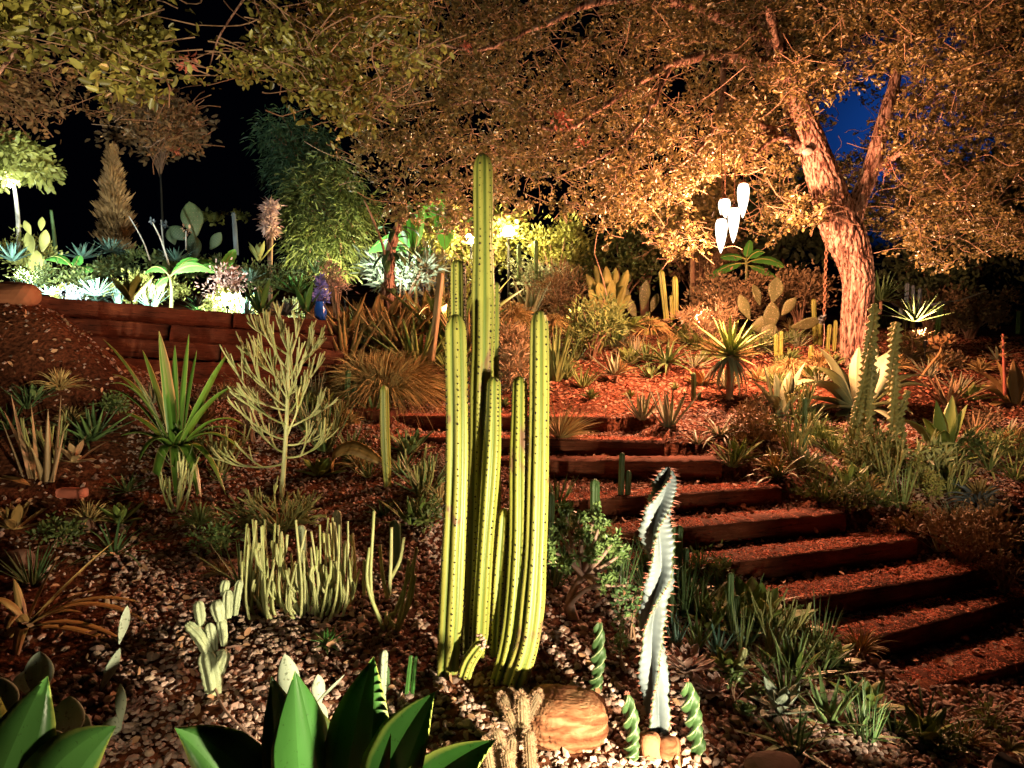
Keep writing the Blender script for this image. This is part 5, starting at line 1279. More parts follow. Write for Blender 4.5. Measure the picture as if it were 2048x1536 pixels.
US = [('leafy yellow green growth along the left of the bright bed', (60, 520, 9.4), 60, 45, 'bush_yellow', 900, 9),
 ('mixed pale ground cover right behind the sleeper wall', (300, 580, 8.6), 110, 26, 'bush_yellow', 1500, 7),
 ('pinkish flowering ground cover in the bright bed', (450, 570, 8.4), 40, 34, 'pink_leaf', 600, 8),
 ('bright yellow ground cover in the right half of the bright bed', (480, 605, 7.9), 70, 22, 'bush_yellow', 1100, 7),
 ('dark mixed greenery at the back of the bright bed', (330, 535, 10.8), 210, 26, 'bush', 2400, 9),
 ('small leaved green growth at the left front of the bright bed', (110, 560, 8.2), 70, 30, 'bush', 1100, 8),
 ('white flowering patch at the left front of the bright bed', (140, 590, 7.6), 30, 16, 'white_cactus', 420, 6),
 ('low green growth at the right back of the bright bed', (560, 560, 9.4), 80, 30, 'bush', 1300, 8)]
for i, (lab, c, rx, ry, mt_, n, lf) in enumerate(US):
    shrub('bed_shrub', lab, 'shrub', c, rx, ry, M[mt_], n, lf, 540+i, clumps=24, stems=0, tight=.2, up=.8)
for i, (lab, pts, w, hd) in enumerate([
    ('thin pale leaning stem at the back of the bright bed', [(300, 520, 9.6), (285, 480, 9.6), (258, 432, 9.6)], 3, []),
    ('leaning pale stem with a flower head left of the tall prickly pear', [(338, 530, 9.4), (322, 480, 9.4), (305, 445, 9.4)], 4, [(305, 443, 0, 8, 14)]),
    ('dotted pale flower stem beside the lone pale column', [(330, 515, 10.4), (325, 470, 10.4), (322, 440, 10.4)], 3, [(328, 450, 0, 9, 16)]),
    ('dim brown column like stem at the left of the bright bed', [(112, 520, 10.0), (108, 470, 10.0), (102, 420, 10.0)], 9, []),
    ('pale pink blossom in front of the tall prickly pear', [(372, 500, 9.8), (372, 480, 9.8), (372, 462, 9.8)], 3, [(372, 460, 0, 16, 16)])]):
    stalk('bed_stalk', lab, 'plant', pts, w, M['pale_stem'] if i != 3 else M['cactus_dark'], hd, M['white_cactus'] if i != 4 else M['dead_leaf'], 8)
for i, (x0, y0, x1, y1) in enumerate([(408, 428, 450, 432), (470, 428, 492, 434), (408, 438, 445, 440)]):
    a, b_ = at(x0, y0, 14), at(x1, y1, 14); r = np.random.RandomState(i); mb = MB(); n = 70; X = a+(b_-a)*r.uniform(0, 1, (n, 1))+r.normal(0, .03, (n, 3))
    leaf_cloud(mb, X-np.array(a), .09, r, 1.8); root = thing('hanging_foliage', ('lit leaf tips far behind left of the lone pale column', 'lit leaf tips far behind right of the lone pale column', 'thin lower row of lit leaves far behind the tall prickly pear')[i], 'foliage', a); mb.build('leaves', M['bush_yellow'], root, kind='stuff')
# rusty cypress cone
b = at(232, 470, 11.5); root = thing('conical_shrub', 'narrow rusty brown conical conifer against the black background', 'conifer', at(232, 500, 11.5)); b = np.array(root.location)
r = np.random.RandomState(77); n = 5200; t = r.uniform(0, 1, n)**.9; hgt = m(196, 11.5); rad = m(24, 11.5)*np.interp(t, [0, .3, .6, 1], [.95, 1, .7, .06])
az = r.uniform(0, 6.28, n); rr = rad*np.sqrt(r.uniform(.1, 1, n))*(1+.4*np.sin(az*3+t*25)+.25*np.sin(az*2+t*61))
X = np.c_[np.cos(az)*rr, np.sin(az)*rr, t*hgt]; mb = MB(); strips(mb, X, np.c_[np.cos(az)*.7, np.sin(az)*.7, np.full(n, .9)], m(13, 11.5)*r.uniform(.6, 1.3, n), m(3, 11.5), r, 2, .1)
mb.build('foliage', M['rust_leaf'], root, kind='stuff'); mb = MB(); tube(mb, [(0, 0, -.2), (0, 0, hgt*.9)], m(4, 11.5), 6); mb.build('trunk', M['twig'], root)
shrub('pale_shrub', 'pale cream feathery shrub at the left edge of the bamboo like tree', 'shrub', (538, 435, 10.6), 15, 36, M['pink_leaf'], 900, 11, 560, narrow=True, stretch=4)
# small lit tree at the left edge
def small_tree(name, label, c, rx, ry, mat, n, leaf, seed, trunk, tw, tmat, narrow=False, hang=0, clumps=40, tight=.12):
    C = at(*c); Y = c[2]; b = at(*trunk[0]); root = thing(name, label, 'tree', b); r = np.random.RandomState(seed)
    RX, RZ = m(rx, Y), m(ry, Y); u = unit(r.normal(0, 1, (clumps, 3)))*r.uniform(.3, 1, (clumps, 1))**.6
    K = (C-b)+u*np.array([RX, RX*.8, RZ]); ci = r.randint(0, clumps, n); sp = min(RX, RZ)*tight*2
    X = K[ci]+r.normal(0, 1, (n, 3))*sp*np.array([1, 1, .7]); mb = MB(); dirs = unit(X-K[ci]+r.normal(0, sp*.5, (n, 3)))
    if narrow: strips(mb, X, dirs-np.array([0, 0, hang]), m(leaf, Y)*r.uniform(.6, 1.3, n), m(leaf, Y)/5.5, r, 2, .3)
    else: leaf_cloud(mb, X, m(leaf, Y), r, 1.9, dirs=dirs, droop=hang)
    mb.build('crown', mat, root, kind='stuff')
    P = [at(*q)-b for q in trunk]; mb = MB(); tube(mb, resample(P, 14), np.linspace(m(tw, Y)/2, m(tw, Y)*.3, 14), 9); mb.build('trunk', tmat, root)
    s = MB()
    for j in range(clumps): tube(s, resample([P[-1]*r.uniform(.75, 1), (P[-1]+K[j])/2+r.normal(0, RX*.06, 3), K[j]], 6), np.linspace(m(tw, Y)*.15, m(1.2, Y), 6), 5)
    s.build('branches', M['twig'], root, kind='stuff')
    return root
small_tree('small_tree', 'small green lit tree with a pale thin trunk at the left edge', (22, 318, 9.5), 74, 50, M['bush_yellow'], 2600, 15, 601, [(38, 520, 9.5), (36, 440, 9.5), (28, 370, 9.5), (20, 330, 9.5)], 9, M['pale_stem'], hang=.3)
small_tree('feathery_tree', 'feathery bamboo like tree with yellowish right side behind the banana plants', (655, 440, 11.5), 88, 125, M['bush'], 12000, 15, 602, [(650, 600, 11.5), (655, 500, 11.5), (660, 400, 11.5)], 14, M['twig'], narrow=True, hang=.25, clumps=80, tight=.09)
small_tree('feathery_tree', 'darker bluish green feathery tree rising left behind the yellowish one', (590, 310, 13.5), 72, 85, M['bush_teal'], 5200, 13, 603, [(600, 560, 13.5), (598, 450, 13.5), (595, 320, 13.5)], 12, M['twig'], narrow=True, hang=.25, clumps=50, tight=.11)
small_tree('background_tree', 'dim dark brown leafy tree hanging behind the gap at the upper left', (310, 245, 13), 85, 60, M['bush_brown'], 2200, 13, 604, [(330, 600, 13), (325, 450, 13), (318, 280, 13)], 6, M['iron'], clumps=36)
small_tree('background_tree', 'dark tree mass behind the right end of the terrace', (1960, 430, 15), 150, 130, M['pad_dark'], 5200, 17, 605, [(1960, 640, 15), (1955, 520, 15), (1950, 420, 15)], 24, M['twig'], clumps=60)
small_tree('background_tree', 'dark purple brown tree mass behind the hanging lamps', (1560, 440, 15), 170, 90, M['pad_dark'], 5200, 17, 606, [(1560, 640, 15), (1560, 540, 15), (1560, 430, 15)], 24, M['twig'], clumps=60)
small_tree('background_tree', 'reddish leafed tree behind the hanging lamps to their left', (1385, 420, 11.2), 75, 90, M['oak_leaf'], 3000, 13, 607, [(1385, 600, 11.2), (1385, 500, 11.2), (1385, 420, 11.2)], 12, M['twig'], clumps=40)

# ------------------------------------------------------------------ the oak
OB = at(1716, 722, 8.3); OB[2] = gz(OB[0], OB[1])
oak = thing('oak_tree', 'old oak with leaning rough trunk forked in two and a wide spreading crown', 'tree', OB)
def opx(x, y, Y): return at(x, y, Y)-OB
def bark_tube(name, pts, ws, sides=120, n=150, parent=oak, seed=0):
    P = np.array([opx(*q) for q in pts]); Y = pts[0][2]; P = resample(P, n); R = np.interp(np.linspace(0, 1, n), np.linspace(0, 1, len(ws)), [m(w, Y)/2 for w in ws])
    L = np.linalg.norm(np.diff(P, axis=0), axis=1).sum(); Rm = max(R)
    def mult(th, t):
        z = t*L/Rm*1.0
        a = np.sin(th*7+1.6*np.sin(z*.9+seed)+.8*np.sin(z*2.3+th*2)); b_ = np.sin(th*12-1.2*np.sin(z*1.7+2)+.5*np.sin(z*4.1))
        ridge = 1-np.abs(a); r2 = 1-np.abs(b_)
        a3 = np.abs(np.sin(th*9+2.1*np.sin(z*2.1+seed)+1.1*np.sin(z*5.3+th*3)))
        return 1+.05*(.5-ridge)+.05*(.5-r2)-.10*np.exp(-(a3/.22)**2)-.07*np.exp(-(np.abs(a)/.15)**2)+.03*np.sin(th*2+z*.7)+.012*np.sin(z*17+th*5)
    mb = MB(); tube(mb, P, R, sides, mult); return mb.build(name, M['bark'], parent)
bark_tube('trunk', [(1718, 735, 8.3), (1714, 640, 8.3), (1716, 560, 8.3), (1702, 500, 8.3), (1672, 430, 8.3), (1645, 350, 8.3), (1620, 280, 8.3), (1590, 205, 8.25), (1560, 120, 8.1), (1530, 20, 8.0)], [68, 60, 58, 64, 74, 66, 58, 54, 46, 38, 28], seed=1, n=420)
bark_tube('limb', [(1690, 470, 8.3), (1712, 410, 8.35), (1738, 350, 8.4), (1758, 280, 8.4), (1775, 215, 8.4), (1790, 160, 8.5), (1800, 60, 8.6)], [50, 38, 32, 28, 26, 22, 12], 60, 200, seed=3)
LB = [([(1606, 305, 8.3), (1560, 268, 8.1), (1520, 248, 7.9), (1482, 232, 7.7)], [20, 14, 11, 7]), ([(1605, 300, 8.3), (1572, 276, 8.1), (1540, 282, 7.9), (1505, 318, 7.7)], [14, 10, 9, 5]), ([(1560, 262, 8.1), (1520, 275, 7.9), (1470, 330, 7.7)], [9, 7, 4]),
      ([(1752, 340, 8.4), (1780, 318, 8.3), (1802, 308, 8.2), (1860, 300, 8.0)], [14, 12, 10, 6]), ([(1768, 235, 8.4), (1790, 210, 8.4), (1860, 130, 8.4)], [12, 10, 6]), ([(1560, 140, 8.1), (1450, 110, 7.7), (1340, 130, 7.3), (1240, 190, 7.0)], [26, 20, 14, 8]),
      ([(1550, 90, 8.1), (1400, 20, 7.6), (1220, 0, 7.2), (1060, 60, 7.0)], [26, 20, 14, 8]), ([(1580, 170, 8.2), (1565, 120, 8.0), (1545, 60, 7.4), (1520, -60, 6.6)], [20, 16, 12, 8]), ([(1800, 60, 8.6), (1900, 20, 8.4), (2000, 60, 8.2)], [14, 10, 6]),
      ([(1240, 190, 7.0), (1120, 260, 7.0), (1010, 200, 7.0), (900, 210, 7.0)], [10, 8, 6, 4]), ([(1340, 130, 7.3), (1300, 220, 7.0), (1230, 300, 6.9), (1160, 330, 6.8)], [9, 7, 5, 3]), ([(1450, 110, 7.7), (1440, 220, 7.4), (1400, 300, 7.2), (1330, 350, 7.0)], [12, 9, 6, 3]),
      ([(1060, 60, 7.0), (960, 100, 6.6), (860, 90, 6.4), (780, 140, 6.2)], [8, 6, 5, 3]), ([(1860, 300, 8.0), (1900, 360, 8.0), (1930, 430, 8.0)], [7, 5, 3]), ([(1720, 460, 8.3), (1700, 420, 8.1), (1640, 395, 7.9)], [8, 6, 3])]
BP = []
for pts, ws in LB:
    mb = MB()
    P = resample([opx(*q) for q in pts], 26); Y = pts[0][2]; R = np.interp(np.linspace(0, 1, 26), np.linspace(0, 1, len(ws)), [m(w, Y)/2 for w in ws])
    P[1:-1] += np.random.RandomState(len(BP)).normal(0, .008, (24, 3))
    tube(mb, P, R, 10, lambda th, t: 1+.07*np.sin(th*4+t*30)); BP.append(P)
    mb.build('branch', M['bark'], oak)
mb = MB(); c = opx(1617, 302, 8.08); lathe(mb, [(.001, .0), (.045, .0), (.055, -.01), (.055, -.05)], 14)
V = mb.v[0]; mb.v[0] = np.c_[V[:, 0], -V[:, 2], V[:, 1]*.7]+c; mb.build('pruned_knot', M['pale_stem'], oak)
# crown: leaf sprays hung through the volume the boughs reach
def poly_in(x, y, P):
    P = np.asarray(P); k = np.zeros(x.shape, bool); j = len(P)-1
    for i in range(len(P)):
        c1 = (P[i, 1] > y) != (P[j, 1] > y)
        k ^= c1 & (x < (P[j, 0]-P[i, 0])*(y-P[i, 1])/(P[j, 1]-P[i, 1]+1e-9)+P[i, 0]); j = i
    return k
def crown_region(mb, tw, poly, Y0, Y1, n, r, leaf, per=30, spread=.17, holes=(), near=None, O=OB, dens=None):
    P = np.array(poly); got = []
    while len(got) < n:
        x = r.uniform(P[:, 0].min(), P[:, 0].max(), 400); y = r.uniform(P[:, 1].min(), P[:, 1].max(), 400)
        k = poly_in(x, y, P)
        for hx, hy, hrx, hry in holes: k &= ((x-hx)/hrx)**2+((y-hy)/hry)**2 > 1
        # clumpy noise so that gaps and dense masses alternate
        v = np.sin(x*.019+3*np.sin(y*.013))+np.sin(y*.027+2*np.sin(x*.017)+1)+.8*np.sin((x+y)*.041)
        k &= r.uniform(-2.2, 1.6, 400) < v+.8
        got += list(zip(x[k], y[k]))
    got = got[:n]
    for (x, y) in got:
        Y = r.uniform(Y0, Y1); c = at(x, y, Y)-O
        # a twig with leaves along it
        d = unit(np.array([r.normal(0, 1), r.normal(0, 1), r.normal(-.25, .45)])); Lt = r.uniform(.16, .42)
        T_ = resample([c-d*Lt, c-d*Lt*.4+r.normal(0, .03, 3), c+np.array([0, 0, -.02])], 5); tube(tw, T_, np.linspace(.0052, .002, 5), 3, cap=False)
        if r.rand() < .2:
            s_ = T_[0]-d*Lt*r.uniform(.5, 1.2)+r.normal(0, .08, 3); tube(tw, resample([s_, (s_+T_[0])/2+r.normal(0, .035, 3), T_[0]], 7), np.linspace(.0055, .0035, 7), 3, cap=False)
        nd = r.randint(0, 5, per); off = r.normal(0, spread*.42, (5, 3)); k = (.35+.65*(nd+.5)/5); X = T_[0]+(T_[-1]-T_[0])*k[:, None]+off[nd]+r.normal(0, spread*.12, (per, 3))
        leaf_cloud(mb, X, leaf*r.uniform(.8, 1.2), r, 1.9, dirs=np.tile(d, (per, 1))+r.normal(0, .8, (per, 3)))
r = np.random.RandomState(55)
lm, tw = MB(), MB()
lampholes = [(1468, 430, 62, 100), (1697, 245, 52, 78), (1640, 300, 30, 60)]
crown_region(lm, tw, [(700, -60), (2140, -60), (2140, 150), (1800, 190), (1745, 160), (1640, 190), (1560, 280), (1490, 330), (1400, 395), (1290, 415), (1240, 460), (1205, 440), (1160, 420), (1050, 430), (960, 470), (880, 450), (800, 430), (745, 400), (700, 330), (740, 240), (720, 190), (660, 120), (640, 40)], 6.6, 9.2, 1950, r, .043, 42, .15, lampholes)
crown_region(lm, tw, [(1790, 180), (2140, 100), (2140, 470), (2000, 500), (1950, 520), (1880, 545), (1830, 520), (1800, 470), (1770, 420), (1800, 380), (1770, 300)], 7.4, 9.4, 600, r, .042, 38, .14)
crown_region(lm, tw, [(1400, 380), (1420, 300), (1500, 260), (1590, 300), (1600, 345), (1520, 345), (1440, 350)], 7.8, 8.9, 70, r, .048, 26, .12, lampholes)
crown_region(lm, tw, [(1590, 400), (1660, 400), (1640, 460), (1590, 450)], 7.6, 8.1, 26, r, .048, 26, .09)
crown_region(lm, tw, [(1510, 360), (1600, 360), (1620, 440), (1570, 500), (1520, 470)], 8.6, 9.4, 50, r, .046, 26, .11)
crown_region(lm, tw, [(1700, 330), (1790, 380), (1830, 480), (1760, 480), (1730, 420)], 8.7, 9.5, 50, r, .046, 26, .11)
crown_region(lm, tw, [(1190, 420), (1300, 400), (1400, 400), (1390, 500), (1340, 520), (1310, 470), (1260, 440)], 7.6, 8.6, 60, r, .046, 26, .11)
crown_region(lm, tw, [(1280, -60), (2140, -60), (2140, 460), (1960, 500), (1860, 480), (1790, 400), (1760, 360), (1680, 400), (1600, 330), (1500, 300), (1400, 200)], 9.3, 10.8, 820, r, .055, 34, .18, [(1697, 245, 50, 80)])
lm.build('crown', M['oak_leaf'], oak, kind='stuff'); tw.build('twigs', M['twig'], oak, kind='stuff')
# the nearer tree reaching in over the upper left
TB = np.array([-3.6, 3.2, gz(-3.6, 3.2)])
nt_ = thing('overhanging_tree', 'nearer tree at the left whose larger leaved boughs hang in from above the frame', 'tree', TB)
mb = MB()
for pts, ws in [([(-3.6, 3.2, TB[2]-.1), (-3.5, 3.3, 1.9), (-3.2, 3.6, 3.0), (-2.6, 3.9, 3.9)], [.16, .13, .10, .07]), ([(-2.6, 3.9, 3.9), (-1.6, 4.4, 3.85), (-.8, 4.6, 3.6)], [.05, .03, .012]), ([(-2.6, 3.9, 3.9), (-2.3, 4.8, 4.1), (-1.3, 5.6, 4.0)], [.05, .03, .012])]:
    tube(mb, resample([np.array(q)-TB for q in pts], 24), np.interp(np.linspace(0, 1, 24), np.linspace(0, 1, len(ws)), ws), 12, lambda th, t: 1+.06*np.sin(th*5+t*30))
for pts, w in [([(-40, 190, 4.6), (40, 90, 4.6), (110, -20, 4.7)], 9), ([(190, -20, 4.4), (205, 60, 4.5), (230, 110, 4.5)], 7), ([(215, 60, 4.4), (250, 45, 4.5), (262, 55, 4.5)], 5), ([(500, -20, 5), (440, 70, 5), (420, 130, 5)], 5)]:
    P = resample([at(*q)-TB for q in pts], 12); tube(mb, P, np.linspace(m(w, 4.5)/2, m(w, 4.5)*.25, 12), 6)
mb.build('trunk_and_boughs', M['bark'], nt_)
lm, tw = MB(), MB(); r = np.random.RandomState(66)
crown_region(lm, tw, [(-120, -60), (320, -60), (310, 60), (315, 120), (335, 150), (290, 190), (240, 200), (190, 170), (140, 150), (90, 100), (-120, 100)], 3.9, 5.2, 150, r, .062, 20, .16, O=TB)
crown_region(lm, tw, [(540, -60), (860, -60), (850, 120), (740, 190), (700, 220), (570, 180), (530, 130), (460, 158), (400, 170), (395, 145), (490, 110), (545, 60)], 4.4, 6.0, 230, r, .05, 24, .14, O=TB)
crown_region(lm, tw, [(620, 150), (760, 150), (740, 230), (690, 260), (640, 220)], 4.6, 5.2, 40, r, .046, 24, .1, O=TB)
lm.build('crown', M['near_leaf'], nt_, kind='stuff')
lm = MB(); crown_region(lm, tw, [(-120, 60), (120, 110), (180, 190), (140, 215), (90, 235), (-120, 230)], 5.2, 6.8, 120, r, .045, 24, .15, O=TB)
crown_region(lm, tw, [(230, 180), (370, 190), (380, 260), (370, 300), (280, 290), (240, 240)], 6.0, 7.5, 60, r, .04, 20, .15, O=TB)
lm.build('crown', M['bush_brown'], nt_, kind='stuff'); tw.build('twigs', M['twig'], nt_, kind='stuff')
# small red leaf sprays in the crowns
for i, (x, y, Y, s, lab) in enumerate([(376, 120, 4.6, 18, 'cluster of red young leaves hanging at the upper left'), (1122, 238, 6.9, 22, 'patch of red young leaves in the middle of the oak crown'), (932, 92, 6.5, 10, 'small pinkish leaf spray near the top of the picture'), (352, 302, 6.6, 7, 'tiny lit orange leaf spray against the black gap at the left'), (1778, 338, 7.9, 12, 'small red leaf spray by the right fork of the oak'), (1165, 282, 6.9, 16, 'faint reddish leaf spray below the larger red patch')]):
    r = np.random.RandomState(i); p = at(x, y, Y); root = thing('red_leaf_spray', lab, 'leaves', p); mb = MB(); n = 26
    X = r.normal(0, m(s, Y)*.4, (n, 3)); leaf_cloud(mb, X, m(15, Y) if i in (0, 1) else m(9, Y), r, 2); mb.build('leaves', M['red_leaf'], root, kind='stuff')

# ------------------------------------------------------------------ hanging lamps 
for i, (x, y0, y1, w, Y, lab, top) in enumerate([
    (1487, 367, 434, 26, 7.3, 'highest and rightmost of the four glowing teardrop hanging lamps', 330),
    (1449, 398, 440, 26, 7.15, 'upper left glowing hanging lamp, partly behind the lower ones', 340),
    (1468, 416, 484, 25, 7.0, 'glowing teardrop hanging lamp between its two lower and higher neighbours', 350),
    (1443, 438, 505, 26, 6.85, 'lowest and leftmost of the four glowing teardrop hanging lamps', 360)]):
    c = at(x, y0, Y); h_ = m(y1-y0, Y); w_ = m(w-3, Y)/2; root = thing('pendant_lamp', lab, 'lamp', c, 'teardrop lamps hanging from the oak')
    mb = MB(); lathe(mb, [(.001, 0), (w_*.5, 0), (w_*.8, -h_*.04), (w_*.95, -h_*.13), (w_, -h_*.26), (w_*.9, -h_*.45), (w_*.68, -h_*.66), (w_*.38, -h_*.85), (w_*.15, -h_*.96), (.001, -h_)], 24); mb.build('shade', M['pendant'], root)
    L_ = bpy.data.lights.new('bulb', 'POINT'); L_.energy = PENDANT_W; L_.color = PENDANT_C; L_.shadow_soft_size = .035
    lo = bpy.data.objects.new('bulb', L_); COL.objects.link(lo); lo.parent = root; lo.location = (0, 0, -h_-.055)
    mb = MB(); lathe(mb, [(.001, .035), (.016, .035), (.02, .02), (w_*.75, .006), (w_*.78, -.002), (.001, -.002)], 14); mb.build('cap', M['socket'], root)
    tp = at(x-3, top, Y)-c; mb = MB(); tube(mb, resample([np.array([0, 0, .035]), tp*.5+np.array([.01, 0, .1]), tp+np.array([0, 0, .4])], 8), .0055, 5); mb.build('wire', M['rust_iron'], root)
for i, (x, y, Y, lab) in enumerate([(942, 478, 11.0, 'small glowing globe lamp partly hidden behind the tallest cactus column'), (1017, 463, 11.2, 'small glowing globe lamp right of the tallest cactus column')]):
    c = at(x, y, Y); g = 1.5; root = thing('globe_lamp', lab, 'lamp', (c[0], c[1], g), 'globe lamps in the background shrubs')
    mb = MB(); R_ = m(11, Y); lathe(mb, [(.001, -R_), (R_*.5, -R_*.87), (R_*.87, -R_*.5), (R_, 0), (R_*.87, R_*.5), (R_*.5, R_*.87), (.001, R_)], 12, (0, 0, c[2]-g)); mb.build('globe', M['globe'], root)
    mb = MB(); tube(mb, [(0, 0, -.1), (0, 0, c[2]-g-R_)], .02, 8); mb.build('post', M['iron'], root)
    mb = MB(); lathe(mb, [(.02, 0), (R_*.6, 0), (R_*.6, .03), (.02, .03)], 12, (0, 0, c[2]-g-R_-.015)); mb.build('collar', M['iron'], root)
# chain with a rope end hanging from the oak
b = at(1648, 640, 8.0); root = thing('hanging_chain', 'rusty chain hanging from the oak with a small pale blue bloom at its end', 'chain', b); Y = 8.0
mb = MB(); nL = 26
for i in range(nL):
    z = m(4+i*8, Y); th = np.linspace(0, 2*math.pi, 11)[:-1]; a = i % 2
    ring = np.stack([np.cos(th)*m(2.9, Y)*(1-a), np.cos(th)*m(2.9, Y)*a, np.sin(th)*m(5.4, Y)+z], 1)
    P = np.vstack([ring, ring[:1]]); tube(mb, P, m(1.0, Y), 5, cap=False)
mb.build('links', M['rust_iron'], root)
mb = MB(); tube(mb, resample([(0, 0, 0), (.01, 0, -.15), (.0, 0, -.35)], 6), .004, 5); mb.build('rope', M['pink_stem'], root)
mb = MB(); r = np.random.RandomState(3); leaf_cloud(mb, r.normal(0, .025, (16, 3))+np.array([-.03, 0, .02]), .05, r, 1.6); mb.build('bloom', M['white_cactus'], root, kind='stuff')
# hammock
b = at(1840, 612, 10.0); root = thing('hammock', 'grey cloth hammock slung low behind the right of the oak', 'hammock', b); Y = 10.0
n = 20; t = np.linspace(-1, 1, n); mb = MB(); V = []
for u in np.linspace(-1, 1, 7):
    x = t*m(54, Y); z = m(15, Y)*(t**2)*(1-.15*abs(u))-m(6, Y)+.03*u*u; yv = u*.35*(1-t**2*.8); V.append(np.c_[x, yv, z])
V = np.array(V); mb.add(V.reshape(-1, 3), grid_q(7, n)); V2 = V.copy(); V2[..., 2] -= .012; mb.add(V2.reshape(-1, 3), grid_q(7, n)); mb.build('cloth', M['cloth'], root)
mb = MB(); tube(mb, resample([(-m(54, Y), 0, m(9, Y)), (-m(70, Y), 0, m(14, Y)), (-m(100, Y), 0, m(26, Y))], 8), .008, 5); tube(mb, resample([(m(54, Y), 0, m(9, Y)), (m(80, Y), 0, m(12, Y)), (m(130, Y), 0, m(30, Y))], 8), .008, 5); mb.build('rope', M['pale_stem'], root)

# ------------------------------------------------------------------ garden lights (fixtures with their lamps), several added to brighten plants
def stake_light(label, p, aim, watts, col, lens, cone=150, blend=.6, size=.03, fs=1.0):
    p = np.asarray(p, float); aim = np.asarray(aim, float); d = unit(aim-p)
    root = thing('garden_spotlight', label, 'lamp', (p[0], p[1], gz(p[0], p[1])), 'garden spotlights'); o0 = np.array(root.location)
    mb = MB(); tube(mb, [(0, 0, -.08), p-o0], .008, 8); mb.build('stake', M['iron'], root)
    mb = MB(); q = p-o0; tube(mb, [q-d*.091*fs, q-d*.09*fs, q-d*.08*fs, q, q+d*.03*fs], np.array([.002, .018, .030, .034, .036])*fs, 16, cap=False); mb.build('housing', M['iron'], root)
    mb = MB(); tube(mb, [q-d*.03*fs, q-d*.026*fs], [.028*fs, .028*fs], 16); mb.build('lens', lens, root)
    L_ = bpy.data.lights.new('spot', 'SPOT'); L_.energy = watts; L_.color = col; L_.spot_size = math.radians(cone); L_.spot_blend = blend; L_.shadow_soft_size = size
    lo = bpy.data.objects.new('spot_lamp', L_); COL.objects.link(lo); lo.parent = root; lo.location = q+d*(.03*fs+.002)
    lo.rotation_euler = Vector(d).to_track_quat('-Z', 'Y').to_euler()
stake_light('low garden spotlight in the foreground bed just below the boulder', (0.86, 1.62, .30), (-.85, 3.1, .5), SPOT_R_W, SPOT_C, M['warm_lens'], 98, .3)
stake_light('added unseen spotlight at the right foreground brightening the tall cactus tops', (1.35, 1.15, .35), (-.1, 3.0, 1.75), FILL_T_W, SPOT_C, M['warm_lens'], 52, .6)  # added out of frame to even the light up the tall columns
stake_light('added unseen spotlight at the left foreground brightening the near tree', (-2.1, 2.0, .35), (-1.5, 4.6, 3.6), FILL_L_W, SPOT_C, M['warm_lens'], 108, .6)  # added fill below the left boughs so their leaves show
stake_light('small added spotlight below the frame brightening the lower left agave', (-.95, 1.45, .42), (-1.5, 2.5, .35), 7.0, SPOT_C, M['warm_lens'], 76, .6)  # dim added lamp giving the corner agave its lit patches
for i, (x, y, Y, aim, k) in enumerate([(905, 690, 8.3, (-.5, 6.6, 4.6), 1.0), (1395, 650, 9.6, (1.6, 7.6, 5.0), .8), (1850, 700, 8.6, (4.6, 8.0, 4.6), 1.0), (1120, 680, 8.6, (.6, 7.0, 5.2), .9)]):
    q = at(x, y, Y); q[2] = gz(q[0], q[1])+.26
    stake_light(('added crown uplight behind the leaning column', 'added crown uplight behind the olive agave by the yucca', 'added crown uplight behind the oak trunk to the right', 'added crown uplight among the grasses right of the tall cactus')[i], q, aim, UPFILL_W*k, UPFILL_C, M['warm_lens'], 120, .5, .03, .7)  # uplights added to light the oak crown more evenly
stake_light('garden spotlight on a tall stake off to the right aimed at the large pale agave', (2.45, 2.95, .95), (3.3, 6.9, 1.15), 62.0, (1, .80, .50), M['warm_lens'], 46, .6)
stake_light('added low spotlight at the lower right brightening the aloes beside the steps', (1.62, 2.28, .16), (1.12, 3.25, .25), 20.0, (1, .88, .6), M['warm_lens'], 64, .6)  # added lamp for plants the main bed spotlight misses
for i, (x, y, Y, ax, ay, AY, k, cc) in enumerate([(772, 590, 8.9, 790, 470, 9.2, .35, COLD_C), (690, 600, 10.6, 680, 400, 11.5, .9, (1, .9, .45)), (1812, 618, 10.2, 1825, 585, 10.5, .005, COLD_C)]):
    q = at(x, y, Y); q[2] = max(q[2], gz(q[0], q[1])+.08)
    stake_light(('cold stake light in front of the banana plants', 'added yellowish light brightening the feathery tree from below', 'small cold stake light by the hammock')[i], q, at(ax, ay, AY), COLD_W*k, cc, M['cold_lens'], 140, .5, .02, .6)  # the yellowish one is added to brighten the feathery tree
for i, (x, y, Y, ax, ay, AY, k) in enumerate([(128, 594, 7.0, 140, 480, 9.5, 1.0), (300, 600, 7.3, 300, 480, 10, .5), (455, 606, 7.6, 450, 470, 10, .8), (590, 634, 7.5, 580, 500, 9.5, 1.0), (30, 560, 8.0, 20, 300, 9.5, .6)]):
    p = at(x, y, Y); p[2] = gz(p[0], p[1])+.075
    stake_light(('cold white stake light behind the earth mound', 'cold stake light at the middle left of the bright bed', 'cold stake light at the middle right of the bright bed', 'cold stake light at the right end of the sleeper wall', 'cold stake light shining up into the small tree at the left edge')[i], p, at(ax, ay, AY), COLD_W*k, COLD_C, M['cold_lens'], 160, .5, .02, .5)
p = at(20, 370, 9.3); root = thing('tree_light', 'small cold white lamp fixed in the small tree at the left edge', 'lamp', p)
mb = MB(); lathe(mb, [(.001, -.03), (.022, -.02), (.03, 0), (.022, .02), (.001, .03)], 10); mb.build('bulb', glow('cold_bulb', COLD_C, 160), root)

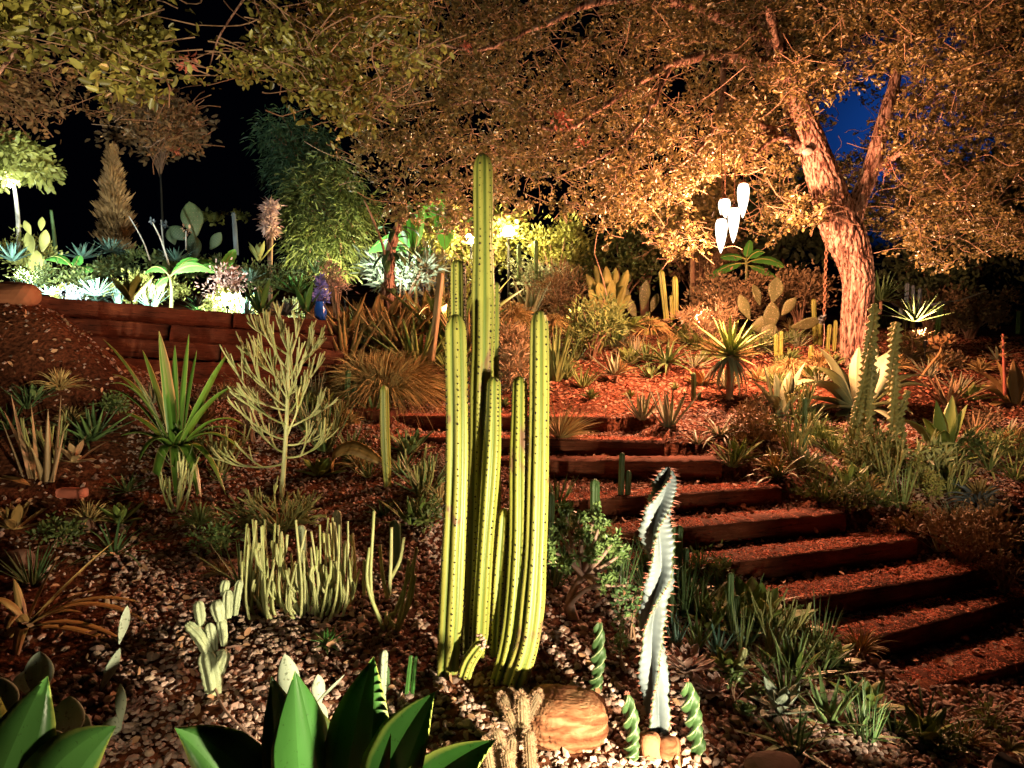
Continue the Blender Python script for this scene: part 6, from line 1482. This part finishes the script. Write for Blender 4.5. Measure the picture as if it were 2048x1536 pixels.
# ------------------------------------------------------------------ denser planting
MORE = [ # label, spec, n, L, W, mat, ein, eout, droop, stem
 ('thin leaved yucca tuft right behind the tall cactus at step height', (1150, 720), 26, 60, 6, 'aloe', 88, 10, 15, 0),
 ('olive aloe clump between the tall cactus and the flat open aloe', (1165, 775), 22, 58, 7, 'grass_green', 88, 40, 5, 0),
 ('narrow upright leaf clump behind the flat open aloe', (1235, 690), 26, 62, 6, 'grass_green', 89, 50, 5, 0),
 ('slim grey agave beneath the pair of slim yellowish columns', (1375, 668), 20, 56, 8, 'agave_olive', 85, 10, 5, 0),
 ('brownish aloe between the yucca and the tree aloe', (1390, 735), 20, 54, 7, 'aloe_grey', 85, 10, 10, 0),
 ('spreading narrow leaved plant right of the yucca head', (1520, 690, 8.9), 24, 70, 6, 'aloe', 60, 0, 10, 0),
 ('grey aloe at the foot of the rust coloured grass mound', (1640, 770), 16, 46, 8, 'aloe_grey', 85, 25, 5, 0),
 ('low aloe between the two pale agaves', (1618, 845), 18, 50, 7, 'aloe', 85, 25, 5, 0),
 ('narrow leaved clump under the knobbly columns to the left', (1668, 905), 26, 82, 6, 'grass_green', 88, 35, 5, 0),
 ('olive fan of leaves right under the knobbly columns', (1765, 920), 24, 78, 7, 'aloe', 86, 30, 8, 0),
 ('ruddy aloe between the dark agave and the orange agave', (1950, 870), 20, 70, 8, 'aloe_red', 85, 20, 8, 0),
 ('thin curved leaf plant at the right edge by the grass', (2030, 960), 26, 92, 6, 'grass_green', 85, 10, 35, 0),
 ('small aloe beside the narrow conifer like plants', (1900, 985), 18, 55, 8, 'aloe', 80, 20, 0, 0),
 ('finger leaved aloe left of the white spidery tuft', (1905, 1040), 22, 62, 8, 'aloe_grey', 80, 10, 10, 0),
 ('dark aloe at the right edge beside the lower steps', (2010, 1085), 20, 62, 9, 'aloe', 75, 10, 10, 0),
 ('small brown aloe above the end of the fourth step', (1680, 985), 18, 46, 6, 'aloe_grey', 80, 20, 5, 0),
 ('thin aloe above the end of the fifth step', (1770, 1015), 18, 50, 6, 'grass_green', 80, 20, 15, 0),
 ('dry thin aloe left of the round brown shrub', (1395, 905), 18, 46, 5, 'aloe_grey', 80, 15, 25, 0),
 ('narrow upright succulent left of the jade tree', (1128, 1130), 12, 80, 8, 'cactus_dark', 89, 60, 0, 0),
 ('slim aloe in the shade under the fourth step', (1290, 1130), 14, 70, 9, 'cactus_dark', 88, 50, 0, 0),
 ('slim dark aloe between the white twisted cactus and the fifth step', (1440, 1180), 14, 62, 8, 'cactus_dark', 86, 40, 5, 0),
 ('dark thin leaved clump right behind the white twisted cactus', (1400, 1145), 16, 74, 7, 'cactus_dark', 88, 45, 5, 0),
 ('little pale aloe right of the mauve rosettes', (1530, 1330), 14, 48, 8, 'aloe', 85, 30, 0, 0),
 ('upright aloe with narrow leaves at the left of the toothed ones', (1352, 1290), 12, 70, 8, 'agave_blue', 89, 60, 0, 0),
 ('arching brown leaved plant between the dim aloes at lower right', (1640, 1330), 16, 76, 5, 'aloe_red', 70, 10, 50, 0),
 ('dark reedy clump at the bottom right under the last step', (1790, 1470), 18, 70, 7, 'bush', 85, 20, 20, 0),
 ('dim curved leaved plant near the bottom right corner', (1980, 1450), 20, 90, 6, 'bush_brown', 75, 10, 50, 0),
 ('small olive aloe in front of the thin pale column', (735, 955), 16, 54, 7, 'aloe', 86, 30, -5, 0),
 ('upright aloe under the two stub timbers', (615, 860), 22, 88, 8, 'aloe', 89, 50, -5, 0),
 ('small dark aloe behind the brick', (255, 985), 16, 62, 8, 'cactus_dark', 75, 10, 10, 0),
 ('grey spiky aloe against the base of the sleeper wall', (440, 800), 18, 56, 6, 'aloe_grey', 85, 15, 10, 0),
 ('dark arching leaf plant at the left under the mound', (20, 860), 16, 84, 9, 'cactus_dark', 80, 10, 30, 0),
 ('thin leaved aloe in front of the variegated agave', (440, 960), 18, 50, 6, 'aloe', 70, 10, 15, 0),
 ('slender aloe between the leaning column and the large grass', (905, 745, 7.4), 16, 100, 12, 'agave_olive', 86, 35, 15, 0),
 ('dark bladed clump behind the large round grass', (800, 690, 8.0), 22, 110, 13, 'agave_brown', 86, 35, 10, 0)]
MORE += [('tall brown bladed clump nearest the right end of the sleeper wall', (690, 735), 26, 150, 15, 'agave_brown', 86, 30, 10, 0),
 ('tall olive bladed clump right above the large round grass', (835, 735, 7.6), 26, 150, 14, 'agave_olive', 87, 30, 10, 0),
 ('stout brown bladed clump in front of the palm stump', (775, 690, 8.1), 24, 130, 16, 'agave_brown', 86, 25, 12, 0),
 ('upright brown blades close behind the tall cactus on its left', (930, 700, 7.8), 22, 140, 13, 'agave_brown', 88, 45, 6, 0)]
for i, (lab, sp, n, L, W, mt_, ei, eo, dr, st) in enumerate(MORE):
    rosette('succulent_clump', lab, 'plant', sp, n, L, W, M[mt_], ei, eo, dr, w_sword, 700+i, stem=st, spread=.09, thick=.14, join=(W < 10))
SH2 = [('dark creeping growth over the left end of the steps', (900, 930, 5.4), 60, 30, 'bush_brown', 700, 8, 1),
 ('brown thicket right of the tall cactus beside the upper path', (1020, 740, 7.4), 38, 60, 'aloe_red', 1500, 14, 1),
 ('fine olive thicket left of the toothed shrub', (1185, 640, 8.9), 70, 50, 'grass_green', 1700, 13, 1),
 ('twiggy brown growth behind the yucca', (1420, 640, 9.4), 80, 30, 'aloe_red', 1300, 12, 1),
 ('low olive growth behind the large pale agave', (1820, 690, 8.8), 90, 28, 'bush_brown', 1300, 9, 1),
 ('leafy creeping ground cover above the third and fourth step ends', (1570, 925, 5.8), 62, 30, 'bush_brown', 1600, 7, 0),
 ('tangled growth at the right edge above the spidery tuft', (2000, 900, 6.0), 60, 50, 'grass_green', 1300, 12, 1),
 ('dim tangle below the right slope toward the last steps', (2010, 1130, 4.4), 60, 40, 'bush_brown', 900, 9, 1),
 ('dark ragged growth in the black bottom right corner', (1700, 1500, 2.9), 150, 40, 'bush', 600, 10, 1),
 ('frothy pale growth behind the banana plants', (905, 570, 10.2), 60, 50, 'bush_yellow', 1300, 9, 0),
 ('glowing foliage directly left of the globe lamps', (880, 470, 11.6), 60, 50, 'bush_yellow', 1600, 12, 0),
 ('grey lit shrub behind the dim slim columns', (1070, 560, 11.2), 90, 45, 'aloe_grey', 1900, 9, 1),
 ('olive shrub with thin twigs below the black gap in the oak', (1290, 480, 12.4), 70, 36, 'bush', 1500, 9, 0)]
for i, (lab, c, rx, ry, mt_, n, lf, nr) in enumerate(SH2):
    shrub('undergrowth', lab, 'shrub', c, rx, ry, M[mt_], n, lf, 800+i, clumps=26, narrow=bool(nr), stretch=5 if nr else 2.0, tight=.18, up=.6)
for i, (lab, sp, n, L, mt_) in enumerate([
    ('straw coloured wiry grass at the left below the wall', (120, 780), 200, 75, 'grass'), ('short brown grass at the foot of the wall behind the pencil tree', (620, 800), 160, 60, 'grass'),
    ('wild brown grass behind the thin pale column', (700, 850), 200, 55, 'grass'), ('thin grass between the stub timbers and the large round grass', (690, 790), 200, 70, 'grass'),
    ('rough brown grass left of the oak foot', (1640, 735), 260, 60, 'grass'), ('sparse wiry grass at the oak foot on the right', (1790, 740), 200, 60, 'grass'),
    ('reddish grass at the centre back of the terrace', (1180, 655), 300, 60, 'grass'), ('bristly yellow green tuft over the middle steps', (1700, 960), 300, 50, 'grass_green'),
    ('bristly tuft at the end of the sixth step', (1800, 1060), 160, 45, 'grass'), ('wiry dark tuft left of the lower steps', (1600, 1270), 120, 60, 'grass')]):
    tuft('wild_grass', lab, 'grass', sp, n, L, M[mt_], 850+i, Wp=2.4, e0=(25, 88), droop=.6)

r = np.random.RandomState(99); TT = []
while len(TT) < 46:
    x, y = r.uniform(640, 1780), r.uniform(655, 800)
    if y > 800-abs(x-1250)*.05 and 1000 < x < 1300: continue
    TT.append((x, y))
for i, (x, y) in enumerate(TT):
    k = 'grass' if i % 2 else 'grass_green'
    tuft('grass_tuft', 'small dry brown grass tuft in the mulch of the terrace' if i % 2 else 'small green brown grass tuft growing in the mulch of the terrace', 'grass', (x, y), 110, 30+.1*(y-650)+r.uniform(0, 22), M[k], 900+i, 'grass tufts in the mulch of the terrace', Wp=2.6, e0=(35, 90), droop=.45)

# a varied undergrowth, region by region, each plant of its own kind
def pencil_tuft(lab, sp, L, mat, seed):
    r = np.random.RandomState(seed); b = loc_of(sp); Y = b[1]; root = thing('pencil_plant', lab, 'succulent', b); mb = MB()
    for i in range(12):
        a = r.uniform(0, 6.28); grow(mb, [r.normal(0, .02), r.normal(0, .02), -.01], [math.cos(a)*.6, math.sin(a)*.6, r.uniform(.5, 1.3)], m(L*r.uniform(.45, .8), Y), m(2.2, Y), 1, r, (2, 4), .6, .85, .4, .4)
    mb.build('stems', mat, root, kind='stuff')
KINDS = ['slim', 'broad', 'pencil', 'column', 'leafy', 'wisp', 'fan', 'trail', 'reed']
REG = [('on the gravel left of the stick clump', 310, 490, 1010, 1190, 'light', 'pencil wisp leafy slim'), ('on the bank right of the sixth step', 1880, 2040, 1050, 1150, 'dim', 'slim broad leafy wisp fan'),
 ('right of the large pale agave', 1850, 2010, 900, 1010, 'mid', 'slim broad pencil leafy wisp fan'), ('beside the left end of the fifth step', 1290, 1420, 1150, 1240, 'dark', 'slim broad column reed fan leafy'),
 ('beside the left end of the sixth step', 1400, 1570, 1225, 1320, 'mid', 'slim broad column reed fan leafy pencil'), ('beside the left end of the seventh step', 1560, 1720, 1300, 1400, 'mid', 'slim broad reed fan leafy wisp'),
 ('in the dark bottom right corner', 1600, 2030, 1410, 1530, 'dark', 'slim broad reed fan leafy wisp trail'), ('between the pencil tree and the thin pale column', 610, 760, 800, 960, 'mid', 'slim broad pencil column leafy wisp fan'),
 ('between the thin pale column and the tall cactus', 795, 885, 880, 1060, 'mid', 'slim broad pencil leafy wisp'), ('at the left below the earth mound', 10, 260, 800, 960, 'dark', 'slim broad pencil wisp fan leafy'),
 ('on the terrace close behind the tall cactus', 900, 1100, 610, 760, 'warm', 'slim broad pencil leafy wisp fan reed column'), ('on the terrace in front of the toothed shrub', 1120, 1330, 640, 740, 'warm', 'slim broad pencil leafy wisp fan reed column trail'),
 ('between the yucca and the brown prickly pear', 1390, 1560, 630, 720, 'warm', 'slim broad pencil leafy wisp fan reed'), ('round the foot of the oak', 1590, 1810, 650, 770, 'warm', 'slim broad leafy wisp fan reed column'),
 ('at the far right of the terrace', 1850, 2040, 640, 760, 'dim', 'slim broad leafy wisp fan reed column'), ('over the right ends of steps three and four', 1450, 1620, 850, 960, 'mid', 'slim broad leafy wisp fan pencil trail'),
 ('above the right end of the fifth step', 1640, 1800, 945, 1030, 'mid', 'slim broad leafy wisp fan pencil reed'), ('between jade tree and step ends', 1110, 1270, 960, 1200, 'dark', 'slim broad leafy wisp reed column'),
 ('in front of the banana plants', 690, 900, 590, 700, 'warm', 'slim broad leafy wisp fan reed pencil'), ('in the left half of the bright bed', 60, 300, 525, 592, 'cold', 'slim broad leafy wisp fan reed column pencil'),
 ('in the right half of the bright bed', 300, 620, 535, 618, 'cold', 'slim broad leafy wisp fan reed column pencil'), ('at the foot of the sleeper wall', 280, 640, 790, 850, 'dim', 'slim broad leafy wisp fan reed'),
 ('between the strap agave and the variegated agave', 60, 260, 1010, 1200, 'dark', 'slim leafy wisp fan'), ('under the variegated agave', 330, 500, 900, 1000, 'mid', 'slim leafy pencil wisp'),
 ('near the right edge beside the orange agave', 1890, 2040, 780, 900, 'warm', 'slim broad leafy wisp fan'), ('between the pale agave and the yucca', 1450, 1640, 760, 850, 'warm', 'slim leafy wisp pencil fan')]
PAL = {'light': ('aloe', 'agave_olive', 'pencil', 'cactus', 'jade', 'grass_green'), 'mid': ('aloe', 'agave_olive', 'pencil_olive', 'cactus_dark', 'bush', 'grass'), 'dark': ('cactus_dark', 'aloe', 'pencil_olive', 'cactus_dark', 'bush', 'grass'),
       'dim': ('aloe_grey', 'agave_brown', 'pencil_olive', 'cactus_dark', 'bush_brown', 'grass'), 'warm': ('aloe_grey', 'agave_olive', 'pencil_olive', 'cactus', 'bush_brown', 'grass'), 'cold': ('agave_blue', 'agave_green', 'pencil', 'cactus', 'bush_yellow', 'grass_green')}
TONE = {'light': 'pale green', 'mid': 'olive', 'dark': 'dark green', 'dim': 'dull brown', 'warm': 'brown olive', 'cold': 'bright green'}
r = np.random.RandomState(321); sd = 2000
for (ph, x0, x1, y0, y1, tone, kinds) in REG:
    pal = PAL[tone]; tn = TONE[tone]
    ks = kinds.split()
    for j, kd in enumerate(ks):
        sd += 1; x = x0+(x1-x0)*((j+.5)/len(ks)+r.uniform(-.12, .12)); y = r.uniform(y0, y1); hs = (y-520)/500; hs = min(max(hs, .35), 1.3)
        yy = y; sp = (x, yy)
        if tone == 'cold': q = at(x, yy, r.uniform(7.7, 9.6)); q[2] = gz(q[0], q[1]); sp = tuple(q); 
        def LOC(): return sp
        # longer leaves nearer the camera
        if tone == 'cold':
            Yq = q[1]; py = 650-(q[2]-1.6)*F/Yq; sp = (x, py, Yq)
        if kd == 'slim': rosette('slim_aloe', f'{tn} slim leaved aloe {ph}', 'aloe', sp, 20, 70*hs+22, 7, M[pal[0]], 88, 30, 5, w_sword, sd, spread=.08)
        elif kd == 'broad': rosette('broad_rosette', f'{tn} broader leaved rosette {ph}', 'agave', sp, 14, 58*hs+20, 12, M[pal[1]], 84, 15, 5, w_agave, sd, spread=.07, join=True)
        elif kd == 'pencil': pencil_tuft(f'{tn} tuft of pencil stems {ph}', sp, 80*hs+20, M[pal[2]], sd)
        elif kd == 'column':
            b = loc_of(sp); hh = 70*hs+22; Yb = b[1]; px0 = sp[0]; pyb = 768-F*math.tan(math.atan2(b[2]-1.6, Yb)+PITCH)
            columns('little_column', f'{tn} little ribbed columns {ph}', 'cactus', (px0, pyb, Yb), [([(px0, pyb+3, Yb), (px0+3, pyb-hh, Yb)], 9+4*hs), ([(px0+14, pyb+3, Yb), (px0+16, pyb-hh*.6, Yb)], 8+4*hs)], M[pal[3]], 6, sd, areoles=False)
        elif kd == 'leafy':
            b = loc_of(sp); Yb = b[1]; pyb = 768-F*math.tan(math.atan2(b[2]-1.6, Yb)+PITCH); ry = 20*hs+8
            shrub('leafy_clump', f'{tn} small leaved clump {ph}', 'plant', (sp[0], pyb-ry*.8, Yb), ry*1.6, ry, M[pal[4]], 420, 8+2*hs, sd, clumps=12, stems=2, tight=.22)
        elif kd == 'wisp': tuft('grass_wisp', f'wispy dry grass {ph}', 'grass', sp, 130, 60*hs+25, M[pal[5]], sd, Wp=2.3, e0=(30, 88), droop=.6)
        elif kd == 'fan': rosette('fan_plant', f'{tn} arching narrow leaved plant {ph}', 'plant', sp, 22, 80*hs+24, 5.5, M[pal[0]], 78, 15, 60, w_strap, sd, spread=.05)
        elif kd == 'trail': tuft('trailing_plant', f'{tn} low trailing stems {ph}', 'plant', sp, 90, 70*hs+20, M[pal[2]], sd, Wp=4, e0=(5, 50), droop=.9, seg=6)
        elif kd == 'reed': rosette('reedy_clump', f'{tn} stiff reedy clump {ph}', 'plant', sp, 26, 84*hs+22, 4.5, M[pal[0]], 89, 66, 2, w_sword, sd, spread=.1)

# dead oak leaves blown over beds and steps
r = np.random.RandomState(808); y = np.sqrt(r.uniform(2.1**2, 9.5**2, 5200)); x = r.uniform(-1, 1, 5200)*(.72*y+.2); k = ~behind_wall(x, y); x, y = x[k], y[k]
D = np.c_[r.normal(0, 1, (len(x), 2)), r.normal(0, .18, len(x))]; mb = MB(); leaf_cloud(mb, np.c_[x, y, ground_h(x, y)+.018+r.uniform(0, .012, len(x))], .042, r, 1.8, dirs=unit(D)*1.0)
mb.build('leaf_litter', M['dead_leaf'], kind='stuff')

BR = [('broad dark green succulent rosette behind the spiral cactus on the right', (1420, 1262), 62, 24, 'agave_olive'), ('broad green rosette below the large one with yellow margins', (1455, 1345), 58, 22, 'agave_olive'),
 ('broad olive rosette right of the large one with yellow margins', (1590, 1262), 66, 24, 'agave_olive'), ('broad dull rosette at the foot of the seventh step', (1665, 1330), 70, 26, 'agave_olive'),
 ('broad grey green rosette in the lower right bed', (1560, 1425), 74, 28, 'pad_grey'), ('broad dark rosette near the end of the last step', (1730, 1420), 78, 28, 'agave_olive'),
 ('broad dark rosette by the bottom right corner', (1850, 1490), 90, 32, 'agave_olive'), ('broad olive rosette left of the fifth step', (1345, 1185), 60, 20, 'agave_olive'),
 ('broad green rosette between the pencil tree and the arched dry leaf', (640, 950), 56, 17, 'agave_olive'), ('broad bright rosette right of the thin pale column', (825, 905), 60, 16, 'aloe'),
 ('broad ruddy rosette under the earth mound', (150, 925), 66, 18, 'aloe_red'), ('broad dark rosette left of the brick', (30, 1060), 80, 22, 'agave_brown'), ('broad dim rosette right of the brick', (240, 1045), 60, 17, 'agave_olive'),
 ('broad rosette at the right bank under the dark agave', (1890, 965), 60, 18, 'agave_olive'), ('broad ruddy rosette at the right edge above the last steps', (1985, 1040), 66, 20, 'aloe_red'),
 ('broad pale rosette over the right end of the fourth step', (1610, 930), 48, 14, 'aloe_grey'), ('broad olive rosette below the knobbly columns', (1725, 970), 58, 17, 'agave_olive'),
 ('broad olive rosette on the terrace left of the tree aloe', (1255, 725), 50, 15, 'agave_olive'), ('broad brown rosette on the terrace right of the tree aloe', (1400, 770), 46, 14, 'agave_brown'), ('broad rosette on the terrace behind the yucca', (1500, 705), 50, 14, 'agave_olive')]
for i, (lab, sp, L, W, mt_) in enumerate(BR):
    rosette('broad_succulent', lab, 'succulent', sp, 15, L, W, M[mt_], 84, 12, 8, w_agave, 1500+i, spread=.06, thick=.12, fold=.35, seg=7, join=False)
